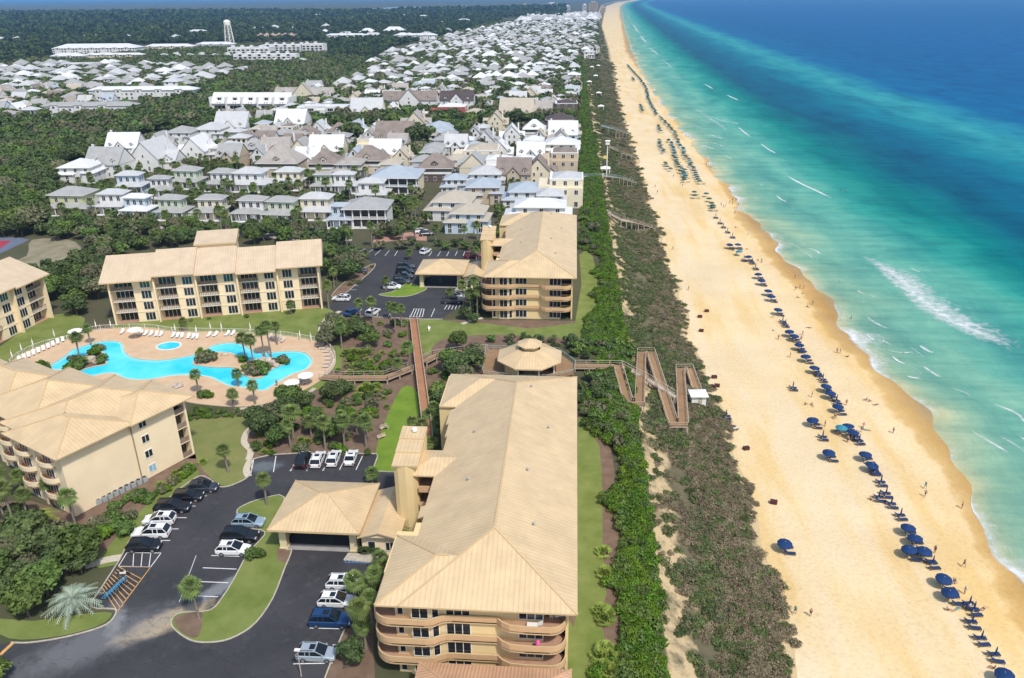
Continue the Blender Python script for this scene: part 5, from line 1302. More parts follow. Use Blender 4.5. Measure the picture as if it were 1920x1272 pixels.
# ------------------------------------------------------------------ vehicles
tyre_m = mat('tyre_rubber', (.015, .015, .016), .9); rim_m = mat('alloy_rim', (.45, .46, .48), .35, metal=.7)
car_glass = glass('car_glass', (.012, .016, .020), .06); lamp_m = mat('head_lamp', (.75, .76, .78), .2); tail_m = mat('tail_lamp', (.35, .01, .01), .3); black_t = mat('black_trim', (.02, .02, .022), .7)
PAINT = {}
for nm, c, mt in (('white', (.80, .80, .79), 0), ('black', (.012, .012, .014), 0), ('silver', (.46, .52, .56), .35), ('pale blue', (.36, .48, .56), .3), ('navy', (.02, .05, .13), .2), ('blue', (.015, .06, .17), .2), ('red', (.22, .03, .05), .1), ('charcoal', (.055, .062, .075), .3)):
    PAINT[nm] = mat('car_paint_' + nm.replace(' ', '_'), c, .28, var=.03, metal=mt, spec=.5, coat=.5)
def loft(mb, st, m=0):
    """st: list of rings (same count); closed rings lofted, ends capped"""
    n = len(st[0])
    for A, B in zip(st, st[1:]):
        for j in range(n): mb.poly([A[j], A[(j + 1) % n], B[(j + 1) % n], B[j]], m)
    mb.poly(list(reversed(st[0])), m); mb.poly(st[-1], m)
def car_meshes(kind):
    """x forward; returns list of (name, mesh, material key, subparts)"""
    L2, W2 = {'suv': (2.42, .96), 'big': (2.75, 1.02), 'sedan': (2.38, .92), 'pickup': (2.85, 1.0)}[kind]
    hood, belt, roof = {'suv': (1.04, 1.10, 1.70), 'big': (1.12, 1.16, 1.90), 'sedan': (.90, .96, 1.43), 'pickup': (1.12, 1.16, 1.86)}[kind]
    B = MB(); rings = []
    def ring(x, w, z0, z1, c=.10): return [(x, -w * .92, z0), (x, w * .92, z0), (x, w, z0 + .22), (x, w, z1 - c * 1.4), (x, w - c, z1), (x, -(w - c), z1), (x, -w, z1 - c * 1.4), (x, -w, z0 + .22)]
    prof = [(-L2, .86, .42, belt - .22), (-L2 + .10, .95, .30, belt - .03), (-L2 + .5, 1, .26, belt), (-.6, 1, .24, belt + .02), (.75, 1, .24, belt), (1.0, .99, .24, hood + .02), (L2 - .55, .97, .25, hood - .07), (L2 - .15, .90, .28, hood - .22), (L2, .80, .36, hood - .42)]
    loft(B, [ring(x, W2 * w, a, b) for x, w, a, b in prof])
    if kind == 'sedan': cab = [(-1.75, belt - .02), (-1.0, roof - .03), (.15, roof), (1.05, belt)]
    elif kind == 'pickup': cab = [(-.55, belt), (-.42, roof), (.75, roof), (1.45, belt)]
    else: cab = [(-L2 + .10, belt), (-L2 + .62, roof - .06), (.10, roof), (1.22, belt)]
    wi = .86
    def cr(x, z): t = (z - belt) / (roof - belt); return W2 * (.97 - (1 - wi) * t)
    (xa, za), (xb_, zb_), (xc, zc), (xd, zd) = cab
    R_ = MB(); y0, y1 = cr(xb_, zb_), cr(xc, zc)
    # roof panel
    B.poly([(xb_, -y0, zb_), (xc, -y1, zc), (xc, y1, zc), (xb_, y0, zb_)]); 
    for sg in (-1, 1):
        def bar(p, q, w=.07):
            B.bar(p, q, w, .09)
        bar((xa, sg * cr(xa, za) * .98, za), (xb_, sg * y0 * .985, zb_)); bar((xb_, sg * y0 * .985, zb_ - .02), (xc, sg * y1 * .985, zc - .02)); bar((xc, sg * y1 * .985, zc), (xd, sg * cr(xd, zd) * .96, zd))
        for f in ((.36, .66) if kind != 'pickup' else (.45,)):
            xm = xb_ + (xc - xb_) * f; B.bar((xm - .03, sg * W2 * .955, belt), (xm, sg * (y0 + (y1 - y0) * f) * .99, zb_ + (zc - zb_) * f), .09, .05)
        if kind in ('suv', 'big'): B.bar((xb_ + .1, sg * y0 * .86, zb_ + .05), (xc - .25, sg * y1 * .86, zc + .05), .05, .05, 1)
        B.box(.92, 1.08, sg * (W2 + .08) - .09, sg * (W2 + .08) + .09, belt, belt + .16)
    G = MB(); e = .985
    g = [(xa, za), (xb_ + .02, zb_ - .03), (xc - .02, zc - .03), (xd, zd)]
    gy = [cr(x, z) * e for x, z in g]
    G.poly([(x, -y, z) for (x, z), y in zip(g, gy)][::-1]); G.poly([(x, y, z) for (x, z), y in zip(g, gy)])
    G.poly([(g[0][0], -gy[0], g[0][1]), (g[1][0], -gy[1], g[1][1]), (g[1][0], gy[1], g[1][1]), (g[0][0], gy[0], g[0][1])]); G.poly([(g[2][0], -gy[2], g[2][1]), (g[3][0], -gy[3], g[3][1]), (g[3][0], gy[3], g[3][1]), (g[2][0], gy[2], g[2][1])])
    sr = MB(); xs0 = xb_ + (xc - xb_) * .55; sr.poly([(xs0, -.42, zb_ + (zc - zb_) * .55 + .012), (xc - .15, -.42, zc + .010), (xc - .15, .42, zc + .010), (xs0, .42, zb_ + (zc - zb_) * .55 + .012)])
    if kind == 'pickup':
        bed = MB(); bed.poly([(-L2 + .12, -W2 * .82, belt + .03), (-.72, -W2 * .82, belt + .03), (-.72, W2 * .82, belt + .03), (-L2 + .12, W2 * .82, belt + .03)])
    Wm = MB(); prof_w = [(.0, -.12), (.24, -.13), (.34, -.11), (.36, -.06), (.36, .06), (.34, .11), (.24, .13), (0, .12)]
    Wm.T = Matrix.Rotation(math.pi / 2, 4, 'X'); Wm.lathe([(r, z) for r, z in prof_w], 14)
    Rm = MB(); Rm.T = Matrix.Rotation(math.pi / 2, 4, 'X'); Rm.lathe([(0, .145), (.20, .14), (.23, .132)][::-1], 12); Rm.lathe([(.23, -.132), (.20, -.14), (0, -.145)], 12)
    def me(mb, n, ms, smooth=False):
        o = mb.build(n, ms, link=False, smooth=smooth); d = o.data; bpy.data.objects.remove(o); return d
    lampm = MB(); lampm.box(-.09, .06, -.2, .2, -.09, .09); tl = MB(); tl.box(-.05, .05, -.12, .12, -.18, .18)
    return dict(body=B, glass=me(G, 'windows', car_glass), sun=me(sr, 'sunroof', car_glass) if kind != 'pickup' else me(bed, 'cargo_bed', black_t), wheel=me(Wm, 'wheel', tyre_m), rim=me(Rm, 'rim', rim_m), head=me(lampm, 'headlight', lamp_m), tail=me(tl, 'tail_light', tail_m), L=L2, W=W2, belt=belt, hood=hood, me=me, paint={}, kind=kind)
CARS = {k: car_meshes(k) for k in ('suv', 'big', 'sedan', 'pickup')}
def car(kind, color, x, y, rz, label, group, small=False):
    c = CARS[kind]
    if color not in c['paint']: c['paint'][color] = c['me'](c['body'], 'body', [PAINT[color], black_t])
    t = thing('parked_car', label, 'car', (x, y, .035), rz, group); s = 1.06; t.scale = (s, s, s)
    put('body', c['paint'][color], t); put('windows', c['glass'], t); put('cargo_bed' if kind == 'pickup' else 'sunroof', c['sun'], t)
    for sx in (-1.45, 1.48):
        for sy in (-1, 1):
            k = c['L'] / 2.42; w = put('wheel', c['wheel'], t, (sx * k, sy * (c['W'] - .10), .36)); put('rim', c['rim'], w)
    if not small:
        for sy in (-1, 1):
            put('headlight', c['head'], t, (c['L'] - .14, sy * c['W'] * .68, c['hood'] - .30)); put('tail_light', c['tail'], t, (-c['L'] + .05, sy * c['W'] * .78, c['belt'] - .28))
    busy(x, y, 2.2); return t
def heading(a, b): p, q = P(*a), P(*b); return math.atan2(q.y - p.y, q.x - p.x)
g1 = 'cars along the left side of the near car park'
hl = rad(6)
for k, col, px, lab in [('suv', 'black', v1(765, 592), 'black car at the lower end of the left row, beside the white hatched bay'), ('big', 'white', v1(803, 522), 'large white van-like car with roof rails, third from the bottom of the left row' if 0 else 'long white estate car with dark roof rails in the left row'), ('suv', 'white', v1(845, 452), 'shorter white car parked above the long white estate car'),
                         ('big', 'black', v1(915, 388), 'long black car directly above the shorter white car'), ('suv', 'black', v1(995, 330), 'black car in the middle of the three black cars at the top left row'), ('suv', 'charcoal', v1(1075, 282), 'dark grey car at the top end of the left row by the lawn')]:
    p = P(*px); car(k, col, p.x, p.y, hl if col != 'white' else hl + math.pi, lab, g1)
g2 = 'cars along the island below the entrance canopy'
for k, col, px, lab in [('suv', 'pale blue', v1(1315, 465), 'pale blue car nearest the entrance canopy beside the grass island'), ('big', 'black', v1(1270, 540), 'black car between the pale blue and white cars on the island side'), ('suv', 'white', v1(1235, 610), 'white car nose in to the grass island')]:
    p = P(*px); car(k, col, p.x, p.y, rad(2), lab, g2)
g3 = 'cars in the top row of the near car park'
ht = heading(v2(330, 262), v2(362, 196))
for k, col, px, lab in [('suv', 'black', v2(385, 228), 'black car at the left end of the top row of four'), ('suv', 'white', v2(458, 226), 'white car next to the black one in the top row'), ('suv', 'white', v2(535, 220), 'white car between two other white cars in the top row'), ('sedan', 'white', v2(618, 215), 'low white car at the right end of the top row')]:
    p = P(*px); car(k, col, p.x, p.y, ht, lab, g3)
g4 = 'cars along the palms by the near building'
for k, col, px, lab in [('suv', 'white', v2(585, 830), 'white car partly under palms, nearest the blue hatching'), ('suv', 'white', v2(548, 915), 'second white car under the palms, just above the blue car'), ('big', 'blue', v2(520, 1008), 'dark blue car half hidden by a palm'), ('suv', 'silver', v2(452, 1172), 'silver blue car alone at the bottom edge of the car park')]:
    p = P(*px); car(k, col, p.x, p.y, rad(1), lab, g4)
g5 = 'cars in the far car park'
for k, col, px, rz, lab in [('suv', 'white', v5(715, 225), rad(70), 'white car alone in the back row of the far car park'), ('big', 'charcoal', v5(605, 312), rad(2), 'dark car at the top of the island row in the far car park'), ('big', 'black', v5(600, 340), rad(2), 'black car second down the island row of the far car park'), ('pickup', 'charcoal', v5(592, 368), rad(2), 'dark pickup third down the island row of the far car park'),
                            ('suv', 'charcoal', v5(580, 396), rad(2), 'grey car above the white one in the island row'), ('suv', 'white', v5(528, 425), rad(2), 'white car at the lower end of the island row in the far car park'), ('suv', 'white', v5(240, 492), rad(178), 'white car at the left edge of the far car park'), ('sedan', 'blue', v5(298, 568), rad(66), 'blue car at the bottom left of the far car park'),
                            ('suv', 'white', v5(420, 570), rad(72), 'white car in the bottom row of the far car park behind palms'), ('pickup', 'charcoal', v5(865, 505), rad(2), 'dark pickup under the palms right of the far canopy'), ('suv', 'silver', v5(885, 478), rad(2), 'silver car right of the far canopy'), ('big', 'red', v5(985, 250), rad(0), 'dark red car behind the far canopy'), ('suv', 'charcoal', v5(340, 335), rad(5), 'dark blue car in the angled strip of the far car park')]:
    p = P(*px); car(k, col, p.x, p.y, rz, lab, g5, True)
g6 = 'cars by the cottages'
for k, col, px, rz, lab in [('suv', 'white', (790, 437), .3, 'white car on the brick street near the columned cottage'), ('suv', 'charcoal', (800, 442), .3, 'dark car on the brick street by the white house'), ('sedan', 'white', (455, 430), 1.2, 'white car by the cottages near the lane'), ('suv', 'silver', (590, 435), 1.3, 'silver car in front of the cream cottage'), ('suv', 'white', (625, 443), 1.3, 'white car at the end of the cottage lane'), ('sedan', 'silver', (122, 425), .4, 'silver car at the left end of the cottage lane')]:
    p = P(*px); car(k, col, p.x, p.y, rz, lab, g6, True)
# blue bicycles in the hatched bay
bike_m = mat('bicycle_blue', (.10, .33, .55), .5); 
bk = MB()
def ring_tube(mb, c, r, tr, n=14, m=0):
    pts = [(c[0] + r * math.cos(a), c[1], c[2] + r * math.sin(a)) for a in np.linspace(0, 2 * math.pi, n + 1)]
    mb.tube(pts, tr, 5, m, cap=False)
ring_tube(bk, (-.55, 0, .34), .33, .03, m=1); ring_tube(bk, (.55, 0, .34), .33, .03, m=1)
for a, b in [((-.55, 0, .34), (-.15, 0, .85)), ((-.55, 0, .34), (-.05, 0, .3)), ((-.05, 0, .3), (-.2, 0, .9)), ((-.05, 0, .3), (.4, 0, .8)), ((-.17, 0, .8), (.4, 0, .85)), ((.55, 0, .34), (.38, 0, 1.0))]: bk.tube([a, b], .04, 5)
bk.tube([(.3, -.28, 1.05), (.38, 0, 1.0), (.3, .28, 1.05)], .03, 5); bk.box(-.34, -.08, -.08, .08, .9, .97, 1)
bko = bk.build('bicycle', [bike_m, black_t], link=False)
for i in range(9):
    t = i / 8; x, y = v1(655 - 95 * t, 765 + 95 * t); p = P(x, y)
    o = put('bicycle', bko.data, None, (p.x, p.y, .03), rad(8 + R.uniform(-8, 8))); tag(o, f'blue hire bicycle in the orange hatched bay, {ORDN[i]} from the top of the row', 'bicycle', 'row of blue bicycles')
p = P(*v1(655, 730)); mt = MB(); ring_tube(mt, (-.6, 0, .3), .28, .06, m=1); ring_tube(mt, (.6, 0, .3), .28, .06, m=1); mt.box(-.5, .4, -.16, .16, .4, .75, 0); mt.tube([(.6, 0, .3), (.42, 0, 1.0)], .05, 5, 1); mt.tube([(.35, -.3, 1.05), (.42, 0, 1.0), (.35, .3, 1.05)], .03, 5, 1); mt.box(-.45, .1, -.13, .13, .75, .88, 1)
tag(mt.build('motor_scooter', [trim_w, black_t], None, (p.x, p.y, .03), rad(10)), 'white motor scooter above the blue bicycles in the hatched bay', 'scooter')
# thin lamp post at the bottom of the car park
p = P(*v1(1590, 1262)); t = thing('lamp_post', 'slim grey lamp post standing beside the silver blue car', 'lamp post', (p.x, p.y, 0)); h = zat(*v1(1565, 1125), p.x, p.y)
m = MB(); m.tube([(0, 0, 0), (0, 0, h)], [.09, .06], 7); m.build('pole', wood_g, t); m = MB(); m.box(-.35, .35, -.2, .2, h, h + .15); m.build('lamp_head', trim_w, t)

# ------------------------------------------------------------------ pool furniture
lounge_w = mat('white_lounger', (.76, .74, .70), .7, var=.06); lounge_t = mat('tan_sling', (.55, .46, .36), .8, var=.1)
def lounger_meshes(n, frame, fabric, wood=False):
    f = MB()
    for sy in (-.3, .3): f.box(-.95, .95, sy - .03, sy + .03, .26, .34)
    for x in (-.85, .85):
        for sy in (-.3, .3): f.box(x - .03, x + .03, sy - .03, sy + .03, 0, .28)
    c = MB(); c.box(-.95, .25, -.32, .32, .34, .42); 
    c.poly([(.25, -.32, .42), (.95, -.32, .85), (.95, .32, .85), (.25, .32, .42)]); c.poly([(.25, .32, .34), (.95, .32, .77), (.95, -.32, .77), (.25, -.32, .34)])
    for y_ in (-.32, .32): c.poly([(.25, y_, .34), (.95, y_, .77), (.95, y_, .85), (.25, y_, .42)])
    c.poly([(.95, -.32, .77), (.95, .32, .77), (.95, .32, .85), (.95, -.32, .85)])
    a = f.build('frame', frame, link=False); b = c.build('cushion', fabric, link=False); r = (a.data, b.data); bpy.data.objects.remove(a); bpy.data.objects.remove(b); return r
PL = lounger_meshes(0, lounge_w, lounge_w); PT = lounger_meshes(0, lounge_w, lounge_t)
def lounger(me, x, y, z, rz, label, group, name='sun_lounger', cat='sun lounger', sc=1.0):
    t = thing(name, label, cat, (x, y, z), rz, group); t.scale = (sc, sc, sc); put('frame', me[0], t); put('cushion', me[1], t); return t
spots = []
for i in range(10): t = i / 9; spots.append((110 + 245 * t, 832 - 112 * t, 2.2, 'beside the left fence of the pool terrace', PL))
for x in (688, 792, 820, 850, 882, 905, 975, 1000, 1025, 1062, 1088, 1110): spots.append((x, 675 + (x - 688) * .07, 1.75 + R.uniform(-.15, .15), 'along the top edge of the pool terrace', PL))
for x, y in ((1175, 693), (1213, 690), (1280, 686), (1310, 684), (1520, 702), (1545, 708), (1570, 714), (1592, 722)): spots.append((x, y, 1.5, 'at the top right of the pool terrace', PT if x > 1500 else PL))
for i, (x, y) in enumerate(((1795, 748), (1820, 765), (1838, 784), (1848, 804), (1852, 826), (1846, 848), (1838, 868))): spots.append((x, y, .1, 'on the right rim of the pool terrace', PT))
for x, y in ((1690, 945), (1720, 955), (1590, 1000), (1620, 990), (980, 975), (1010, 980)): spots.append((x, y, .9, 'on the lower edge of the pool terrace', PT))
cnt = {}
for x, y, rz, place, me in spots:
    p = P(*v4(x, y), .15); cnt[place] = cnt.get(place, 0) + 1
    lounger(me, p.x, p.y, .15, rz, f"{'white' if me is PL else 'tan'} sun lounger {place}, {ORDN[cnt[place] - 1]} from the {'bottom' if 'left fence' in place else 'top' if 'right rim' in place else 'left'}", 'sun loungers around the pool', sc=1.1)
def parasol_meshes(col, r=1.35, h=2.3, n=8, rise=.5, name='canopy'):
    c = MB(); rim = [(r * math.cos(2 * math.pi * i / n), r * math.sin(2 * math.pi * i / n), h) for i in range(n)]
    for i in range(n):
        a, b = Vector(rim[i]), Vector(rim[(i + 1) % n]); top = Vector((0, 0, h + rise)); am, bm_ = a.lerp(top, .5) + Vector((0, 0, .08)), b.lerp(top, .5) + Vector((0, 0, .08))
        c.poly([a, b, bm_, am]); c.poly([am, bm_, top]); c.poly([a - Vector((0, 0, .16)), b - Vector((0, 0, .16)), b, a])
    p = MB(); p.tube([(0, 0, -.3), (0, 0, h + rise + .1)], .035, 6)
    a = c.build(name, col, link=False); b = p.build('pole', lounge_w, link=False); q = (a.data, b.data); bpy.data.objects.remove(a); bpy.data.objects.remove(b); return q
canvas_w = mat('white_canvas', (.84, .80, .74), .8, var=.04)
WP = parasol_meshes(canvas_w, 1.75, 2.4)
for (x, y), lab in zip([(755, 655), (422, 662), (1718, 912), (1640, 952)], ['white open parasol at the top edge of the pool terrace', 'white open parasol near the two tall palms left of the pool', 'white open parasol at the right end of the pool beside dark chairs', 'white open parasol on the lower right pool terrace']):
    p = P(*v4(x, y), 2.5); t = thing('parasol', lab, 'parasol', (p.x, p.y, .15), 0, 'white parasols around the pool'); put('canopy', WP[0], t); put('pole', WP[1], t)
cl = MB(); cl.lathe([(.05, .9), (.16, 1.2), (.12, 2.2), (0, 2.6)], 7)
clo = cl.build('folded_canopy', canvas_w, link=False)
for i, (x, y) in enumerate([(75, 832), (128, 792), (192, 764), (312, 712), (545, 660), (628, 655), (990, 680), (1110, 690), (1188, 672), (1250, 670), (1412, 672), (1690, 715), (1752, 728)]):
    p = P(*v4(x, y), .15); t = thing('folded_parasol', f'folded white parasol standing along the pool fence, {ORDN[i]} from the left', 'parasol', (p.x, p.y, .15), 0, 'folded parasols by the pool'); put('folded_canopy', clo.data, t); put('pole', WP[1], t)
fence = thing('pool_fence', 'low pale metal fence around the outer edge of the pool terrace', 'fence', (DECK[0][0], DECK[0][1], .14)); fm_ = MB(); pm = MB()
o_ = Vector((DECK[0][0], DECK[0][1], 0)); n = len(DECK); lim = int(n * .62)
for i in range(lim):
    a, b = Vector((*DECK[i], 0)) - o_, Vector((*DECK[(i + 1) % n], 0)) - o_
    for z in (.15, 1.1): fm_.bar(a + Vector((0, 0, z)), b + Vector((0, 0, z)), .05, .06)
    m_ = max(1, int((b - a).length / .35))
    for k in range(m_): q = a + (b - a) * k / m_; fm_.box(q.x - .015, q.x + .015, q.y - .015, q.y + .015, .1, 1.1)
    if i % 3 == 0: fm_.box(a.x - .06, a.x + .06, a.y - .06, a.y + .06, 0, 1.2)
fm_.build('railing', trim_w, fence)
rock_m = mat('pale_rock', (.50, .42, .33), .9, var=.25, scale=1.2, bump=.5)
for i, (x, y, s) in enumerate([(1480, 838, 1.3), (1515, 845, 1.5), (1540, 850, 1.1), (1440, 845, 1.0), (1555, 865, .9), (510, 830, 1.2), (540, 845, .9), (1265, 803, .9)]):
    p = P(*v4(x, y)); V, F = crown_np(700 + i, 1, .7, .3, 3, 4, .1)
    bm = bmesh.new(); bmesh.ops.create_icosphere(bm, subdivisions=2, radius=1)
    for v in bm.verts: v.co *= R.uniform(.78, 1.1); v.co.z *= .75
    me = bpy.data.meshes.new('boulder'); bm.to_mesh(me); bm.free(); me.materials.append(rock_m)
    o = put('boulder', me, None, (p.x, p.y, .35)); o.scale = (s, s * .9, s); tag(o, f'pale boulder on the pool islands, {ORDN[[5, 6, 7, 3, 0, 1, 2, 4].index(i) if 0 else sorted(range(8), key=lambda k: [1480, 1515, 1540, 1440, 1555, 510, 541, 1265][k]).index(i)]} from the left', 'boulder', 'boulders on the pool islands')
slab_ = MB(); slab_.prism([(1.2 * math.cos(a) + .1, .8 * math.sin(a)) for a in np.linspace(0, 6.28, 9)[:-1]], 0, .5)
p = P(*v4(510, 822)); tag(slab_.build('boulder', rock_m, None, (p.x, p.y, .15)), 'flat pale waterfall rock on the left pool island', 'boulder')
for i, (x, y) in enumerate([v5(480, 1215), v5(735, 655), v2(780, 62), v2(765, 110)]):
    b = MB(); b.box(-.9, .9, -.25, .25, .4, .48); b.box(-.9, .9, .2, .27, .48, .9)
    for q in (-.75, .75): b.box(q - .05, q + .05, -.22, .22, 0, .4)
    p = P(x, y); tag(b.build('garden_bench', wood_g if i != 1 else trim_w, None, (p.x, p.y, .02), R.uniform(0, 3)), ['grey garden bench at the lower edge of the garden beds', 'white bench on the lawn at the head of the footbridge', 'grey bench on the bright lawn strip', 'low grey bench beside the bright lawn strip'][i], 'bench')
# balcony furniture on the near building
bf = MB(); bf.box(-.5, .5, -.5, .5, .68, .74); bf.tube([(0, 0, 0), (0, 0, .7)], .06, 6)
for x, y in ((-.8, .1), (.75, -.2), (0, .8)): bf.box(x - .22, x + .22, y - .22, y + .22, .4, .46); bf.box(x - .22, x + .22, y + .18, y + .24, .46, .95); [bf.box(x + a - .02, x + a + .02, y + b - .02, y + b + .02, 0, .4) for a in (-.18, .18) for b in (-.18, .18)]
tag(bf.build('patio_table', trim_w, None, (-10.5 + 9.9, 72.8 + .9, 9.0), .3), 'white patio table with chairs on the top right balcony', 'patio table')
lounger(PL, -10.5 + 7.2, 72.8 - .75, 9.0, 0, 'white sun lounger on the top right balcony of the near building', 'sun lounger')['category'] = 'sun lounger'
pk = MB(); pk.lathe([(.1, .3), (.32, .9), (.22, 1.3), (0, 1.45)], 8); tag(pk.build('beach_towel', mat('pink_cloth', (.75, .12, .38), .8), None, (-10.5 + 7.6, 72.8 - 1.2, 6.0)), 'bright pink towel hanging on the middle right balcony', 'towel')

# ------------------------------------------------------------------ people: one continuous mesh per pose
skin_m = mat('skin', (.42, .25, .17), .7, var=.08)
def person_mesh(pose, cloth, top=None):
    sk = {'stand': [(0, 0, .95), (0, 0, 1.2), (0, 0, 1.42), (0, .01, 1.52), (0, 0, 1.66), (-.19, 0, 1.40), (-.25, .02, 1.12), (-.24, -.08, .88), (.19, 0, 1.40), (.25, .02, 1.12), (.24, -.08, .88), (-.1, 0, .88), (-.11, .01, .48), (-.12, .03, .06), (-.12, -.12, .03), (.1, 0, .88), (.11, .01, .48), (.12, .03, .06), (.12, -.12, .03)],
          'walk': [(0, 0, .95), (0, -.02, 1.2), (0, -.04, 1.42), (0, -.04, 1.52), (0, -.06, 1.66), (-.19, -.03, 1.40), (-.25, .12, 1.14), (-.24, .12, .9), (.19, -.03, 1.40), (.25, -.18, 1.14), (.22, -.32, .96), (-.1, 0, .88), (-.11, -.2, .5), (-.12, -.22, .07), (-.12, -.36, .05), (.1, 0, .88), (.11, .14, .48), (.12, .38, .14), (.12, .30, .05)],
          'sit': [(0, 0, .18), (0, .08, .42), (0, .12, .62), (0, .12, .72), (0, .08, .86), (-.19, .11, .60), (-.27, .2, .36), (-.26, .26, .12), (.19, .11, .60), (.27, .0, .38), (.2, -.2, .34), (-.1, -.05, .16), (-.14, -.42, .42), (-.14, -.7, .06), (-.14, -.84, .05), (.1, -.05, .16), (.14, -.45, .30), (.16, -.85, .06), (.16, -.95, .08)],
          'lie': [(0, 0, .14), (0, .28, .13), (0, .5, .14), (0, .6, .15), (0, .74, .16), (-.19, .48, .13), (-.32, .25, .1), (-.3, .02, .08), (.19, .48, .13), (.34, .7, .1), (.22, .88, .1), (-.1, -.08, .12), (-.13, -.5, .12), (-.14, -.92, .1), (-.15, -1.0, .16), (.1, -.08, .12), (.13, -.48, .2), (.16, -.9, .1), (.16, -.98, .16)]}[pose]
    E_ = [(0, 1), (1, 2), (2, 3), (3, 4), (2, 5), (5, 6), (6, 7), (2, 8), (8, 9), (9, 10), (0, 11), (11, 12), (12, 13), (13, 14), (0, 15), (15, 16), (16, 17), (17, 18)]
    rr = [.15, .14, .15, .06, .115, .065, .05, .04, .065, .05, .04, .10, .075, .05, .04, .10, .075, .05, .04]
    me = bpy.data.meshes.new('sk'); me.from_pydata(sk, E_, []); o = bpy.data.objects.new('sk', me); COL.objects.link(o)
    m = o.modifiers.new('s', 'SKIN'); 
    for v, r in zip(me.skin_vertices[0].data, rr): v.radius = (r, r * .85)
    me.skin_vertices[0].data[0].use_root = True
    s = o.modifiers.new('d', 'SUBSURF'); s.levels = 1
    dg = bpy.context.evaluated_depsgraph_get(); nm = bpy.data.meshes.new_from_object(o.evaluated_get(dg)); bpy.data.objects.remove(o)
    nm.materials.clear(); nm.materials.append(skin_m); nm.materials.append(cloth); nm.materials.append(mat('dark_hair', (.05, .03, .02), .9))
    hd = Vector(sk[4]); nk = Vector(sk[3]); 
    for p in nm.polygons:
        c = p.center
        d0 = min((c - Vector(sk[0])).length, (c - Vector(sk[11])).length, (c - Vector(sk[15])).length)
        if d0 < .19 or (top and min((c - Vector(sk[1])).length, (c - Vector(sk[2])).length) < .17): p.material_index = 1
        if (c - hd).length < .2 and (c - hd).dot((hd - nk).normalized()) > .0 and (c - hd).y > -.05: p.material_index = 2
        p.use_smooth = True
    nm.name = 'person'; return nm
CLO = [('navy', (.03, .05, .14)), ('red', (.45, .05, .04)), ('white', (.7, .7, .68)), ('black', (.02, .02, .02)), ('teal', (.04, .3, .3)), ('pink', (.65, .2, .3))]
CM = {n: mat('cloth_' + n, c, .85) for n, c in CLO}
PEOPLE = {(ps, c): person_mesh(ps, CM[c], c in ('white', 'pink', 'teal')) for ps, cs in (('stand', ('navy', 'red', 'white', 'black')), ('walk', ('navy', 'teal', 'pink')), ('sit', ('red', 'black', 'white')), ('lie', ('teal', 'navy'))) for c in cs}
def person(px, py, pose, c, label, group=None, z=None, rz=None):
    zz_ = -9.5 if z is None else z
    p = P(px, py, zz_)
    if z is None: p = P(px, py, beach_z(p.x, p.y)); zz_ = beach_z(p.x, p.y)
    o = put('person', PEOPLE[(pose, c)], None, (p.x, p.y, zz_ - (0 if pose != 'x' else .5)), R.uniform(0, 6.28) if rz is None else rz); tag(o, label, 'person', group); return o
LINE = sorted((P(*v8(*q), -9.5).y, P(*v8(*q), -9.5).x) for q in [(1258, 1290), (995, 880), (862, 680), (745, 500), (605, 260)]) + sorted((P(*v6(*q), -9.5).y, P(*v6(*q), -9.5).x) for q in [(1000, 700), (893, 540), (797, 360), (712, 210), (560, 20)])
g = 'people on the wet sand'
W1 = [(v6(935, 330), 'stand', 'black'), (v6(952, 333), 'walk', 'pink'), (v6(925, 372), 'sit', 'red'), (v6(992, 402), 'walk', 'navy'), (v6(968, 413), 'sit', 'black'), (v6(1098, 614), 'stand', 'red'), (v6(1112, 616), 'stand', 'navy'), (v6(1240, 828), 'sit', 'red'), (v6(1268, 842), 'lie', 'navy'), (v6(1228, 822), 'sit', 'black')]
for i, (px, ps, c) in enumerate(W1): person(*px, ps, c, f"{dict(stand='standing', walk='walking', sit='sitting', lie='lying')[ps]} bather in {c} on the wet sand, {ORDN[i]} from the top", g)
g = 'people on the dry sand'
W2 = [(v6(415, 338), 'stand', 'white'), (v6(447, 338), 'stand', 'navy'), (v6(378, 162), 'walk', 'teal'), (v6(1088, 905), 'stand', 'black'), (v6(1143, 1005), 'stand', 'navy'), (v6(960, 842), 'sit', 'black'), (v6(988, 844), 'sit', 'red'), (v8(378, 52), 'stand', 'black'), (v8(565, 62), 'walk', 'pink'), (v8(580, 70), 'lie', 'teal'), (v8(488, 130), 'stand', 'navy'), (v8(308, 972), 'stand', 'black'), (v8(232, 962), 'walk', 'teal'), (v8(1022, 938), 'lie', 'teal'), (v8(1078, 925), 'sit', 'white'), (v8(1198, 1228), 'sit', 'red'), (v8(910, 665), 'stand', 'black'), (v8(1010, 805), 'lie', 'navy'), (v8(600, 408), 'sit', 'black'), (v8(430, 12), 'walk', 'navy')]
for i, (px, ps, c) in enumerate(sorted(W2, key=lambda q: q[0][1])): person(*px, ps, c, f"{dict(stand='standing', walk='walking', sit='sitting', lie='lying')[ps]} person in {c} on the dry sand, {ORDN[i]} from the top", g)
g = 'small figures along the far shore'
for x, y in [(535, 735), (542, 742), (525, 730), (550, 738), (590, 905), (600, 912), (610, 910), (640, 900), (650, 940), (655, 885), (665, 905), (310, 850), (300, 825), (420, 820), (410, 815), (640, 885), (628, 895), (380, 780), (435, 600)]:
    ps = R.choice(('stand', 'walk')); person(*v7(x, y), ps, R.choice(('navy',) if ps == 'walk' else ('navy', 'red', 'black')), 'tiny dark figure standing on the far part of the beach', g)
for i, (x, y) in enumerate([v7(1115, 842), v7(1140, 850), v7(600, 568), v6(1160, 472)]): person(x, y, 'stand', 'black', f'bather wading in the shallow sea, {ORDN[i]} from the top' if i < 3 else 'bather wading in the shallows nearest the camera', 'bathers in the sea', z=-10.55)
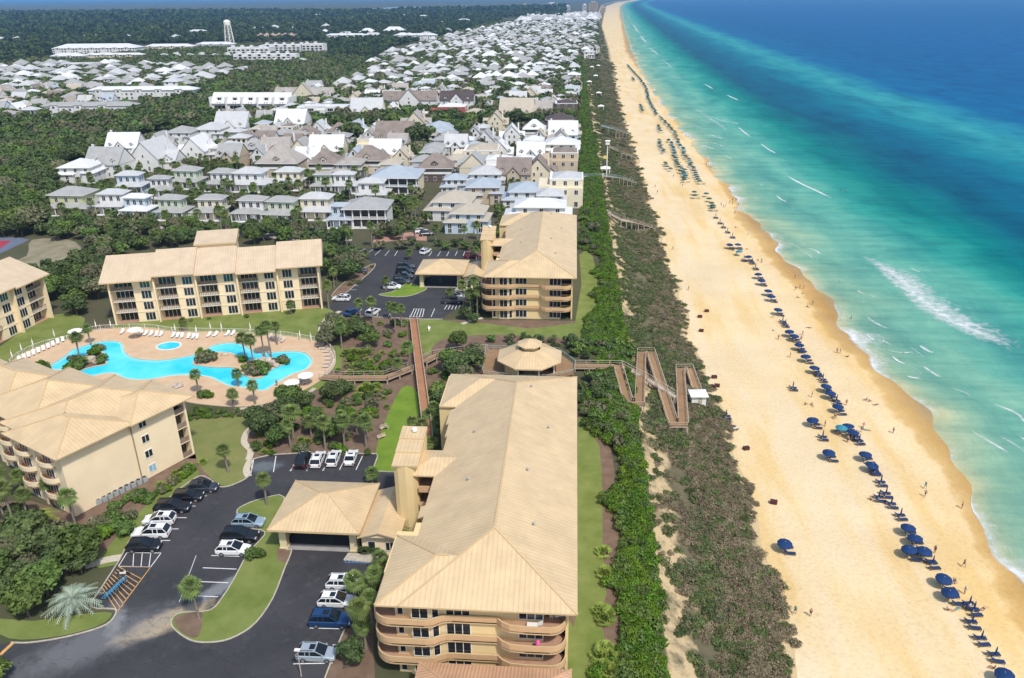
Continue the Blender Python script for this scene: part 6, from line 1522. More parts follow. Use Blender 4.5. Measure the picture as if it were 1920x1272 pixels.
person(*v4(1558, 972), 'stand', 'black', 'bather in black standing at the lower right rim of the pool', z=.15)
person(*v5(798, 392), 'walk', 'teal', 'person walking under the far entrance canopy', z=.04)

gm = 'small figures along the umbrella line'
for _ in range(34):
    yy = R.uniform(95, 330); x = interp(LINE, yy) + R.choice((R.uniform(1.5, 4), R.uniform(-4, -1.5), R.uniform(4, 14))); q = Q(x, yy, -9.6); ps = R.choice(('stand', 'walk', 'sit', 'lie'))
    person(*q, ps, R.choice({'stand': ('navy', 'red', 'white', 'black'), 'walk': ('navy', 'teal', 'pink'), 'sit': ('red', 'black', 'white'), 'lie': ('teal', 'navy')}[ps]), {'stand': 'standing', 'walk': 'walking', 'sit': 'sitting', 'lie': 'lying'}[ps] + ' beachgoer, one of the scattered figures near the umbrella line', gm)
# ------------------------------------------------------------------ beach umbrellas and chairs
navy_c = mat('navy_canvas', (.008, .036, .125), .75, var=.12, scale=1); teal_c = mat('teal_canvas', (.012, .075, .075), .75, var=.12, scale=1); aqua_c = mat('aqua_canvas', (.035, .22, .30), .75)
wood_l = mat('lounger_wood', (.13, .085, .055), .8, var=.2); navy_f = mat('navy_cushion', (.018, .04, .11), .8, var=.1)
NB = parasol_meshes(navy_c, 1.28, 1.75, 10, .42); TB = parasol_meshes(teal_c, 1.3, 1.75, 8, .42); AB = parasol_meshes(aqua_c, 1.28, 1.75, 8, .42)
BL = lounger_meshes(0, wood_l, navy_f); 
fc = MB(); fc.lathe([(.06, .75), (.15, 1.1), (.09, 2.1), (0, 2.5)], 7); FC = fc.build('folded_canopy', navy_c, link=False).data
tb = MB(); tb.box(-.22, .22, -.22, .22, .4, .45); tb.tube([(0, 0, 0), (0, 0, .42)], .04, 5)
def beach_spot(px, py, opened, label, group, mesh=NB, chairs=2, zc=None):
    zc = 2.0 if opened else 0.5
    p = P(px, py, -9.6 + zc); z = beach_z(p.x, p.y); p = P(px, py, z + zc)
    t = thing('beach_umbrella' if opened else 'folded_umbrella', label, 'beach umbrella', (p.x, p.y, z), R.uniform(0, 6), group)
    if opened: put('canopy', mesh[0], t); t.rotation_euler = (R.uniform(-.1, .1), R.uniform(-.1, .1), t.rotation_euler.z); put('pole', mesh[1], t)
    else: put('folded_canopy', FC, t); put('pole', WP[1], t).scale = (1, 1, .75)
    return p, z
rows = [(v8(*q), 1) for q in [(325, 15), (495, 45), (515, 75), (400, 172), (578, 182), (605, 232), (785, 537), (820, 588), (795, 642), (862, 648), (955, 780), (995, 850), (1258, 1245), (184, 610)]] + \
       [(v8(*q), 0) for q in [(545, 125), (650, 325), (675, 380), (640, 398), (700, 430), (745, 487), (900, 720), (1078, 918), (1100, 945), (1090, 1007), (1135, 1087), (1202, 1167), (620, 272), (368, 105)]] + \
       [(v6(*q), 1) for q in [(628, 135), (664, 135), (712, 188), (755, 265), (768, 292), (797, 338), (812, 362), (840, 420), (893, 516), (912, 535), (935, 575), (965, 625), (1000, 675), (1050, 755), (1070, 785), (1105, 845)]] + \
       [(v6(*q), 0) for q in [(725, 217), (741, 242), (860, 476), (872, 492), (940, 603), (1016, 707), (1036, 732), (1096, 827), (905, 768), (612, 893), (566, 18), (585, 42), (600, 60), (618, 82), (640, 104), (690, 206), (1180, 985)]]
rows.sort(key=lambda q: -q[0][1])
no, nf = 0, 0
CH = 'loungers along the umbrella line'
for (px, o_) in rows:
    if o_: no += 1; lab = f'open navy beach umbrella on the sand, {ORDN[no - 1]} up from the bottom right corner'
    else: nf += 1; lab = f'folded navy umbrella with dark loungers on the sand, {ORDN[nf - 1]} up from the bottom right corner'
    p, z = beach_spot(*px, o_, lab, 'navy umbrellas along the beach')
    n = no if o_ else nf
    for k, dx in enumerate((-.55, .55)):
        q = Vector((p.x, p.y, 0)) + Vector((.9, dx * 1.5, 0)) if o_ else Vector((p.x, p.y, 0)) + Vector((.15, dx * 1.2, 0))
        lounger(BL, q.x, q.y, beach_z(q.x, q.y), math.pi + R.uniform(-.15, .15), f"dark wooden lounger with navy cushion, {'near' if k == 0 else 'far'} one of the pair at the {ORDN[n - 1]} {'open' if o_ else 'folded'} umbrella", CH, 'beach_lounger', 'beach lounger')
for px, lab in ((v6(672, 165), 'pale aqua umbrella open in the umbrella line'), (v8(462, 52), 'aqua umbrella low beside two navy umbrellas')):
    beach_spot(*px, 1, lab, 'aqua umbrellas', AB)
# far rows of green umbrellas
far_lines = [[(180, 285), (200, 310), (225, 335), (245, 360), (262, 390), (268, 430), (290, 470), (310, 505)], [(318, 512), (335, 525), (360, 550), (385, 580), (400, 615), (425, 660), (440, 690), (465, 730), (480, 775), (508, 805)], [(520, 850), (530, 870), (545, 890), (556, 925)], [(315, 615), (325, 640), (338, 672)], [(362, 612), (375, 650), (390, 690), (405, 725), (420, 760), (438, 800)], [(318, 550), (326, 580)], [(236, 460), (246, 492)], [(350, 715), (365, 750)], [(200, 340), (208, 355)], [(470, 842), (480, 872)], [(425, 745), (438, 790)], [(572, 955), (588, 985)], [(395, 700), (410, 742)]]
nfar = 0
for ln in far_lines:
    w = [P(*v7(a, b), -8.0) for a, b in ln]
    for a, b in zip(w, w[1:]):
        L_ = (b - a).length; n = max(1, int(L_ / 4.6))
        for k in range(n):
            q = a + (b - a) * ((k + R.uniform(-.2, .2)) / n); 
            if nfar > 215: continue
            nfar += 1; z = beach_z(q.x, q.y)
            t = thing('beach_umbrella', 'dark green umbrella in the long far rows of umbrellas on the beach', 'beach umbrella', (q.x + R.uniform(-.8, .8), q.y, z), R.uniform(0, 6), 'far rows of dark green umbrellas')
            put('canopy', (TB if R.random() < .93 else AB)[0], t); put('pole', TB[1], t)
            if R.random() < .5:
                lo = put('beach_lounger', BL[1], None, (q.x + 1.6, q.y, z + .02), math.pi); tag(lo, 'dark lounger beside the far rows of dark green umbrellas', 'beach lounger', 'far loungers')
# things along the foot of the dune
mar = mat('maroon_box', (.085, .028, .024), .8, var=.2)
bx = MB(); bx.box(-.75, .75, -.5, .5, .15, .8); bx.box(-.8, .8, -.55, .55, .8, .9); [bx.box(x - .06, x + .06, y - .06, y + .06, 0, .2) for x in (-.6, .6) for y in (-.4, .4)]
bxo = bx.build('storage_box', mar, link=False)
for i, px in enumerate([v6(497, 458), v6(503, 520), v6(560, 724), v6(556, 766), v6(572, 762), v6(700, 1038), v8(130, 425), v7(293, 945), (1325, 585), (1222, 405), (1238, 436)]):
    p = P(*px, -9); p = P(*px, beach_z(p.x, p.y)); o = put('storage_box', bxo.data, None, (p.x, p.y, beach_z(p.x, p.y) - .05), R.uniform(-.4, .4)); o.scale = (.8, .8, .8); tag(o, f'dark maroon beach box at the foot of the dune', 'beach box', 'maroon boxes along the foot of the dune')
hullm = mat('kayak_white', (.80, .78, .75), .5); pink = mat('kayak_pink', (.70, .12, .22), .5)
for i, (px, m_, lab) in enumerate([(v6(612, 938), pink, 'pink kayak lying on the sand next to the white kayak'), (v6(625, 950), hullm, 'white kayak lying on the sand at the foot of the dune')]):
    kb = MB(); st = []
    for x, w, zt in ((-1.9, .03, .42), (-1.4, .26, .34), (-.5, .40, .30), (.5, .40, .30), (1.4, .26, .34), (1.9, .03, .44)): st.append([(x, -w, zt), (x, -w * .7, .08), (x, w * .7, .08), (x, w, zt)])
    loft(kb, st); p = P(*px, -9); z = beach_z(p.x, p.y); p = P(*px, z); tag(kb.build('kayak', m_, None, (p.x, p.y, z), .1 + .1 * i), lab, 'kayak')
# shades on the far dune
for i, (x, y) in enumerate([(1122, 118), (1117, 140), (1123, 172), (1127, 197), (1105, 155), (1110, 125), (1135, 318)]):
    p = P(x, y, 0); t = thing('shade_hut', f'tiny white roofed shade hut on the dune boardwalks, {ORDN[i]} counted from the far end' if i < 6 else 'white roofed shade at the foot of the flag mast', 'shade hut', (p.x, p.y, min(0, dune_z(p.x, p.y))), 0, 'white shade huts on the dune')
    m = MB(); m.hip(-2.4, 2.4, -2.4, 2.4, 2.8, .4); m.build('roof', mat('white_roof', (.85, .83, .78), .5), t); m = MB()
    for a in (-2, 2):
        for b in (-2, 2): m.box(a - .1, a + .1, b - .1, b + .1, 0, 2.7)
    m.build('post', trim_w, t)
# ------------------------------------------------------------------ town houses
RF = {'grey': seam_mat('grey_metal_roof', (.37, .365, .35), .5, .10, line=.85, rough=.55), 'light grey': seam_mat('light_metal_roof', (.52, .52, .515), .5, .08, line=.88, rough=.5), 'white': seam_mat('white_metal_roof', (.68, .68, .68), .5, .05, line=.9, rough=.5),
      'silver blue': seam_mat('silver_metal_roof', (.40, .445, .49), .5, .06, line=.86, rough=.45), 'tan': seam_mat('tan_metal_roof', (.47, .41, .32), .5, .06, line=.88, rough=.6), 'brown': seam_mat('brown_shingle_roof', (.25, .205, .175), .35, .18, axis=1, line=.8, rough=.9), 'dark brown': seam_mat('dark_shingle_roof', (.09, .07, .068), .35, .18, axis=1, line=.8, rough=.9), 'taupe': seam_mat('taupe_shingle_roof', (.38, .345, .31), .35, .15, axis=1, line=.85, rough=.9)}
WC = {'white': (.70, .69, .66), 'cream': (.70, .62, .46), 'pale green': (.52, .60, .42), 'yellow green': (.52, .52, .30), 'pale blue': (.50, .60, .66), 'pale yellow': (.70, .62, .40), 'tan': (.52, .42, .30), 'grey': (.46, .45, .42), 'dark': (.12, .09, .075), 'red': (.42, .09, .075), 'coral': (.60, .27, .18), 'pink': (.66, .44, .38)}
WM = {k: mat('wall_' + k.replace(' ', '_'), v, .9, var=.05, scale=.5) for k, v in WC.items()}
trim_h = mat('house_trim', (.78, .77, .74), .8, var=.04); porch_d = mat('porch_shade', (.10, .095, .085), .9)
HK = {}
NHOUSE = 0
class House:
    """collects parts; when near, each part is a mesh of its own, else all goes in one mesh"""
    def __init__(s, name, label, x, y, rz, roof, wall, group, near, cat='house'):
        s.near = near; s.mats = [WM[wall], RF[roof], trim_h, glass_d, porch_d]
        if near: s.t = thing(name, label, cat, (x, y, 0), rz, group)
        else: s.name, s.label, s.loc, s.rz, s.group, s.cat, s.mb = name, label, (x, y, 0), rz, group, cat, MB()
        s.parts = {}
    def part(s, name):
        if not s.near: return s.mb
        return s.parts.setdefault(name, MB())
    def new(s, name):
        if not s.near: return s.mb
        k = name + '#%d' % len(s.parts); s.parts[k] = MB(); return s.parts[k]
    def win(s, x, y, z, rz=0, w=1.1, h=1.5, n=2):
        if s.near: window(s.t, x, y, z, rz, w, h, n, fm_=trim_h)
        else:
            c, d = math.cos(rz), math.sin(rz); q = lambda a, b: (x + a * c + .04 * d, y + a * d - .04 * c, z + b)
            s.mb.poly([q(-w / 2, 0), q(w / 2, 0), q(w / 2, h), q(-w / 2, h)], 3)
    def done(s):
        if s.near:
            for k, m in s.parts.items(): m.build(k.split('#')[0], s.mats, s.t)
            return s.t
        o = s.mb.build(s.name, s.mats, None, s.loc, s.rz); return tag(o, s.label, s.cat, s.group)

def house(style, x, y, rz, w, d, roof, wall, label, group, near=True, name=None, cat='house', h=None):
    global NHOUSE; NHOUSE += 1
    H = House(name or 'house', label, x, y, rz, roof, wall, group, near, cat)
    g = random.Random(NHOUSE); x0, x1, y0, y1 = -w / 2, w / 2, -d / 2, d / 2
    if style == 'cottage':           # two tier: skirt roof and porch below, smaller upper storey with hip roof
        hw = H.part('wall'); hw.box(x0 + .8, x1 - .8, y0 + 2.4, y1 - .6, 0, 3.5, 0); k = .13 * w; sft = g.choice((-1, 0, 1)) * .07 * w
        ux0, ux1, uy0, uy1 = x0 + k + sft, x1 - k + sft, y0 + 4.0, y1 - 1.6; hw.box(ux0, ux1, uy0, uy1, 3.4, 7.9, 0)
        lo = H.new('porch_roof'); lo.hip(x0, x1, y0, y1, 3.7, .30, 1, 2, .2)
        up = H.new('roof'); up.hip(ux0 - .8, ux1 + .8, uy0 - .8, uy1 + .8, 7.9, .42, 1, 2, .2)
        for t in np.linspace(x0 + .4, x1 - .4, 5): p = H.new('porch_post'); p.box(t - .14, t + .14, y0 + .35, y0 + .63, 0, 3.5, 2)
        pd = H.new('porch'); pd.box(x0 + .3, x1 - .3, y0 + .3, y0 + 2.4, 0, .3, 2); H.part('wall').poly([(x0 + 1, y0 + 2.37, .3), (x1 - 1, y0 + 2.37, .3), (x1 - 1, y0 + 2.37, 3.3), (x0 + 1, y0 + 2.37, 3.3)], 0)
        for t in (.2, .5, .8): H.win(x0 + w * t, y0 + 2.34, .6, 0, 1.3, 2.2, 2); H.win(ux0 + (ux1 - ux0) * t, uy0 - .03, 5.0, 0, 1.4, 2.0, 2)
        for t in (.3, .7): H.win(ux1 + .03, uy0 + (uy1 - uy0) * t, 4.9, math.pi / 2, 1.2, 1.6, 2)
        H.win(x1 - .77, y1 - 4, .9, math.pi / 2, 1.2, 1.6, 2)
    elif style == 'porch':           # three storey with screened porches on the front
        hw = H.part('wall'); hw.box(x0, x1, y0 + 2.2, y1, 0, 7.4, 0)
        r = H.new('roof'); r.hip(x0 - .8, x1 + .8, y0 - .9, y1 + .8, 7.5, .40, 1, 2, .25); l2 = H.new('roof_skirt'); l2.hip(x0 - .5, x1 + .5, y0 - .6, y0 + 3.0, 3.85, .22, 1, 2, .2)
        s_ = H.new('porch'); s_.box(x0, x1, y0 + 2.1, y0 + 2.16, .3, 7.2, 4)
        for z in (.0, 3.5): q = H.new('porch_floor'); q.box(x0, x1, y0, y0 + 2.2, z, z + .25, 2)
        for t in np.linspace(x0 + .2, x1 - .2, 6): p = H.new('column'); p.box(t - .2, t + .2, y0 + .05, y0 + .45, .2, 7.3, 2)
        for z in (.8, 4.4): q = H.new('porch_rail'); q.box(x0, x1, y0 + .1, y0 + .18, z, z + .12, 2)
        for t in (.25, .5, .75): H.win(x1 + .03, y0 + d * t, 4.4, math.pi / 2, 1.2, 1.8, 2); H.win(x1 + .03, y0 + d * t, .9, math.pi / 2, 1.2, 1.8, 2)
    elif style == 'villa':           # broad hip with lower wings
        hh = h or 7.2; hw = H.part('wall'); hw.box(x0 + w * .15, x1 - w * .1, y0 + 1.5, y1, 0, hh, 0); hw.box(x0, x0 + w * .5, y0, y1 - 2, 0, hh - 2.9, 0); hw.box(x1 - w * .3, x1, y0 + .8, y1 - 1, 0, hh - 2.4, 0)
        r = H.new('roof'); r.hip(x0 + w * .15 - .8, x1 - w * .1 + .8, y0 + .7, y1 + .8, hh, .38, 1, 2, .25); r = H.new('wing_roof'); r.hip(x0 - .7, x0 + w * .5 + .6, y0 - .7, y1 - 1.4, hh - 2.88, .34, 1, 2, .2); r = H.new('wing_roof'); r.hip(x1 - w * .3 - .6, x1 + .7, y0 + .1, y1 - .4, hh - 2.36, .34, 1, 2, .2)
        for t in (.3, .55, .8): H.win(x0 + w * t, y0 + 1.47, hh - 2.2, 0, 1.4, 1.6, 2)
        for t in (.12, .36): H.win(x0 + w * t, y0 - .03, hh - 5.2, 0, 1.4, 1.7, 2); H.win(x0 + w * t, y0 - .03, .3, 0, 1.4, 1.7, 2)
        H.win(x1 - w * .15, y0 + .77, hh - 4.9, 0, 1.6, 1.7, 2); H.win(x1 - w * .15, y0 + .77, .5, 0, 1.6, 1.7, 2)
        for t in (.35, .65): H.win(x1 + .03, y0 + d * t, hh - 4.8, math.pi / 2, 1.3, 1.6, 2)
    elif style == 'gable':           # steep gable with the end to the camera, dormers and lower wings
        hh = h or 6.2; hw = H.part('wall'); hw.box(x0 + w * .2, x1 - w * .2, y0, y1, 0, hh, 0); hw.box(x0, x1, y0 + d * .3, y1 - d * .15, 0, hh - 2.4, 0)
        r = H.new('roof'); r.gable(x0 + w * .2 - .5, x1 - w * .2 + .5, y0 - .3, y1 + .3, hh - .1, 1.05, 'y', 1, 0)
        r = H.new('wing_roof'); r.gable(x0 - .5, x1 + .5, y0 + d * .3 - .5, y1 - d * .15 + .5, hh - 2.5, .85, 'x', 1, 0)
        q = H.new('chimney'); q.box(x1 - w * .2 - .9, x1 - w * .2 - .1, .6, 1.5, hh - 1, hh + w * .30 + 1.2, 0)
        for t in (.4, .6): H.win(x0 + w * t, y0 - .03, hh - 2.3, 0, 1.0, 1.7, 2); H.win(x0 + w * t, y0 - .03, .5, 0, 1.2, 2.1, 2)
        H.win(0, y0 - .03, hh + .5, 0, .9, 1.5, 1)
        for t in (.1, .9): H.win(x0 + w * t, y0 + d * .3 - .03, hh - 4.6, 0, 1.1, 1.6, 2)
        dm = H.new('dormer'); dm.box(x1 - w * .22, x1 - w * .08, y0 + d * .3 + .2, y0 + d * .5, hh - 2.6, hh - .6, 0); dm.gable(x1 - w * .25, x1 - w * .05, y0 + d * .3 - .1, y0 + d * .6, hh - .7, .8, 'y', 1, 0); H.win(x1 - w * .15, y0 + d * .3 + .17, hh - 2.2, 0, .8, 1.2, 1)
    elif style == 'crossgable':      # long ridge across, gabled centre bay, dormers
        hh = h or 6.0; hw = H.part('wall'); hw.box(x0, x1, y0, y1, 0, hh, 0); hw.box(-w * .18, w * .18, y0 - 1.5, y0 + 1, 0, hh + .3, 0)
        r = H.new('roof'); r.gable(x0 - .5, x1 + .5, y0 - .5, y1 + .5, hh, .95, 'x', 1, 0); r = H.new('bay_roof'); r.gable(-w * .18 - .4, w * .18 + .4, y0 - 1.8, 0, hh + .25, 1.05, 'y', 1, 0)
        for t in (.12, .3, .7, .88): H.win(x0 + w * t, y0 - .03, hh - 2.2, 0, 1.1, 1.5, 2); H.win(x0 + w * t, y0 - .03, .6, 0, 1.2, 1.8, 2)
        H.win(0, y0 - 1.53, hh - 2.2, 0, 1.4, 1.7, 2); H.win(0, y0 - 1.53, hh + .8, 0, .9, 1.2, 1); H.win(0, y0 - 1.53, .4, 0, 1.6, 2.2, 2)
        for t in (.16, .84):
            dm = H.new('dormer'); cx = x0 + w * t; dm.box(cx - .8, cx + .8, y0 + .6, y0 + d * .4, hh + .4, hh + 2.2, 0); dm.gable(cx - 1.1, cx + 1.1, y0 + .3, y0 + d * .45, hh + 2.1, .8, 'y', 1, 0); H.win(cx, y0 + .57, hh + .7, 0, .9, 1.2, 1)
        q = H.new('chimney'); q.box(x0 + .6, x0 + 1.5, .2, 1.1, hh, hh + d * .48 + 1.3, 0)
    elif style == 'pyramid':
        hh = h or 6.4; hw = H.part('wall'); hw.box(x0 + .6, x1 - .6, y0 + .6, y1 - .6, 0, hh, 0); r = H.new('roof'); r.hip(x0, x1, y0, y1, hh, .85, 1, 2, .25)
        dm = H.new('dormer'); dm.box(-1.2, 1.2, y0 + 1.2, 0, hh, hh + 2.2, 0); dm.gable(-1.6, 1.6, y0 + .8, .3, hh + 2.1, .75, 'y', 1, 0); H.win(0, y0 + 1.17, hh + .5, 0, 1.5, 1.4, 2)
        pr = H.new('porch'); pr.box(x0 + .8, x1 - .8, y0 + .53, y0 + .58, hh - 2.6, hh - .3, 4); pr2 = H.new('porch_rail'); pr2.box(x0 + .5, x1 - .5, y0 + .3, y0 + .42, hh - 2.7, hh - 1.8, 2)
        for t in (.25, .5, .75): H.win(x0 + w * t, y0 + .55, .6, 0, 1.3, 1.9, 2); H.win(x1 - .57, y0 + d * t, hh - 2.4, math.pi / 2, 1.1, 1.5, 2)
    elif style == 'stucco':          # flat parapet block with gabled end and stepped terraces
        hh = h or 9; hw = H.part('wall'); hw.box(x0, x1, y0, y1, 0, hh - 3, 0); hw.box(x0 + w * .25, x1, y0 + 1.5, y1, hh - 3, hh, 0); hw.box(x0 + w * .25 - .1, x1 + .1, y0 + 1.4, y1 + .1, hh, hh + .3, 2)
        r = H.new('roof'); r.hip(x0 + w * .3, x1 - .3, y0 + 2, y1 - .3, hh + .32, .30, 1, 2, .1); q = H.new('parapet'); q.box(x0 - .1, x0 + w * .25, y0 - .1, y1, hh - 3, hh - 2.1, 0)
        for t in (.35, .6, .85): H.win(x0 + w * t, y0 + 1.47, hh - 2.3, 0, 1.5, 1.9, 2); H.win(x0 + w * t, y0 - .03, hh - 5.6, 0, 1.5, 1.9, 2); H.win(x0 + w * t, y0 - .03, .5, 0, 1.5, 2.2, 2)
        for t in (.25, .5, .75): H.win(x1 + .03, y0 + d * t, hh - 2.4, math.pi / 2, 1.4, 1.8, 2); H.win(x1 + .03, y0 + d * t, hh - 5.6, math.pi / 2, 1.4, 1.8, 2)
    elif style == 'long':            # long hip roofed block, two or three storeys, many windows
        hh = h or 8; hw = H.part('wall'); hw.box(x0, x1, y0, y1, 0, hh, 0); r = H.new('roof'); r.hip(x0 - .8, x1 + .8, y0 - .8, y1 + .8, hh, .34, 1, 2, .3)
        n = max(3, int(w / 4.2)); s_ = int(hh // 3)
        for i in range(n):
            cx = x0 + w * (i + .5) / n
            for k in range(s_): H.win(cx, y0 - .03, .7 + 3.0 * k, 0, 1.9, 1.8, 2)
        for i in range(n // 4): bay = H.new('bay'); cx = x0 + w * (i + .5) * 4 / n; bay.box(cx - 2.5, cx + 2.5, y0 - 1.2, y0 + 1, 0, hh + .8, 0); bay.hip(cx - 3, cx + 3, y0 - 1.7, y0 + 5, hh + .8, .4, 1, 2, .2); H.win(cx, y0 - 1.23, hh - 1.9, 0, 2, 1.6, 2); H.win(cx, y0 - 1.23, 1, 0, 2, 1.8, 2)
    elif style == 'modern':          # flat white block with deep dark openings
        hh = h or 10; hw = H.part('wall'); hw.box(x0, x1, y0 + .5, y1, 0, hh, 0)
        n = max(2, int(w / 6))
        for i in range(n):
            hw2 = H.new('wall'); a = x0 + w * i / n; b = a + w / n * .86; top = hh + (0, .8, -1.6, .4)[i % 4]; hw2.box(a, b, y0 - .8, y0 + .5, 0, top, 0)
            for z in np.arange(.6, top - 2.2, 3.1): H.win((a + b) / 2, y0 - .83, float(z), 0, (b - a) * .68, 2.0, 3)
        r = H.new('roof'); r.box(x0 - .2, x1 + .2, y0 + .3, y1 + .2, hh, hh + .35, 1)
        for i in range(n // 2): q = H.new('roof_pavilion'); cx = x0 + w * (i + .5) * 2 / n; q.box(cx - 2, cx + 2, y0 + 3, y0 + 7, hh, hh + 2.6, 0); q.hip(cx - 2.4, cx + 2.4, y0 + 2.6, y0 + 7.4, hh + 2.6, .3, 1, 2, .2)
    return H.done()

def hs(px, py, wpx, style, roof, wall, z=7.0, dk=.85, rz=None, near=None, h=None):
    """place by the centre of its roof in the photo and its width there"""
    p = P(px, py, z); w = wpx / (FOC / depth(p.x, p.y, z))
    d = w * dk; busy(p.x, p.y, max(w, d) * .52)
    return p.x, p.y, w, d, (rad(R.uniform(-4, 4)) if rz is None else rad(rz))

ROWS = {}
def row(key, place, items, z=7.0, near=True):
    items = sorted(items, key=lambda q: q[0])
    for i, (px, py, wpx, style, roof, wall, *ex) in enumerate(items):
        kw = ex[0] if ex else {}
        x, y, w, d, rz = hs(px, py, wpx, style, roof, wall, kw.get('z', z), kw.get('dk', .85), kw.get('rz'))
        nm = {'cottage': 'cottage', 'porch': 'cottage', 'villa': 'house', 'gable': 'gabled_house', 'crossgable': 'gabled_house', 'pyramid': 'house', 'stucco': 'stucco_house', 'long': 'apartment_block', 'modern': 'apartment_block'}[style]
        desc = {'cottage': 'two tiered cottage', 'porch': 'screened porch house', 'villa': 'hip roofed house', 'gable': 'steep gabled house', 'crossgable': 'gabled bay house', 'pyramid': 'pyramid roofed house', 'stucco': 'stucco house', 'long': 'long block', 'modern': 'blocky building'}[style]
        lab = kw.get('label') or f"{wall} {desc} under {roof} roof, {ORDN[i]} from left in {place}"
        house(style, x, y, rz, w, d, roof, wall, lab, key, near, nm, 'house' if style not in ('long', 'modern') else 'apartment building', kw.get('h'))

row('front row of cottages', 'the front row', [
    (140, 366, 88, 'cottage', 'grey', 'yellow green'), (215, 366, 62, 'cottage', 'light grey', 'white'), (258, 374, 58, 'cottage', 'white', 'pale blue'), (323, 376, 60, 'cottage', 'grey', 'pale green'), (391, 376, 62, 'cottage', 'grey', 'cream'),
    (468, 378, 62, 'cottage', 'grey', 'white'), (528, 380, 66, 'cottage', 'grey', 'pale green'), (597, 374, 72, 'cottage', 'light grey', 'cream'), (640, 390, 52, 'cottage', 'silver blue', 'pale blue'), (690, 386, 78, 'porch', 'grey', 'white'),
    (850, 372, 92, 'villa', 'tan', 'white'), (878, 400, 78, 'villa', 'tan', 'pale blue', dict(z=6)), (1010, 384, 120, 'villa', 'white', 'white', dict(z=7, dk=.5, rz=0))])
row('second row of cottages', 'the second row', [
    (245, 331, 56, 'cottage', 'light grey', 'pale blue'), (302, 338, 48, 'cottage', 'grey', 'white'), (350, 322, 58, 'cottage', 'grey', 'pale green'), (413, 326, 56, 'cottage', 'grey', 'white'), (473, 326, 70, 'cottage', 'light grey', 'white'), (538, 324, 60, 'cottage', 'light grey', 'cream'),
    (603, 331, 42, 'cottage', 'grey', 'pale green'), (648, 330, 50, 'cottage', 'light grey', 'white'), (700, 345, 62, 'cottage', 'light grey', 'white'), (745, 328, 86, 'porch', 'silver blue', 'pale yellow'), (818, 308, 66, 'pyramid', 'brown', 'dark'), (853, 334, 48, 'villa', 'silver blue', 'white'), (910, 322, 74, 'villa', 'light grey', 'white'),
    (905, 346, 76, 'villa', 'silver blue', 'tan'), (985, 354, 82, 'villa', 'silver blue', 'white'), (1052, 336, 82, 'stucco', 'light grey', 'cream', dict(h=11, rz=0, z=10)), (1030, 368, 60, 'villa', 'light grey', 'white', dict(z=6))])
row('gabled houses behind the cottages', 'the third row', [
    (150, 310, 76, 'villa', 'white', 'white'), (205, 300, 66, 'crossgable', 'grey', 'white'), (237, 270, 58, 'crossgable', 'white', 'white'), (290, 288, 92, 'gable', 'light grey', 'white'), (372, 276, 74, 'gable', 'white', 'white'), (428, 275, 64, 'villa', 'light grey', 'cream'), (478, 274, 48, 'pyramid', 'grey', 'white'),
    (528, 298, 80, 'pyramid', 'taupe', 'tan'), (520, 276, 52, 'crossgable', 'taupe', 'cream'), (567, 274, 54, 'gable', 'grey', 'cream'), (612, 300, 62, 'pyramid', 'brown', 'cream'), (616, 276, 62, 'crossgable', 'white', 'cream'), (655, 305, 60, 'villa', 'taupe', 'grey'), (694, 294, 66, 'pyramid', 'brown', 'cream'), (725, 282, 58, 'crossgable', 'white', 'white'),
    (743, 254, 70, 'crossgable', 'brown', 'cream'), (893, 284, 84, 'stucco', 'tan', 'cream', dict(h=8.5)), (965, 318, 62, 'crossgable', 'brown', 'tan'), (1010, 312, 68, 'gable', 'brown', 'cream'), (1050, 300, 66, 'stucco', 'brown', 'tan', dict(h=11, rz=0)), (996, 284, 50, 'crossgable', 'white', 'white'), (1050, 274, 70, 'villa', 'white', 'cream', dict(h=9)), (938, 275, 48, 'gable', 'white', 'white')])
row('houses around the red store', 'the fourth row', [
    (300, 262, 50, 'gable', 'grey', 'white'), (340, 246, 60, 'villa', 'grey', 'white'), (395, 240, 64, 'villa', 'light grey', 'white'), (440, 232, 60, 'crossgable', 'light grey', 'white'), (530, 250, 52, 'villa', 'grey', 'cream'), (578, 248, 42, 'pyramid', 'brown', 'white'), (550, 226, 56, 'crossgable', 'white', 'white'), (600, 238, 44, 'gable', 'light grey', 'white'), (637, 244, 44, 'pyramid', 'brown', 'white'), (668, 240, 50, 'gable', 'silver blue', 'white'), (705, 242, 44, 'gable', 'white', 'white'),
    (780, 224, 56, 'gable', 'taupe', 'cream'), (822, 238, 66, 'villa', 'silver blue', 'pale blue'), (912, 256, 48, 'gable', 'grey', 'white'), (960, 246, 46, 'gable', 'white', 'white'), (1002, 238, 44, 'pyramid', 'white', 'white'), (1000, 262, 44, 'villa', 'white', 'white'), (1056, 246, 52, 'crossgable', 'white', 'white'), (1048, 228, 62, 'villa', 'dark brown', 'cream', dict(h=9)), (930, 222, 46, 'gable', 'tan', 'cream'), (970, 208, 62, 'crossgable', 'tan', 'cream'), (1012, 206, 46, 'crossgable', 'taupe', 'cream'), (1055, 204, 54, 'stucco', 'dark brown', 'dark', dict(h=11)), (690, 206, 58, 'crossgable', 'light grey', 'cream'), (735, 206, 44, 'gable', 'white', 'cream')])
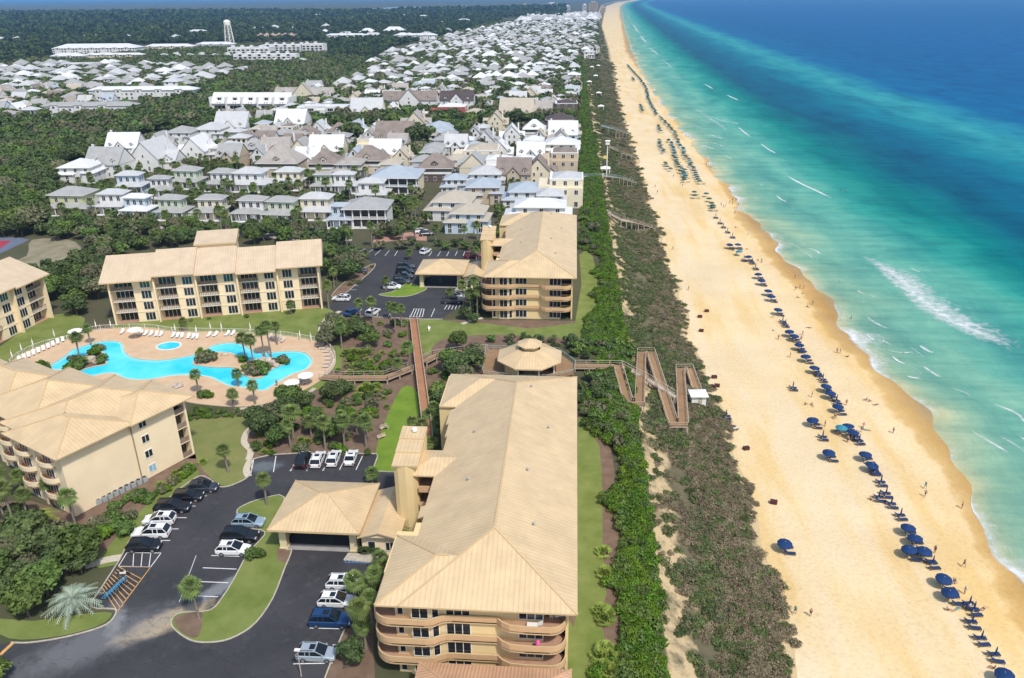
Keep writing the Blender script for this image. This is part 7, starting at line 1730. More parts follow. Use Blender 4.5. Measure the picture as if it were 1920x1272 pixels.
# landmarks
def lm(px, py, wpx, style, roof, wall, label, z=7, dk=.6, rz=0, h=None, cat='building', near=True, nm='apartment_block'):
    x, y, w, d, rz = hs(px, py, wpx, style, roof, wall, z, dk, rz)
    for k in (-.35, 0, .35): busy(x + w * k, y, max(d * .6, w * .18))
    house(style, x, y, rz, w, d, roof, wall, label, None, near, nm, cat, h)
lm(840, 202, 68, 'stucco', 'white', 'red', 'red walled store with white roof in the town centre', z=8, dk=.55, h=9, nm='corner_store')
lm(780, 212, 44, 'stucco', 'white', 'coral', 'coral walled shop with white roof beside the red store', z=7, dk=.55, h=7, nm='corner_store')
lm(770, 184, 100, 'crossgable', 'brown', 'white', 'long brown roofed inn with white dormers behind the red store', z=10, dk=.3, h=9, nm='inn')
lm(858, 184, 62, 'crossgable', 'dark brown', 'white', 'tall dark roofed corner of the inn with grey walls', z=11, dk=.5, h=10, nm='inn')
lm(608, 200, 92, 'modern', 'white', 'white', 'white modern building with deep dark openings right of the dormered terrace', z=9, dk=.4, h=9.5)
lm(572, 172, 110, 'crossgable', 'taupe', 'cream', 'long brown shingled lodge behind the dormered terrace', z=9, dk=.22, h=7, nm='lodge')
lm(170, 195, 170, 'long', 'grey', 'white', 'long grey roofed white terrace beside the left woods', z=8, dk=.16, rz=4, h=7.5)
lm(270, 165, 200, 'long', 'white', 'white', 'long white terrace with small dormers at the upper left', z=9, dk=.14, rz=2, h=8)
lm(185, 92, 155, 'long', 'white', 'white', 'broad white roofed apartment complex far at the upper left', z=10, dk=.25, rz=3, h=12, near=False)
lm(130, 106, 60, 'long', 'white', 'white', 'lower white roofed block in front of the far apartment complex', z=8, dk=.4, rz=3, h=9, near=False)
lm(215, 104, 110, 'long', 'white', 'cream', 'long cream arcade block under the far apartment complex', z=8, dk=.14, rz=3, h=9, near=False)
lm(320, 88, 90, 'long', 'white', 'cream', 'cream block with pale roof left of the water tower', z=9, dk=.25, h=10, near=False)
lm(405, 84, 70, 'long', 'white', 'white', 'white block at the foot of the water tower', z=9, dk=.3, h=10, near=False)
lm(470, 92, 80, 'modern', 'white', 'white', 'white stepped apartment building right of the water tower', z=12, dk=.3, h=14, near=False)
lm(540, 88, 90, 'modern', 'white', 'white', 'tall white stepped apartment building in the far centre left', z=12, dk=.3, h=15, near=False)
lm(590, 88, 40, 'modern', 'white', 'white', 'white apartment tower block at the right end of the stepped group', z=13, dk=.6, h=17, near=False)
lm(500, 106, 120, 'modern', 'white', 'white', 'lower white stepped apartment row in front of the far stepped group', z=9, dk=.16, h=12, near=False)
lm(150, 120, 70, 'long', 'light grey', 'white', 'long pale block below the far apartment complex at the upper left', z=8, dk=.2, rz=5, h=8, near=False)
lm(650, 68, 76, 'long', 'white', 'white', 'long white roofed block in the woods, beyond the stepped apartments', z=8, dk=.2, rz=0, h=10, near=False)
lm(780, 68, 80, 'long', 'white', 'white', 'long white roofed block at the back edge of the packed town', z=8, dk=.2, rz=0, h=10, near=False)
lm(372, 60, 36, 'long', 'white', 'white', 'lone white roofed house group in the woods left of the water tower', z=7, dk=.5, h=8, near=False)
lm(520, 66, 70, 'modern', 'tan', 'pink', 'pinkish building in the woods right of the water tower', z=9, dk=.3, h=10, near=False)
for i in range(7): lm(306 + i * 24, 105, 17, 'gable' if i % 2 else 'villa', 'light grey', 'white', f'small white house in the dark belt of trees, {ORDN[i]} of seven from the left', z=6, dk=1, near=False, nm='house', cat='house')
for i in range(4): lm(490 + i * 25, 114, 18, 'villa', 'light grey', 'white', f'small white house below the stepped apartments, {ORDN[i]} of four from the left', z=6, dk=1, near=False, nm='house', cat='house')
# white terrace with five dormers
x, y, w, d, rz = hs(475, 190, 152, 'x', 'x', 'x', 9, .25, -2); busy(x - 20, y, 14); busy(x + 20, y, 14)
t = thing('terrace_house', 'white terrace of five houses with curved dark dormers', 'terrace', (x, y, 0), rz)
wl = MB(); wl.box(-w / 2, w / 2, -d / 2 + 2, d / 2, 0, 8)
for i in range(6): a = -w / 2 + w * i / 5; wl.box(a - .35, a + .35, -d / 2 - .5, d / 2 + .2, 0, 12.6)
wl.build('wall', WM['white'], t)
r = MB(); r.gable(-w / 2 - .2, w / 2 + .2, -d / 2 + 1, d / 2 + .5, 8, 1.0, 'x', 0, 1); r.build('roof', [RF['white'], WM['white']], t)
for i in range(5):
    cx = -w / 2 + w * (i + .5) / 5; q = MB(); q.prism([(cx + 2.2 * math.cos(a), 0) for a in (0, 1)] and [(cx - 2, -d / 2 + 3.2), (cx + 2, -d / 2 + 3.2), (cx + 2, 0), (cx - 2, 0)], 9.5, 12.5); q.build('dormer', WM['white'], t)
    window(t, cx, -d / 2 + 3.17, 10.0, 0, 2.8, 1.9, 2); window(t, cx - 1, -d / 2 + 1.0 + .25, 8.2, 0, .8, .8, 1); window(t, cx + 1, -d / 2 + 1.0 + .25, 8.2, 0, .8, .8, 1)
    window(t, cx, -d / 2 + 1.97, 4.0, 0, w / 5 * .7, 2.6, 3); window(t, cx, -d / 2 + 1.97, .4, 0, w / 5 * .7, 2.6, 3)
    b = MB(); b.box(cx - w / 10 + .5, cx + w / 10 - .5, -d / 2 + .3, -d / 2 + 2, 3.3, 3.5); b.box(cx - w / 10 + .5, cx + w / 10 - .5, -d / 2 + .3, -d / 2 + .4, 3.5, 4.4); b.build('balcony', WM['tan'], t)
# water tower
p = P(431, 82, 0); wx, wy = p.x, p.y; top = zat(430, 37, wx, wy); k = top / 44.0
t = thing('water_tower', 'white water tower on tall legs above the far roofs', 'water tower', (wx, wy, 0)); t.scale = (k, k, k)
m = MB(); m.lathe([(0, 31), (5, 32.2), (6.6, 34.5), (6.6, 40), (5.4, 42.2), (2.5, 43.6), (0, 44)], 18); m.build('tank', trim_w, t, smooth=True)
for i in range(6):
    a = i * math.pi / 3; l = MB(); l.tube([(9.4 * math.cos(a), 9.4 * math.sin(a), 0), (6.2 * math.cos(a), 6.2 * math.sin(a), 34)], .75, 6); l.build('leg', trim_w, t)
    b = (i + 1) * math.pi / 3; br = MB()
    for z0, z1 in ((2, 12), (12, 22), (22, 32)):
        f0, f1 = 9.4 - 3.2 * z0 / 34, 9.4 - 3.2 * z1 / 34; br.tube([(f0 * math.cos(a), f0 * math.sin(a), z0), (f1 * math.cos(b), f1 * math.sin(b), z1)], .28, 4); br.tube([(f1 * math.cos(a), f1 * math.sin(a), z1), (f1 * math.cos(b), f1 * math.sin(b), z1)], .3, 4)
    br.build('brace', trim_w, t)
m = MB(); m.tube([(0, 0, 0), (0, 0, 32)], 1.0, 8); m.build('riser_pipe', trim_w, t)
busy(wx, wy, 12)
# the packed houses farther along the shore and at the upper left
def style_for(x, y):
    q = R.random(); st = R.choice(('villa', 'crossgable', 'gable', 'villa', 'gable', 'stucco', 'crossgable', 'cottage', 'villa'))
    rf = R.choices(('light grey', 'grey', 'white', 'taupe', 'silver blue', 'brown', 'tan'), (5, 6, 3, 3, 2, 1.6, 1.5))[0]; wl = R.choices(('white', 'cream', 'grey', 'pale blue', 'pale green', 'tan'), (8, 4, 1.2, .7, .4, .5))[0]
    if wl == 'dark': wl = 'cream'
    return st, rf, wl
FARH = []
def fill(px, sp, size, place, z=7, keep=1.0):
    for x, y in scatter_poly(px, sp, z, .3):
        if R.random() < keep and free(x, y, size[0] * .45): FARH.append((1 / depth(x, y), x, y, R.uniform(*size), place)); busy(x, y, size[1] * .36)
fill([(405, 216), (420, 200), (560, 168), (650, 152), (700, 125), (1000, 110), (1085, 108), (1082, 200), (900, 215), (700, 196), (560, 215), (520, 230), (430, 236)], 17, (10, 13.5), 'the packed middle of the town', keep=.84)
fill([(430, 240), (520, 235), (760, 235), (880, 240), (1080, 215), (1080, 330), (880, 330), (640, 300), (430, 300)], 15.5, (10, 13), 'the gaps between the gabled houses')
fill([(-40, 225), (-40, 130), (60, 118), (260, 118), (480, 128), (400, 140), (380, 160), (250, 182), (120, 212)], 19, (10, 16), 'the far neighbourhood at the upper left', keep=.78)
fill([(690, 122), (720, 100), (860, 62), (960, 42), (1118, 42), (1118, 95), (1085, 108), (1000, 108)], 19.5, (9.5, 14.5), 'the far town along the shore', keep=.80)
fill([(960, 42), (1000, 24), (1125, 24), (1118, 42)], 42, (16, 26), 'the most distant town by the beach')
FARH.sort(key=lambda q: -q[0])
nind = 292 - NHOUSE
for _, x, y, w, place in FARH[:nind]:
    st, rf, wl = style_for(x, y)
    if y > 1200: rf, wl = R.choice(('white', 'light grey', 'light grey', 'grey', 'taupe')), 'white'
    desc = {'villa': 'hip roofed house', 'gable': 'steep gabled house', 'crossgable': 'gabled bay house', 'pyramid': 'pyramid roofed house', 'stucco': 'stucco house', 'cottage': 'two tiered house'}[st]
    house(st, x, y, rad(R.choice((0, 0, 90, -90)) + R.uniform(-5, 5)), w, w * R.uniform(.8, 1.1), rf, wl, f"{rf} roofed {wl} {desc} in {place}", 'packed houses of the town: ' + place, False, 'house', 'house')
# the rest of the town reads as one mass of roofs
massH = MB(); 
def far_block(mb, x, y, w, d, h, rf):
    mb.box(x - w / 2, x + w / 2, y - d / 2, y + d / 2, 0, h, 0, bottom=False); mb.hip(x - w / 2 - .8, x + w / 2 + .8, y - d / 2 - .8, y + d / 2 + .8, h, R.choice((.38, .5, .65)), rf, 0, .3, soffit=False)
    n = max(2, int(w / 5))
    for i in range(n):
        cx = x - w / 2 + w * (i + .5) / n
        for z in ((.8, h - 2.4) if h < 9 else (.8, 4, h - 2.4)): mb.poly([(cx - .8, y - d / 2 - .05, z), (cx + .8, y - d / 2 - .05, z), (cx + .8, y - d / 2 - .05, z + 1.7), (cx - .8, y - d / 2 - .05, z + 1.7)], 3)
for _, x, y, w, place in FARH[nind:]:
    k = R.uniform(5.5, 9.5); far_block(massH, x, y, w, w * .9, k, R.choice((1, 1, 4, 2, 4, 4)))
    if R.random() < .5: far_block(massH, x + R.uniform(-4, 4), y - w * .5, w * .6, w * .4, k * .6, R.choice((1, 2)))
for x, y, w in [(480, 33, 14), (560, 31, 8), (600, 32, 24), (630, 33, 16), (665, 30, 18), (690, 29, 10), (735, 34, 10), (765, 32, 26), (795, 34, 24), (830, 44, 10), (870, 40, 26), (612, 52, 20), (40, 44, 22), (10, 46, 12), (78, 44, 10), (250, 55, 12), (275, 56, 8), (0, 76, 30), (35, 74, 24), (160, 70, 14), (180, 70, 14), (240, 70, 14), (330, 72, 20), (480, 54, 24), (500, 50, 16), (548, 54, 10), (515, 54, 22), (690, 62, 30), (740, 60, 40), (650, 66, 36), (700, 68, 40), (760, 68, 40), (800, 66, 30), (610, 62, 20), (840, 58, 16), (905, 56, 14), (870, 12, 10), (900, 14, 8), (985, 9, 12), (1030, 11, 26), (1060, 12, 10), (520, 26, 30), (540, 26, 20)]:
    p = P(x, y, 6); k = FOC / depth(p.x, p.y, 6); ww = w / k; far_block(massH, p.x, p.y, ww, min(ww, 24), R.uniform(6, 9), R.choice((1, 2)))
tag(massH.build('distant_town', [WM['white'], RF['light grey'], RF['white'], glass_d, RF['grey']]), 'mass of tiny white houses of the most distant town', None, None, 'stuff')
for i, (x, y, w, h) in enumerate([(1112, 22, 16, 40), (1131, 24, 9, 26), (1096, 22, 8, 30), (1035, 16, 22, 24), (1064, 20, 10, 22)]):
    p = P(x, y, 0); k = FOC / depth(p.x, p.y); ww = w / k; hh = (y - {1112: 6, 1131: 15, 1096: 10, 1035: 7, 1064: 12}[x]) / k
    t = thing('apartment_tower', ['tan high-rise apartment tower on the far shore', 'smaller tan apartment tower at the far beach edge', 'pale apartment tower left of the tan high-rise', 'wide white apartment building far inland of the shore', 'pale mid-rise building between the far white building and towers'][i], 'apartment tower', (p.x, p.y, 0))
    m = MB(); m.box(-ww / 2, ww / 2, -10, 10, 0, hh); m.box(-ww / 4, ww / 4, -6, 6, hh, hh + 4); m.build('wall', WM['tan' if i in (0, 1) else 'white'], t)
    wm = MB(); 
    for z in np.arange(2, hh - 2, 4.2): wm.box(-ww * .46, ww * .46, -10.2, -10.02, float(z), float(z) + 1.9)
    wm.build('window_band', glass_d, t)
# ------------------------------------------------------------------ planting plan (after all buildings are known)
K_POOL = ('cabbage palm', 'beside the winding pool')
for q in [((455, 845), (437, 697)), ((512, 742), (500, 648)), ((1385, 835), (1355, 697)), ((1430, 872), (1425, 708)), ((1490, 812), (1478, 655)), ((1527, 812), (1500, 628)), ((1560, 742), (1562, 632)), ((1122, 1022), (1115, 903)), ((1342, 975), (1325, 898)), ((1315, 1092), (1310, 1012)), ((1437, 1078), (1420, 965)), ((1042, 662), (1040, 608))]:
    palm_at(*v4(*q[0]), *v4(*q[1]), K_POOL)
K_BLK = ('cabbage palm', 'by the long apartment building')
for q in [((1640, 572), (1625, 508)), ((1850, 540), (1840, 400)), ((1880, 420), (1860, 330))]: palm_at(*v4(*q[0]), *v4(*q[1]), K_BLK)
K_GAR = ('cabbage palm', 'in the garden beds')
for q in [((420, 622), (420, 495)), ((545, 672), (545, 530)), ((580, 642), (578, 535)), ((565, 922), (562, 838)), ((245, 762), (248, 640)), ((620, 872), (612, 745)), ((350, 600), (355, 500)), ((520, 600), (505, 520)), ((252, 1252), (215, 1135)), ((330, 1240), (290, 1150)), ((385, 1252), (365, 1150)), ((640, 1240), (610, 1170))]:
    palm_at(*v5(*q[0]), *v5(*q[1]), K_GAR)
for q in [((585, 152), (572, 25)), ((492, 162), (470, 30)), ((690, 152), (682, 20)), ((325, 152), (318, 40)), ((425, 100), (430, 20))]: palm_at(*v2(*q[0]), *v2(*q[1]), ('cabbage palm', 'behind the top row of parked cars'))
K_LOT = ('cabbage palm', 'around the far car park')
for q in [((855, 495), (850, 440)), ((492, 432), (488, 375)), ((622, 262), (620, 218)), ((930, 162), (930, 85)), ((1008, 152), (1012, 62)), ((772, 172), (775, 80)), ((590, 192), (588, 68)), ((415, 192), (412, 65)), ((275, 212), (262, 78)), ((1130, 60), (1085, 20)), ((1000, 262), (1000, 205)), ((380, 262), (375, 230))]:
    palm_at(*v5(*q[0]), *v5(*q[1]), K_LOT)
K_NE = ('tall cabbage palm', 'at the left corner of the far beachfront building')
for q in [((1005, 572), (1003, 430)), ((968, 565), (962, 445)), ((985, 550), (1010, 380)), ((930, 540), (945, 400)), ((1030, 330), (1050, 290))]: palm_at(*v5(*q[0]), *v5(*q[1]), K_NE)
K_W = ('cabbage palm', 'in front of the west building')
for q in [((82, 472), (70, 262)), ((150, 442), (130, 300)), ((275, 362), (255, 240)), ((408, 492), (370, 305)), ((25, 350), (15, 180)), ((40, 470), (22, 300)), ((120, 300), (100, 200))]: palm_at(*v1(*q[0]), *v1(*q[1]), K_W)
for q, k in [(((1205, 185), (1188, 60)), ('cabbage palm', 'alone on the patchy lawn by the near car park')), (((1410, 358), (1388, 215)), ('cabbage palm', 'at the top of the grass island by the entrance canopy')), (((1052, 962), (1050, 780)), ('lone cabbage palm', 'at the tip of the near grass island'))]: palm_at(*v1(*q[0]), *v1(*q[1]), k)
K_A = ('cabbage palm', 'along the west side of the near building')
for q in [((640, 960), (622, 795)), ((668, 1130), (625, 935)), ((690, 1130), (665, 1010)), ((735, 880), (715, 760)), ((720, 1000), (700, 880)), ((760, 790), (745, 690)), ((900, 590), (868, 545)), ((905, 520), (885, 505)), ((790, 840), (770, 720)), ((1010, 170), (1000, 120)), ((1040, 120), (1030, 60)), ((985, 40), (975, 0)), ((720, 330), (735, 295))]: palm_at(*v2(*q[0]), *v2(*q[1]), K_A)
for q in [((770, 1180), (760, 1085)), ((790, 1240), (735, 1160)), ((700, 1240), (690, 1180))]: palm_at(*v5(*q[0]), *v5(*q[1]), K_A)
# the silver feather palm and the yellow-green young palm
p = P(*v1(400, 905)); o = plant('pindo', p.x, p.y, 0, 1.05, 0, 'feather_palm', 'palm tree', ('silver green feather palm with drooping fronds', 'beside the orange hatched parking bay'), 'feather palms'); busy(p.x, p.y, 3.6)
p = P(*v1(235, 500)); plant('ypalm', p.x, p.y, 0, 1.1, 1, 'young_palm', 'palm tree', ('bright yellow green young palm', 'near the corner of the west building'), 'young palms'); busy(p.x, p.y, 1.5)
# hedge by the entrance planter
def shrub(px, py, sc, key, kind='bush', z=0.0):
    p = P(px, py, z); plant(kind, p.x, p.y, z, sc, R.uniform(0, 6), 'shrub', 'shrub', key, 'shrubs ' + key[1]); busy(p.x, p.y, .7 * sc)
p = P(*v2(713, 668)); hd = MB()
t = thing('hedge', 'clipped dark green box hedge in the planter by the entrance canopy', 'hedge', (p.x, p.y, .1))
V, F = crown_np(900, 1.3, .8, .8, 14, 1500, .2, lobe=(.35, .5)); V[:, 0] = np.clip(V[:, 0] * 1.5, -2, 2) ; V[:, 1] = np.clip(V[:, 1], -.9, .9); V[:, 2] = np.clip(V[:, 2] * 1.2, 0, 1.5); put('foliage', mesh_np('foliage', V, F, [lf_oak]), t)
K_ISL = ('round green shrub', 'on the pool islands')
for x, y, s in [(450, 870, 1.5), (400, 878, 1.2), (430, 850, 1.3), (545, 790, 1.4), (560, 775, 1.0), (575, 838, 1.1), (540, 770, .9), (1140, 838, 1.3), (1175, 830, 1.4), (1155, 815, 1.2), (1125, 790, .8), (1185, 812, 1.0), (1430, 905, 1.4), (1470, 900, 1.5), (1400, 890, 1.1), (1450, 880, 1.3), (1500, 880, 1.1), (1590, 842, 1.1), (1605, 848, .8), (1365, 835, .9), (1560, 838, 1.0), (1150, 1030, 1.0), (1175, 1035, .8), (240, 872, 1.2), (255, 878, 1.0)]: shrub(*v4(x, y), s, K_ISL, z=.15)
K_BED = ('round clipped shrub', 'in the brown garden beds')
for x, y, s in [(410, 1095, 1.2), (330, 1060, 1.0), (500, 1020, .8), (290, 1000, .7), (350, 875, 1.2), (390, 880, 1.0), (490, 870, 1.2), (300, 830, 1.0), (440, 830, .9), (380, 1000, .9), (255, 1120, 1.0)]: shrub(*v5(x, y), s, K_BED)
K_YEL = ('yellow green palmetto clump', 'in the brown garden beds')
for x, y, s in [(380, 990, 1.3), (360, 1005, 1.2), (410, 1000, 1.3), (440, 985, 1.1), (270, 800, 1.3), (310, 800, 1.4), (350, 800, 1.3), (390, 795, 1.2), (290, 830, 1.1), (330, 1040, 1.0), (590, 800, 1.1)]: shrub(*v5(x, y), s, K_YEL, 'palmetto')
K_BAT = ('green shrub', 'along the verge behind the parked cars')
for x, y, s in [(545, 500, 1.5), (590, 510, 1.6), (630, 515, 1.5), (570, 470, 1.4), (610, 480, 1.2), (470, 520, 1.2), (690, 430, .9), (1350, 640, 1.1)]: shrub(*v1(x, y), s, K_BAT)
K_TUF = ('greyish grass tuft', 'in the bed along the west building')
for i in range(26):
    t = R.random(); x, y = 560 + 520 * t + R.uniform(-25, 25), 430 - 290 * t + R.uniform(-28, 28); shrub(*v1(x, y), R.uniform(.6, .95), K_TUF, 'palmetto' if i % 3 == 0 else 'bush')
# air-conditioning units at the foot of the west building
acm = mat('grey_metal_box', (.36, .38, .37), .6, var=.1)
fan_d = mat('dark_fan', (.04, .04, .045), .6)
for i in range(9):
    t = i / 8; x, y = v1(520 + 245 * t, 352 - 118 * t); p = P(x, y)
    u = thing('air_conditioner', f'grey outdoor air conditioning unit at the foot of the blank wall, {ORDN[i]} from the left', 'air conditioner', (p.x, p.y, 0), wz, 'air conditioning units along the blank wall')
    m = MB(); m.box(-.4, .4, -.4, .4, .05, .95); m.build('casing', acm, u)
    m = MB(); m.lathe([(.33, .955), (.35, 1.0), (.1, 1.01), (0, 1.01)], 12); m.build('fan', fan_d, u)
    busy(p.x, p.y, .6)

# broad woods and belts; polygons are outlines in the photo
K1 = ('dark green tree', 'in the woods along the left edge')
add_trees([(-40, 250), (85, 232), (130, 217), (250, 207), (260, 190), (335, 178), (385, 168), (405, 142), (470, 142), (560, 132), (600, 108), (680, 108), (700, 130), (640, 152), (560, 168), (520, 162), (400, 190), (395, 217), (300, 234), (230, 260), (205, 272), (118, 302), (112, 330), (100, 347), (95, 395), (60, 440), (-40, 470)], 6.6, (.85, 1.35), K1, 4.0, r=3)
K2 = ('bushy green tree', 'between the cottages and the long apartment building')
add_trees([(-30, 455), (60, 435), (100, 402), (280, 418), (430, 420), (600, 432), (640, 440), (660, 466), (600, 480), (560, 462), (440, 445), (350, 450), (205, 478), (150, 470), (130, 450), (40, 448)], 5.6, (.6, .95), K2, 2.0, r=2.2, palms=.25)
K3 = ('dark oak', 'left of the long apartment building')
add_trees([(85, 520), (120, 500), (200, 497), (190, 530), (212, 612), (160, 594), (95, 590), (80, 540)], 5.2, (.75, 1.1), K3, 2.0, r=2.2)
add_trees([(0, 505), (20, 478), (100, 478), (110, 500), (60, 512)], 6, (.5, .75), ('small tree', 'by the sandy yard'), 2, r=2)
add_trees([(145, 495), (150, 465), (210, 470), (205, 492)], 6, (.6, .85), ('small tree', 'at the back of the long apartment building'), 2, r=2)
K4 = ('green tree', 'between the long apartment building and the far car park')
add_trees([(590, 470), (665, 468), (690, 492), (650, 520), (632, 560), (604, 572), (600, 520)], 5.5, (.65, 1.0), K4, 2.0, r=2.2, palms=.25)
K5 = ('rounded dark tree', 'in the garden between pool and footbridge')
add_trees([(618, 605), (640, 598), (690, 612), (728, 640), (735, 662), (690, 668), (640, 655), (612, 640)], 4.6, (.62, .9), K5, 1.5, r=1.8)
K6 = ('dark bushy tree', 'in the garden south of the pool')
add_trees([(470, 800), (485, 770), (560, 745), (600, 760), (600, 800), (560, 840), (500, 835), (462, 820)], 4.6, (.5, .85), K6, 1.5, r=1.6, palms=.15)
add_trees([(590, 740), (640, 728), (655, 745), (630, 765), (595, 760)], 4.5, (.55, .7), K6, 1.5, r=1.6)
add_trees([(600, 800), (690, 790), (700, 830), (650, 845), (600, 840)], 4.5, (.45, .7), K6, 1.2, r=1.5, palms=.2)
K7 = ('grey green live oak', 'beside the octagonal pavilion')
add_trees([(812, 662), (850, 638), (905, 655), (912, 700), (860, 708), (820, 690)], 4.4, (.6, .85), K7, 1.5, r=1.8)
add_trees([(812, 720), (836, 712), (830, 755), (812, 768)], 4.4, (.4, .6), K7, 1.5, r=1.4)
K8 = ('dark green live oak', 'in the thicket at the lower left')
add_trees([(-30, 1010), (60, 1000), (130, 1010), (190, 1040), (185, 1075), (135, 1100), (120, 1175), (60, 1190), (-30, 1180)], 3.7, (.6, .92), K8, 1.5, r=1.1)
add_trees([(0, 940), (60, 960), (100, 1000), (0, 1005)], 3.7, (.45, .7), K8, 1.2, r=1.1)
add_trees([(-30, 1262), (40, 1250), (60, 1300), (-30, 1310)], 4.0, (.5, .6), ('green tree', 'at the bottom left corner'), 1, r=1.4)
K9 = ('dark shrubby tree', 'tucked along the west side of the near building')
add_trees([(690, 1085), (735, 1020), (745, 1020), (720, 1080), (700, 1130), (695, 1240), (650, 1240), (672, 1150)], 3.6, (.38, .58), K9, 1.0, r=.8)
add_trees([(793, 775), (828, 770), (832, 800), (800, 850), (790, 830)], 3.4, (.35, .5), K9, 1.0, r=.8)
add_trees([(870, 600), (882, 540), (905, 520), (906, 590), (890, 600)], 4, (.4, .6), ('dark shrubby tree', 'at the left corner of the far beachfront building'), 1.0, r=.8)
add_trees([(760, 455), (900, 458), (902, 470), (700, 464)], 4.5, (.35, .5), ('low dark bush tree', 'along the back of the far car park'), 1.0, r=1)
add_trees([(1085, 455), (1088, 400), (1112, 400), (1118, 470), (1100, 480)], 4.5, (.35, .6), ('dark bush tree', 'on the seaward side of the far beachfront building'), 1.0, r=1)
add_trees([(905, 640), (940, 630), (1090, 640), (1100, 672), (1060, 660), (950, 650)], 3.6, (.28, .42), ('low dark bush', 'behind the octagonal pavilion'), .6, r=1)
add_trees([(1086, 702), (1140, 702), (1160, 770), (1195, 785), (1205, 830), (1150, 860), (1120, 830), (1086, 780)], 3.0, (.28, .42), ('dense green bush tree', 'on the dune below the zigzag boardwalk'), .8, r=1)
add_trees([(1062, 640), (1110, 640), (1200, 650), (1205, 665), (1100, 680)], 3.6, (.28, .42), ('low green bush', 'on the dune above the zigzag boardwalk'), .8, r=1)
# lawn-edge clumps by the long seaward lawn
K10 = ('yellow green palmetto clump', 'at the edge of the long seaward lawn')
for x, y, s in [(340, 670, 1.1), (350, 775, 1.2), (330, 960, 1.2), (355, 985, 1.3), (340, 1000, 1.1), (350, 1150, 1.3), (330, 1180, 1.3), (365, 1190, 1.3), (345, 1240, 1.3), (375, 1255, 1.2)]: shrub(*v3(x, y), s, K10, 'palmetto')
# shrubs in the beds
add_shrubs([(470, 800), (560, 745), (640, 720), (740, 740), (720, 800), (700, 850), (560, 848), (470, 855)], 2.6, (.5, 1.0), ('small green shrub', 'in the beds south of the pool'), .3, keep=.6)
add_shrubs([(620, 690), (640, 660), (760, 640), (765, 690), (720, 705), (640, 702)], 2.6, (.5, 1.0), ('small green shrub', 'in the beds north of the boardwalk'), .3, keep=.65)
add_shrubs([(690, 600), (765, 605), (772, 640), (740, 650)], 2.4, (.6, 1.1), ('small green shrub', 'beside the head of the footbridge'), .3, keep=.6)
add_shrubs([(800, 700), (900, 640), (915, 660), (840, 702), (820, 800), (805, 800)], 2.4, (.5, .9), ('small dark shrub', 'in the strip by the footbridge'), .3, keep=.7)
add_shrubs([(100, 1060), (190, 1040), (240, 1000), (150, 1075)], 2.4, (.6, 1.0), ('small green shrub', 'near the lower left thicket'), .3, keep=.5)
add_shrubs([(355, 765), (440, 768), (470, 775), (400, 785), (355, 790)], 1.5, (.4, .6), ('small reddish shrub', 'in the bed below the pool terrace'), .3, pal=0)
add_shrubs([(620, 555), (640, 535), (700, 497), (705, 500), (660, 545), (640, 560)], 2.4, (.4, .7), ('low shrub', 'in the strip of the far car park'), .3, keep=.6)
add_shrubs([(205, 612), (400, 600), (600, 582), (605, 575), (210, 606)], 2.4, (.35, .6), ('low foundation shrub', 'along the foot of the long apartment building'), .3, keep=.7)

# greenery between the houses of the town
TOWN_T = [([(90, 350), (260, 345), (520, 345), (700, 355), (705, 400), (620, 425), (430, 415), (280, 412), (100, 398)], 6.0, (.42, .75), ('leafy tree', 'among the front row of cottages'), .45),
          ([(200, 335), (230, 318), (640, 300), (700, 320), (690, 350), (200, 350)], 6.2, (.42, .75), ('leafy tree', 'behind the front cottages'), .5),
          ([(700, 360), (790, 340), (800, 440), (700, 440)], 6.0, (.5, .8), ('leafy tree', 'in the gap right of the columned cottage'), .5),
          ([(900, 430), (960, 360), (965, 420), (915, 470)], 6.0, (.5, .8), ('leafy tree', 'left of the far beachfront building'), .4),
          ([(340, 300), (520, 220), (640, 240), (700, 300), (640, 310), (350, 316)], 9.5, (.6, .95), ('green tree', 'among the steep gabled houses'), .05),
          ([(640, 250), (760, 225), (900, 225), (900, 300), (820, 310), (700, 310)], 9.5, (.7, 1.1), ('green tree', 'around the brown roofed houses'), .05),
          ([(900, 220), (1075, 220), (1080, 390), (900, 360)], 12, (.45, .8), ('green tree', 'among the beachfront houses'), .15)]
for px, sp, sc, key, pl in TOWN_T: add_trees(px, sp, sc, key, 2.0, r=2.6, palms=pl)
for x, y, s in [(660, 258, 1.9), (785, 270, 1.9), (798, 262, 1.6), (770, 288, 1.4), (862, 245, 1.7), (868, 262, 1.5), (780, 285, 1.3), (480, 240, 1.5), (500, 232, 1.4)]:
    p = P(x, y, 4); TREES.append((9, p.x, p.y, s, ('large dark round tree', 'rising among the town houses')))
FARK = ('dark tree', 'among the distant houses')
add_trees([(400, 218), (560, 165), (650, 150), (700, 120), (860, 62), (940, 42), (1120, 40), (1118, 95), (1085, 105), (1080, 225), (700, 235), (520, 235)], 6.6, (1.0, 1.5), FARK, 3, r=1.7)
add_trees([(-20, 240), (-20, 130), (60, 115), (330, 90), (610, 85), (610, 125), (480, 142), (400, 142), (380, 168), (255, 190), (130, 217)], 7.2, (1.0, 1.45), ('dark tree', 'among the far houses at the upper left'), 3, r=2.0)
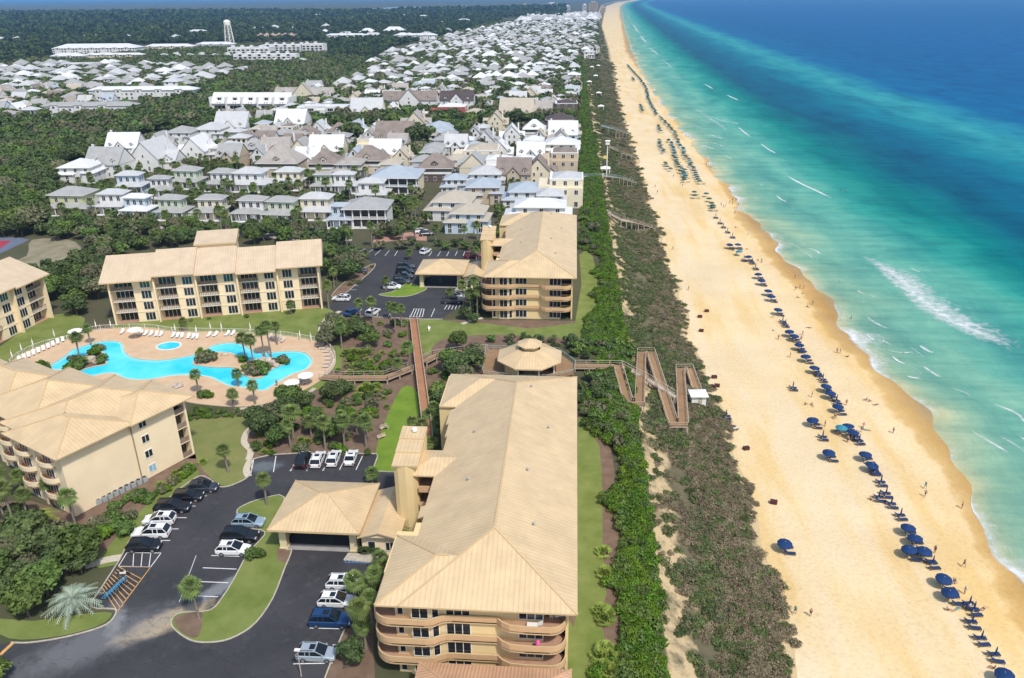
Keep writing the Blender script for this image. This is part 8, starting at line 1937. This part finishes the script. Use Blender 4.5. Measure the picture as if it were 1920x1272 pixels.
# choose what stands as a thing of its own: the largest in the photo
TREES.sort(key=lambda t: -t[0]); PALMS.sort(key=lambda t: -t[0]); SHRUBS.sort(key=lambda t: -t[0])
inview = lambda x, y: -60 < Q(x, y, 3)[0] < 1980 and -10 < Q(x, y, 3)[1] < 1330
TREES = [t for t in TREES if inview(t[1], t[2])]
for _, x, y, s, key in TREES[:285]:
    plant('oak', x, y, -.1, s, R.uniform(0, 6.28), 'tree', 'tree', key, 'trees ' + key[1], s * R.uniform(.85, 1.1))
rest = [(x, y, -.1, s, R.uniform(0, 6.28), R.randrange(4)) for _, x, y, s, _ in TREES[285:]]
for _, x, y, s, key in PALMS[:170]:
    r = put('palm_tree', None, None, (x, y, 0), R.uniform(0, 6.28)); r.scale = (s, s, s * R.uniform(.75, 1.1)); tag(r, None, 'palm tree', 'palms ' + key[1]); me = PALM[R.randrange(5)]
    put('trunk', me[1], r); put('fronds', me[0], r); note(key, r, x, y)
prest = [(x, y, 0, s, R.uniform(0, 6.28), R.randrange(2)) for _, x, y, s, _ in PALMS[170:]]
for _, x, y, s, key, pal in SHRUBS[:240]:
    k = (key[0] if not pal else 'spiky palmetto clump', key[1]); plant('palmetto' if pal else 'bush', x, y, 0, s, R.uniform(0, 6.28), 'shrub', 'shrub', k, 'shrubs ' + key[1])
# the mass of woods beyond: one stuff object
mass = []
def mass_poly(px, spacing, sc, z=5.0, keep=1.0):
    for x, y in scatter_poly(px, spacing, z, .62):
        if R.random() < keep and free(x, y, 4): s = R.uniform(*sc); mass.append((x, y, -.3, s, R.uniform(0, 6.28), R.choice((4, 5, 4, 5, 6, 0)) if y > 900 else R.randrange(4)))
mass_poly([(-60, 128), (60, 112), (130, 98), (110, 80), (280, 78), (600, 72), (700, 92), (860, 56), (940, 42), (940, 30), (700, 48), (480, 56), (-60, 66)], 11, (1.1, 1.7), 6)
mass_poly([(590, 78), (700, 70), (730, 95), (700, 128), (600, 112)], 9, (.9, 1.3), 5)
mass_poly([(260, 262), (330, 232), (410, 216), (470, 236), (380, 250), (280, 275)], 8, (.7, 1.0), 3)
mass_poly([(-60, 66), (480, 56), (700, 48), (940, 31), (1060, 30), (1060, 24), (840, 24), (620, 30), (300, 38), (-60, 44)], 22, (1.8, 2.6), 6)
mass_poly([(-60, 44), (300, 38), (620, 30), (840, 24), (1060, 24), (1060, 14), (840, 20), (640, 26), (500, 24), (300, 25), (-60, 28)], 40, (3.0, 4.2), 6)
scatter_gn('woods', 'continuous dark woods stretching to the horizon', mass + rest, FAR)
scatter_gn('palm_grove', 'small palms massed among the far cottages', prest, FARPALM)

# dune vegetation: a dense green band, then grey-brown scrub thinning to the sand
def blobn(x, y, k, s): return .5 + .25 * (math.sin(x * k + s) + math.sin(y * k * .7 + 1.7 * s + math.sin(x * k * .6 + s))) + .12 * math.sin(x * k * 2.3 + y * k * 1.9 + s)
green, brown = [], []
y = 66.0
while y < 1150:
    st = .95 if y < 200 else 1.4 if y < 420 else 2.6
    a = 4.7 if y < 140 else 3.4 if y < 150 else 7 if y < 170 else 4.2; b = xb(y) + .6; x = a
    if 186 < y < 222: a = x = 4.6
    if 222 <= y < 264: a = x = 3.0
    while x < b:
        q, w = x + R.uniform(-.5, .5) * st, y + R.uniform(-.5, .5) * st
        if free(q, w, .2) and R.random() < .97:
            s = R.uniform(.62, 1.15) * (1 if y < 420 else 1.5); green.append((q, w, min(0, dune_z(q, w) + 0) - .15 + .5 * blobn(q, w, .5, 2) * (y < 420), s, R.uniform(0, 6.28), R.randrange(4)))
        x += st
    x = b
    c = xt(y) - .4
    while x < c + 3.2:
        q, w = x + R.uniform(-.6, .6) * st, y + R.uniform(-.6, .6) * st
        t = (q - b) / (c - b)
        bare = blobn(q, w, .23, 4) * .55 + blobn(q, w, .9, 1) * .45
        dens = .95 if t > .12 else .5
        if y < 150 and t < .3: dens *= .55
        if bare > .70: dens *= .25
        if t > .9: dens *= max(0, .9 - (t - .9) * 5) * (blobn(q, w, .35, 9) > .45)
        if y < 132 and t < .34: dens *= .55
        if R.random() < dens and free(q, w, .75):
            g = blobn(q, w, .12, 7) + (.42 if y > 140 else max(-.22, (y - 128) * .02)) - .34 * (t > .5) + (.15 if t < .5 else 0)
            k = R.choice((2, 3, 3, 4)) if R.random() < g - .12 else R.choice((0, 1, 1, 0, 2))
            s = R.uniform(.6, 1.35) * (1.0 if y < 420 else 1.6); brown.append((q, w, (dune_z(q, w) if q < xt(y) + 3 else beach_z(q, w)) - .05, s * (1.25 if k > 2 else 1), R.uniform(0, 6.28), k))
        x += st * .92
    y += st * .92
y = 1150
while y < 2600:
    for k in range(3):
        q = R.uniform(xb(y) - 40, xt(y) - 6); brown.append((q, y, dune_z(q, y) if q > xb(y) else 0, R.uniform(2.5, 4.5), 1, R.choice((2, 3, 4))))
    y += 7
scatter_gn('dune_shrubs', 'dense bright green shrub band along the top of the dune', green, DUNE_G)
scatter_gn('dune_scrub', 'grey brown and olive scrub covering the dune slope above the beach', brown, DUNE_B)
# sea oats at the toe of the dune: pale tufts in the sand
# ------------------------------------------------------------------ labels of the plants
for key, lst in CLUST.items():
    lst.sort(key=lambda q: q[0]); n = len(lst)
    for i, (_, o) in enumerate(lst):
        o['label'] = f"{key[0]} {key[1]}" + ('' if n == 1 or n > 48 else f", {ORDN[i]} from the left")

# ------------------------------------------------------------------ camera, light, air
cam = bpy.data.cameras.new('camera'); co = bpy.data.objects.new('camera', cam); COL.objects.link(co)
cam.sensor_width = 36; cam.lens = FOC / 1920 * 36; cam.clip_end = 90000; cam.clip_start = 1
M_ = Matrix.Identity(4)
for i in range(3): M_[i][0], M_[i][1], M_[i][2] = IX[i], -IY[i], -FW[i]
M_[0][3], M_[1][3], M_[2][3] = 0, 0, CAM_H
co.matrix_world = M_; SC.camera = co
SUN_EL, SUN_AZ = 55.0, 146.0        # azimuth of the sun, clockwise from +Y
d = Vector((math.sin(rad(SUN_AZ)) * math.cos(rad(SUN_EL)), math.cos(rad(SUN_AZ)) * math.cos(rad(SUN_EL)), math.sin(rad(SUN_EL))))
sl = bpy.data.lights.new('sun', 'SUN'); sl.energy = 2.9; sl.angle = rad(4); sl.color = (1, .965, .90)
so = bpy.data.objects.new('sun', sl); COL.objects.link(so); so.rotation_euler = d.to_track_quat('Z', 'Y').to_euler(); so.location = (0, 0, 200)
W = bpy.data.worlds.new('World'); SC.world = W; W.use_nodes = True
nt = W.node_tree; sk = nt.nodes.new('ShaderNodeTexSky'); sk.sky_type = 'NISHITA'; sk.sun_disc = False; sk.sun_elevation = rad(SUN_EL); sk.sun_rotation = rad(SUN_AZ); sk.air_density = 1.0; sk.dust_density = 1.5; sk.ozone_density = 1.0
bg = nt.nodes['Background']; bg.inputs['Strength'].default_value = .15; nt.links.new(sk.outputs[0], bg.inputs['Color'])
hz = MB(); hz.box(-37000, 38000, -300, 41000, -16, 90)
hm = bpy.data.materials.new('haze'); hm.use_nodes = True; n_ = hm.node_tree.nodes; n_.remove(n_['Principled BSDF'])
pv = n_.new('ShaderNodeVolumePrincipled'); pv.inputs['Color'].default_value = (.26, .58, 1.0, 1); pv.inputs['Density'].default_value = HAZE; pv.inputs['Anisotropy'].default_value = .1
hm.node_tree.links.new(pv.outputs[0], n_['Material Output'].inputs['Volume'])
if HAZE > 0: tag(hz.build('haze', hm), 'thin blue sea haze filling the air', None, None, 'stuff')
SC.view_settings.view_transform = 'Standard'; SC.view_settings.look = 'None'; SC.view_settings.exposure = 0.26; SC.view_settings.gamma = 1
SC.cycles.max_bounces = 5; SC.cycles.diffuse_bounces = 3; SC.cycles.glossy_bounces = 2; SC.cycles.transparent_max_bounces = 8; SC.cycles.volume_bounces = 0
SC.cycles.use_denoising = True
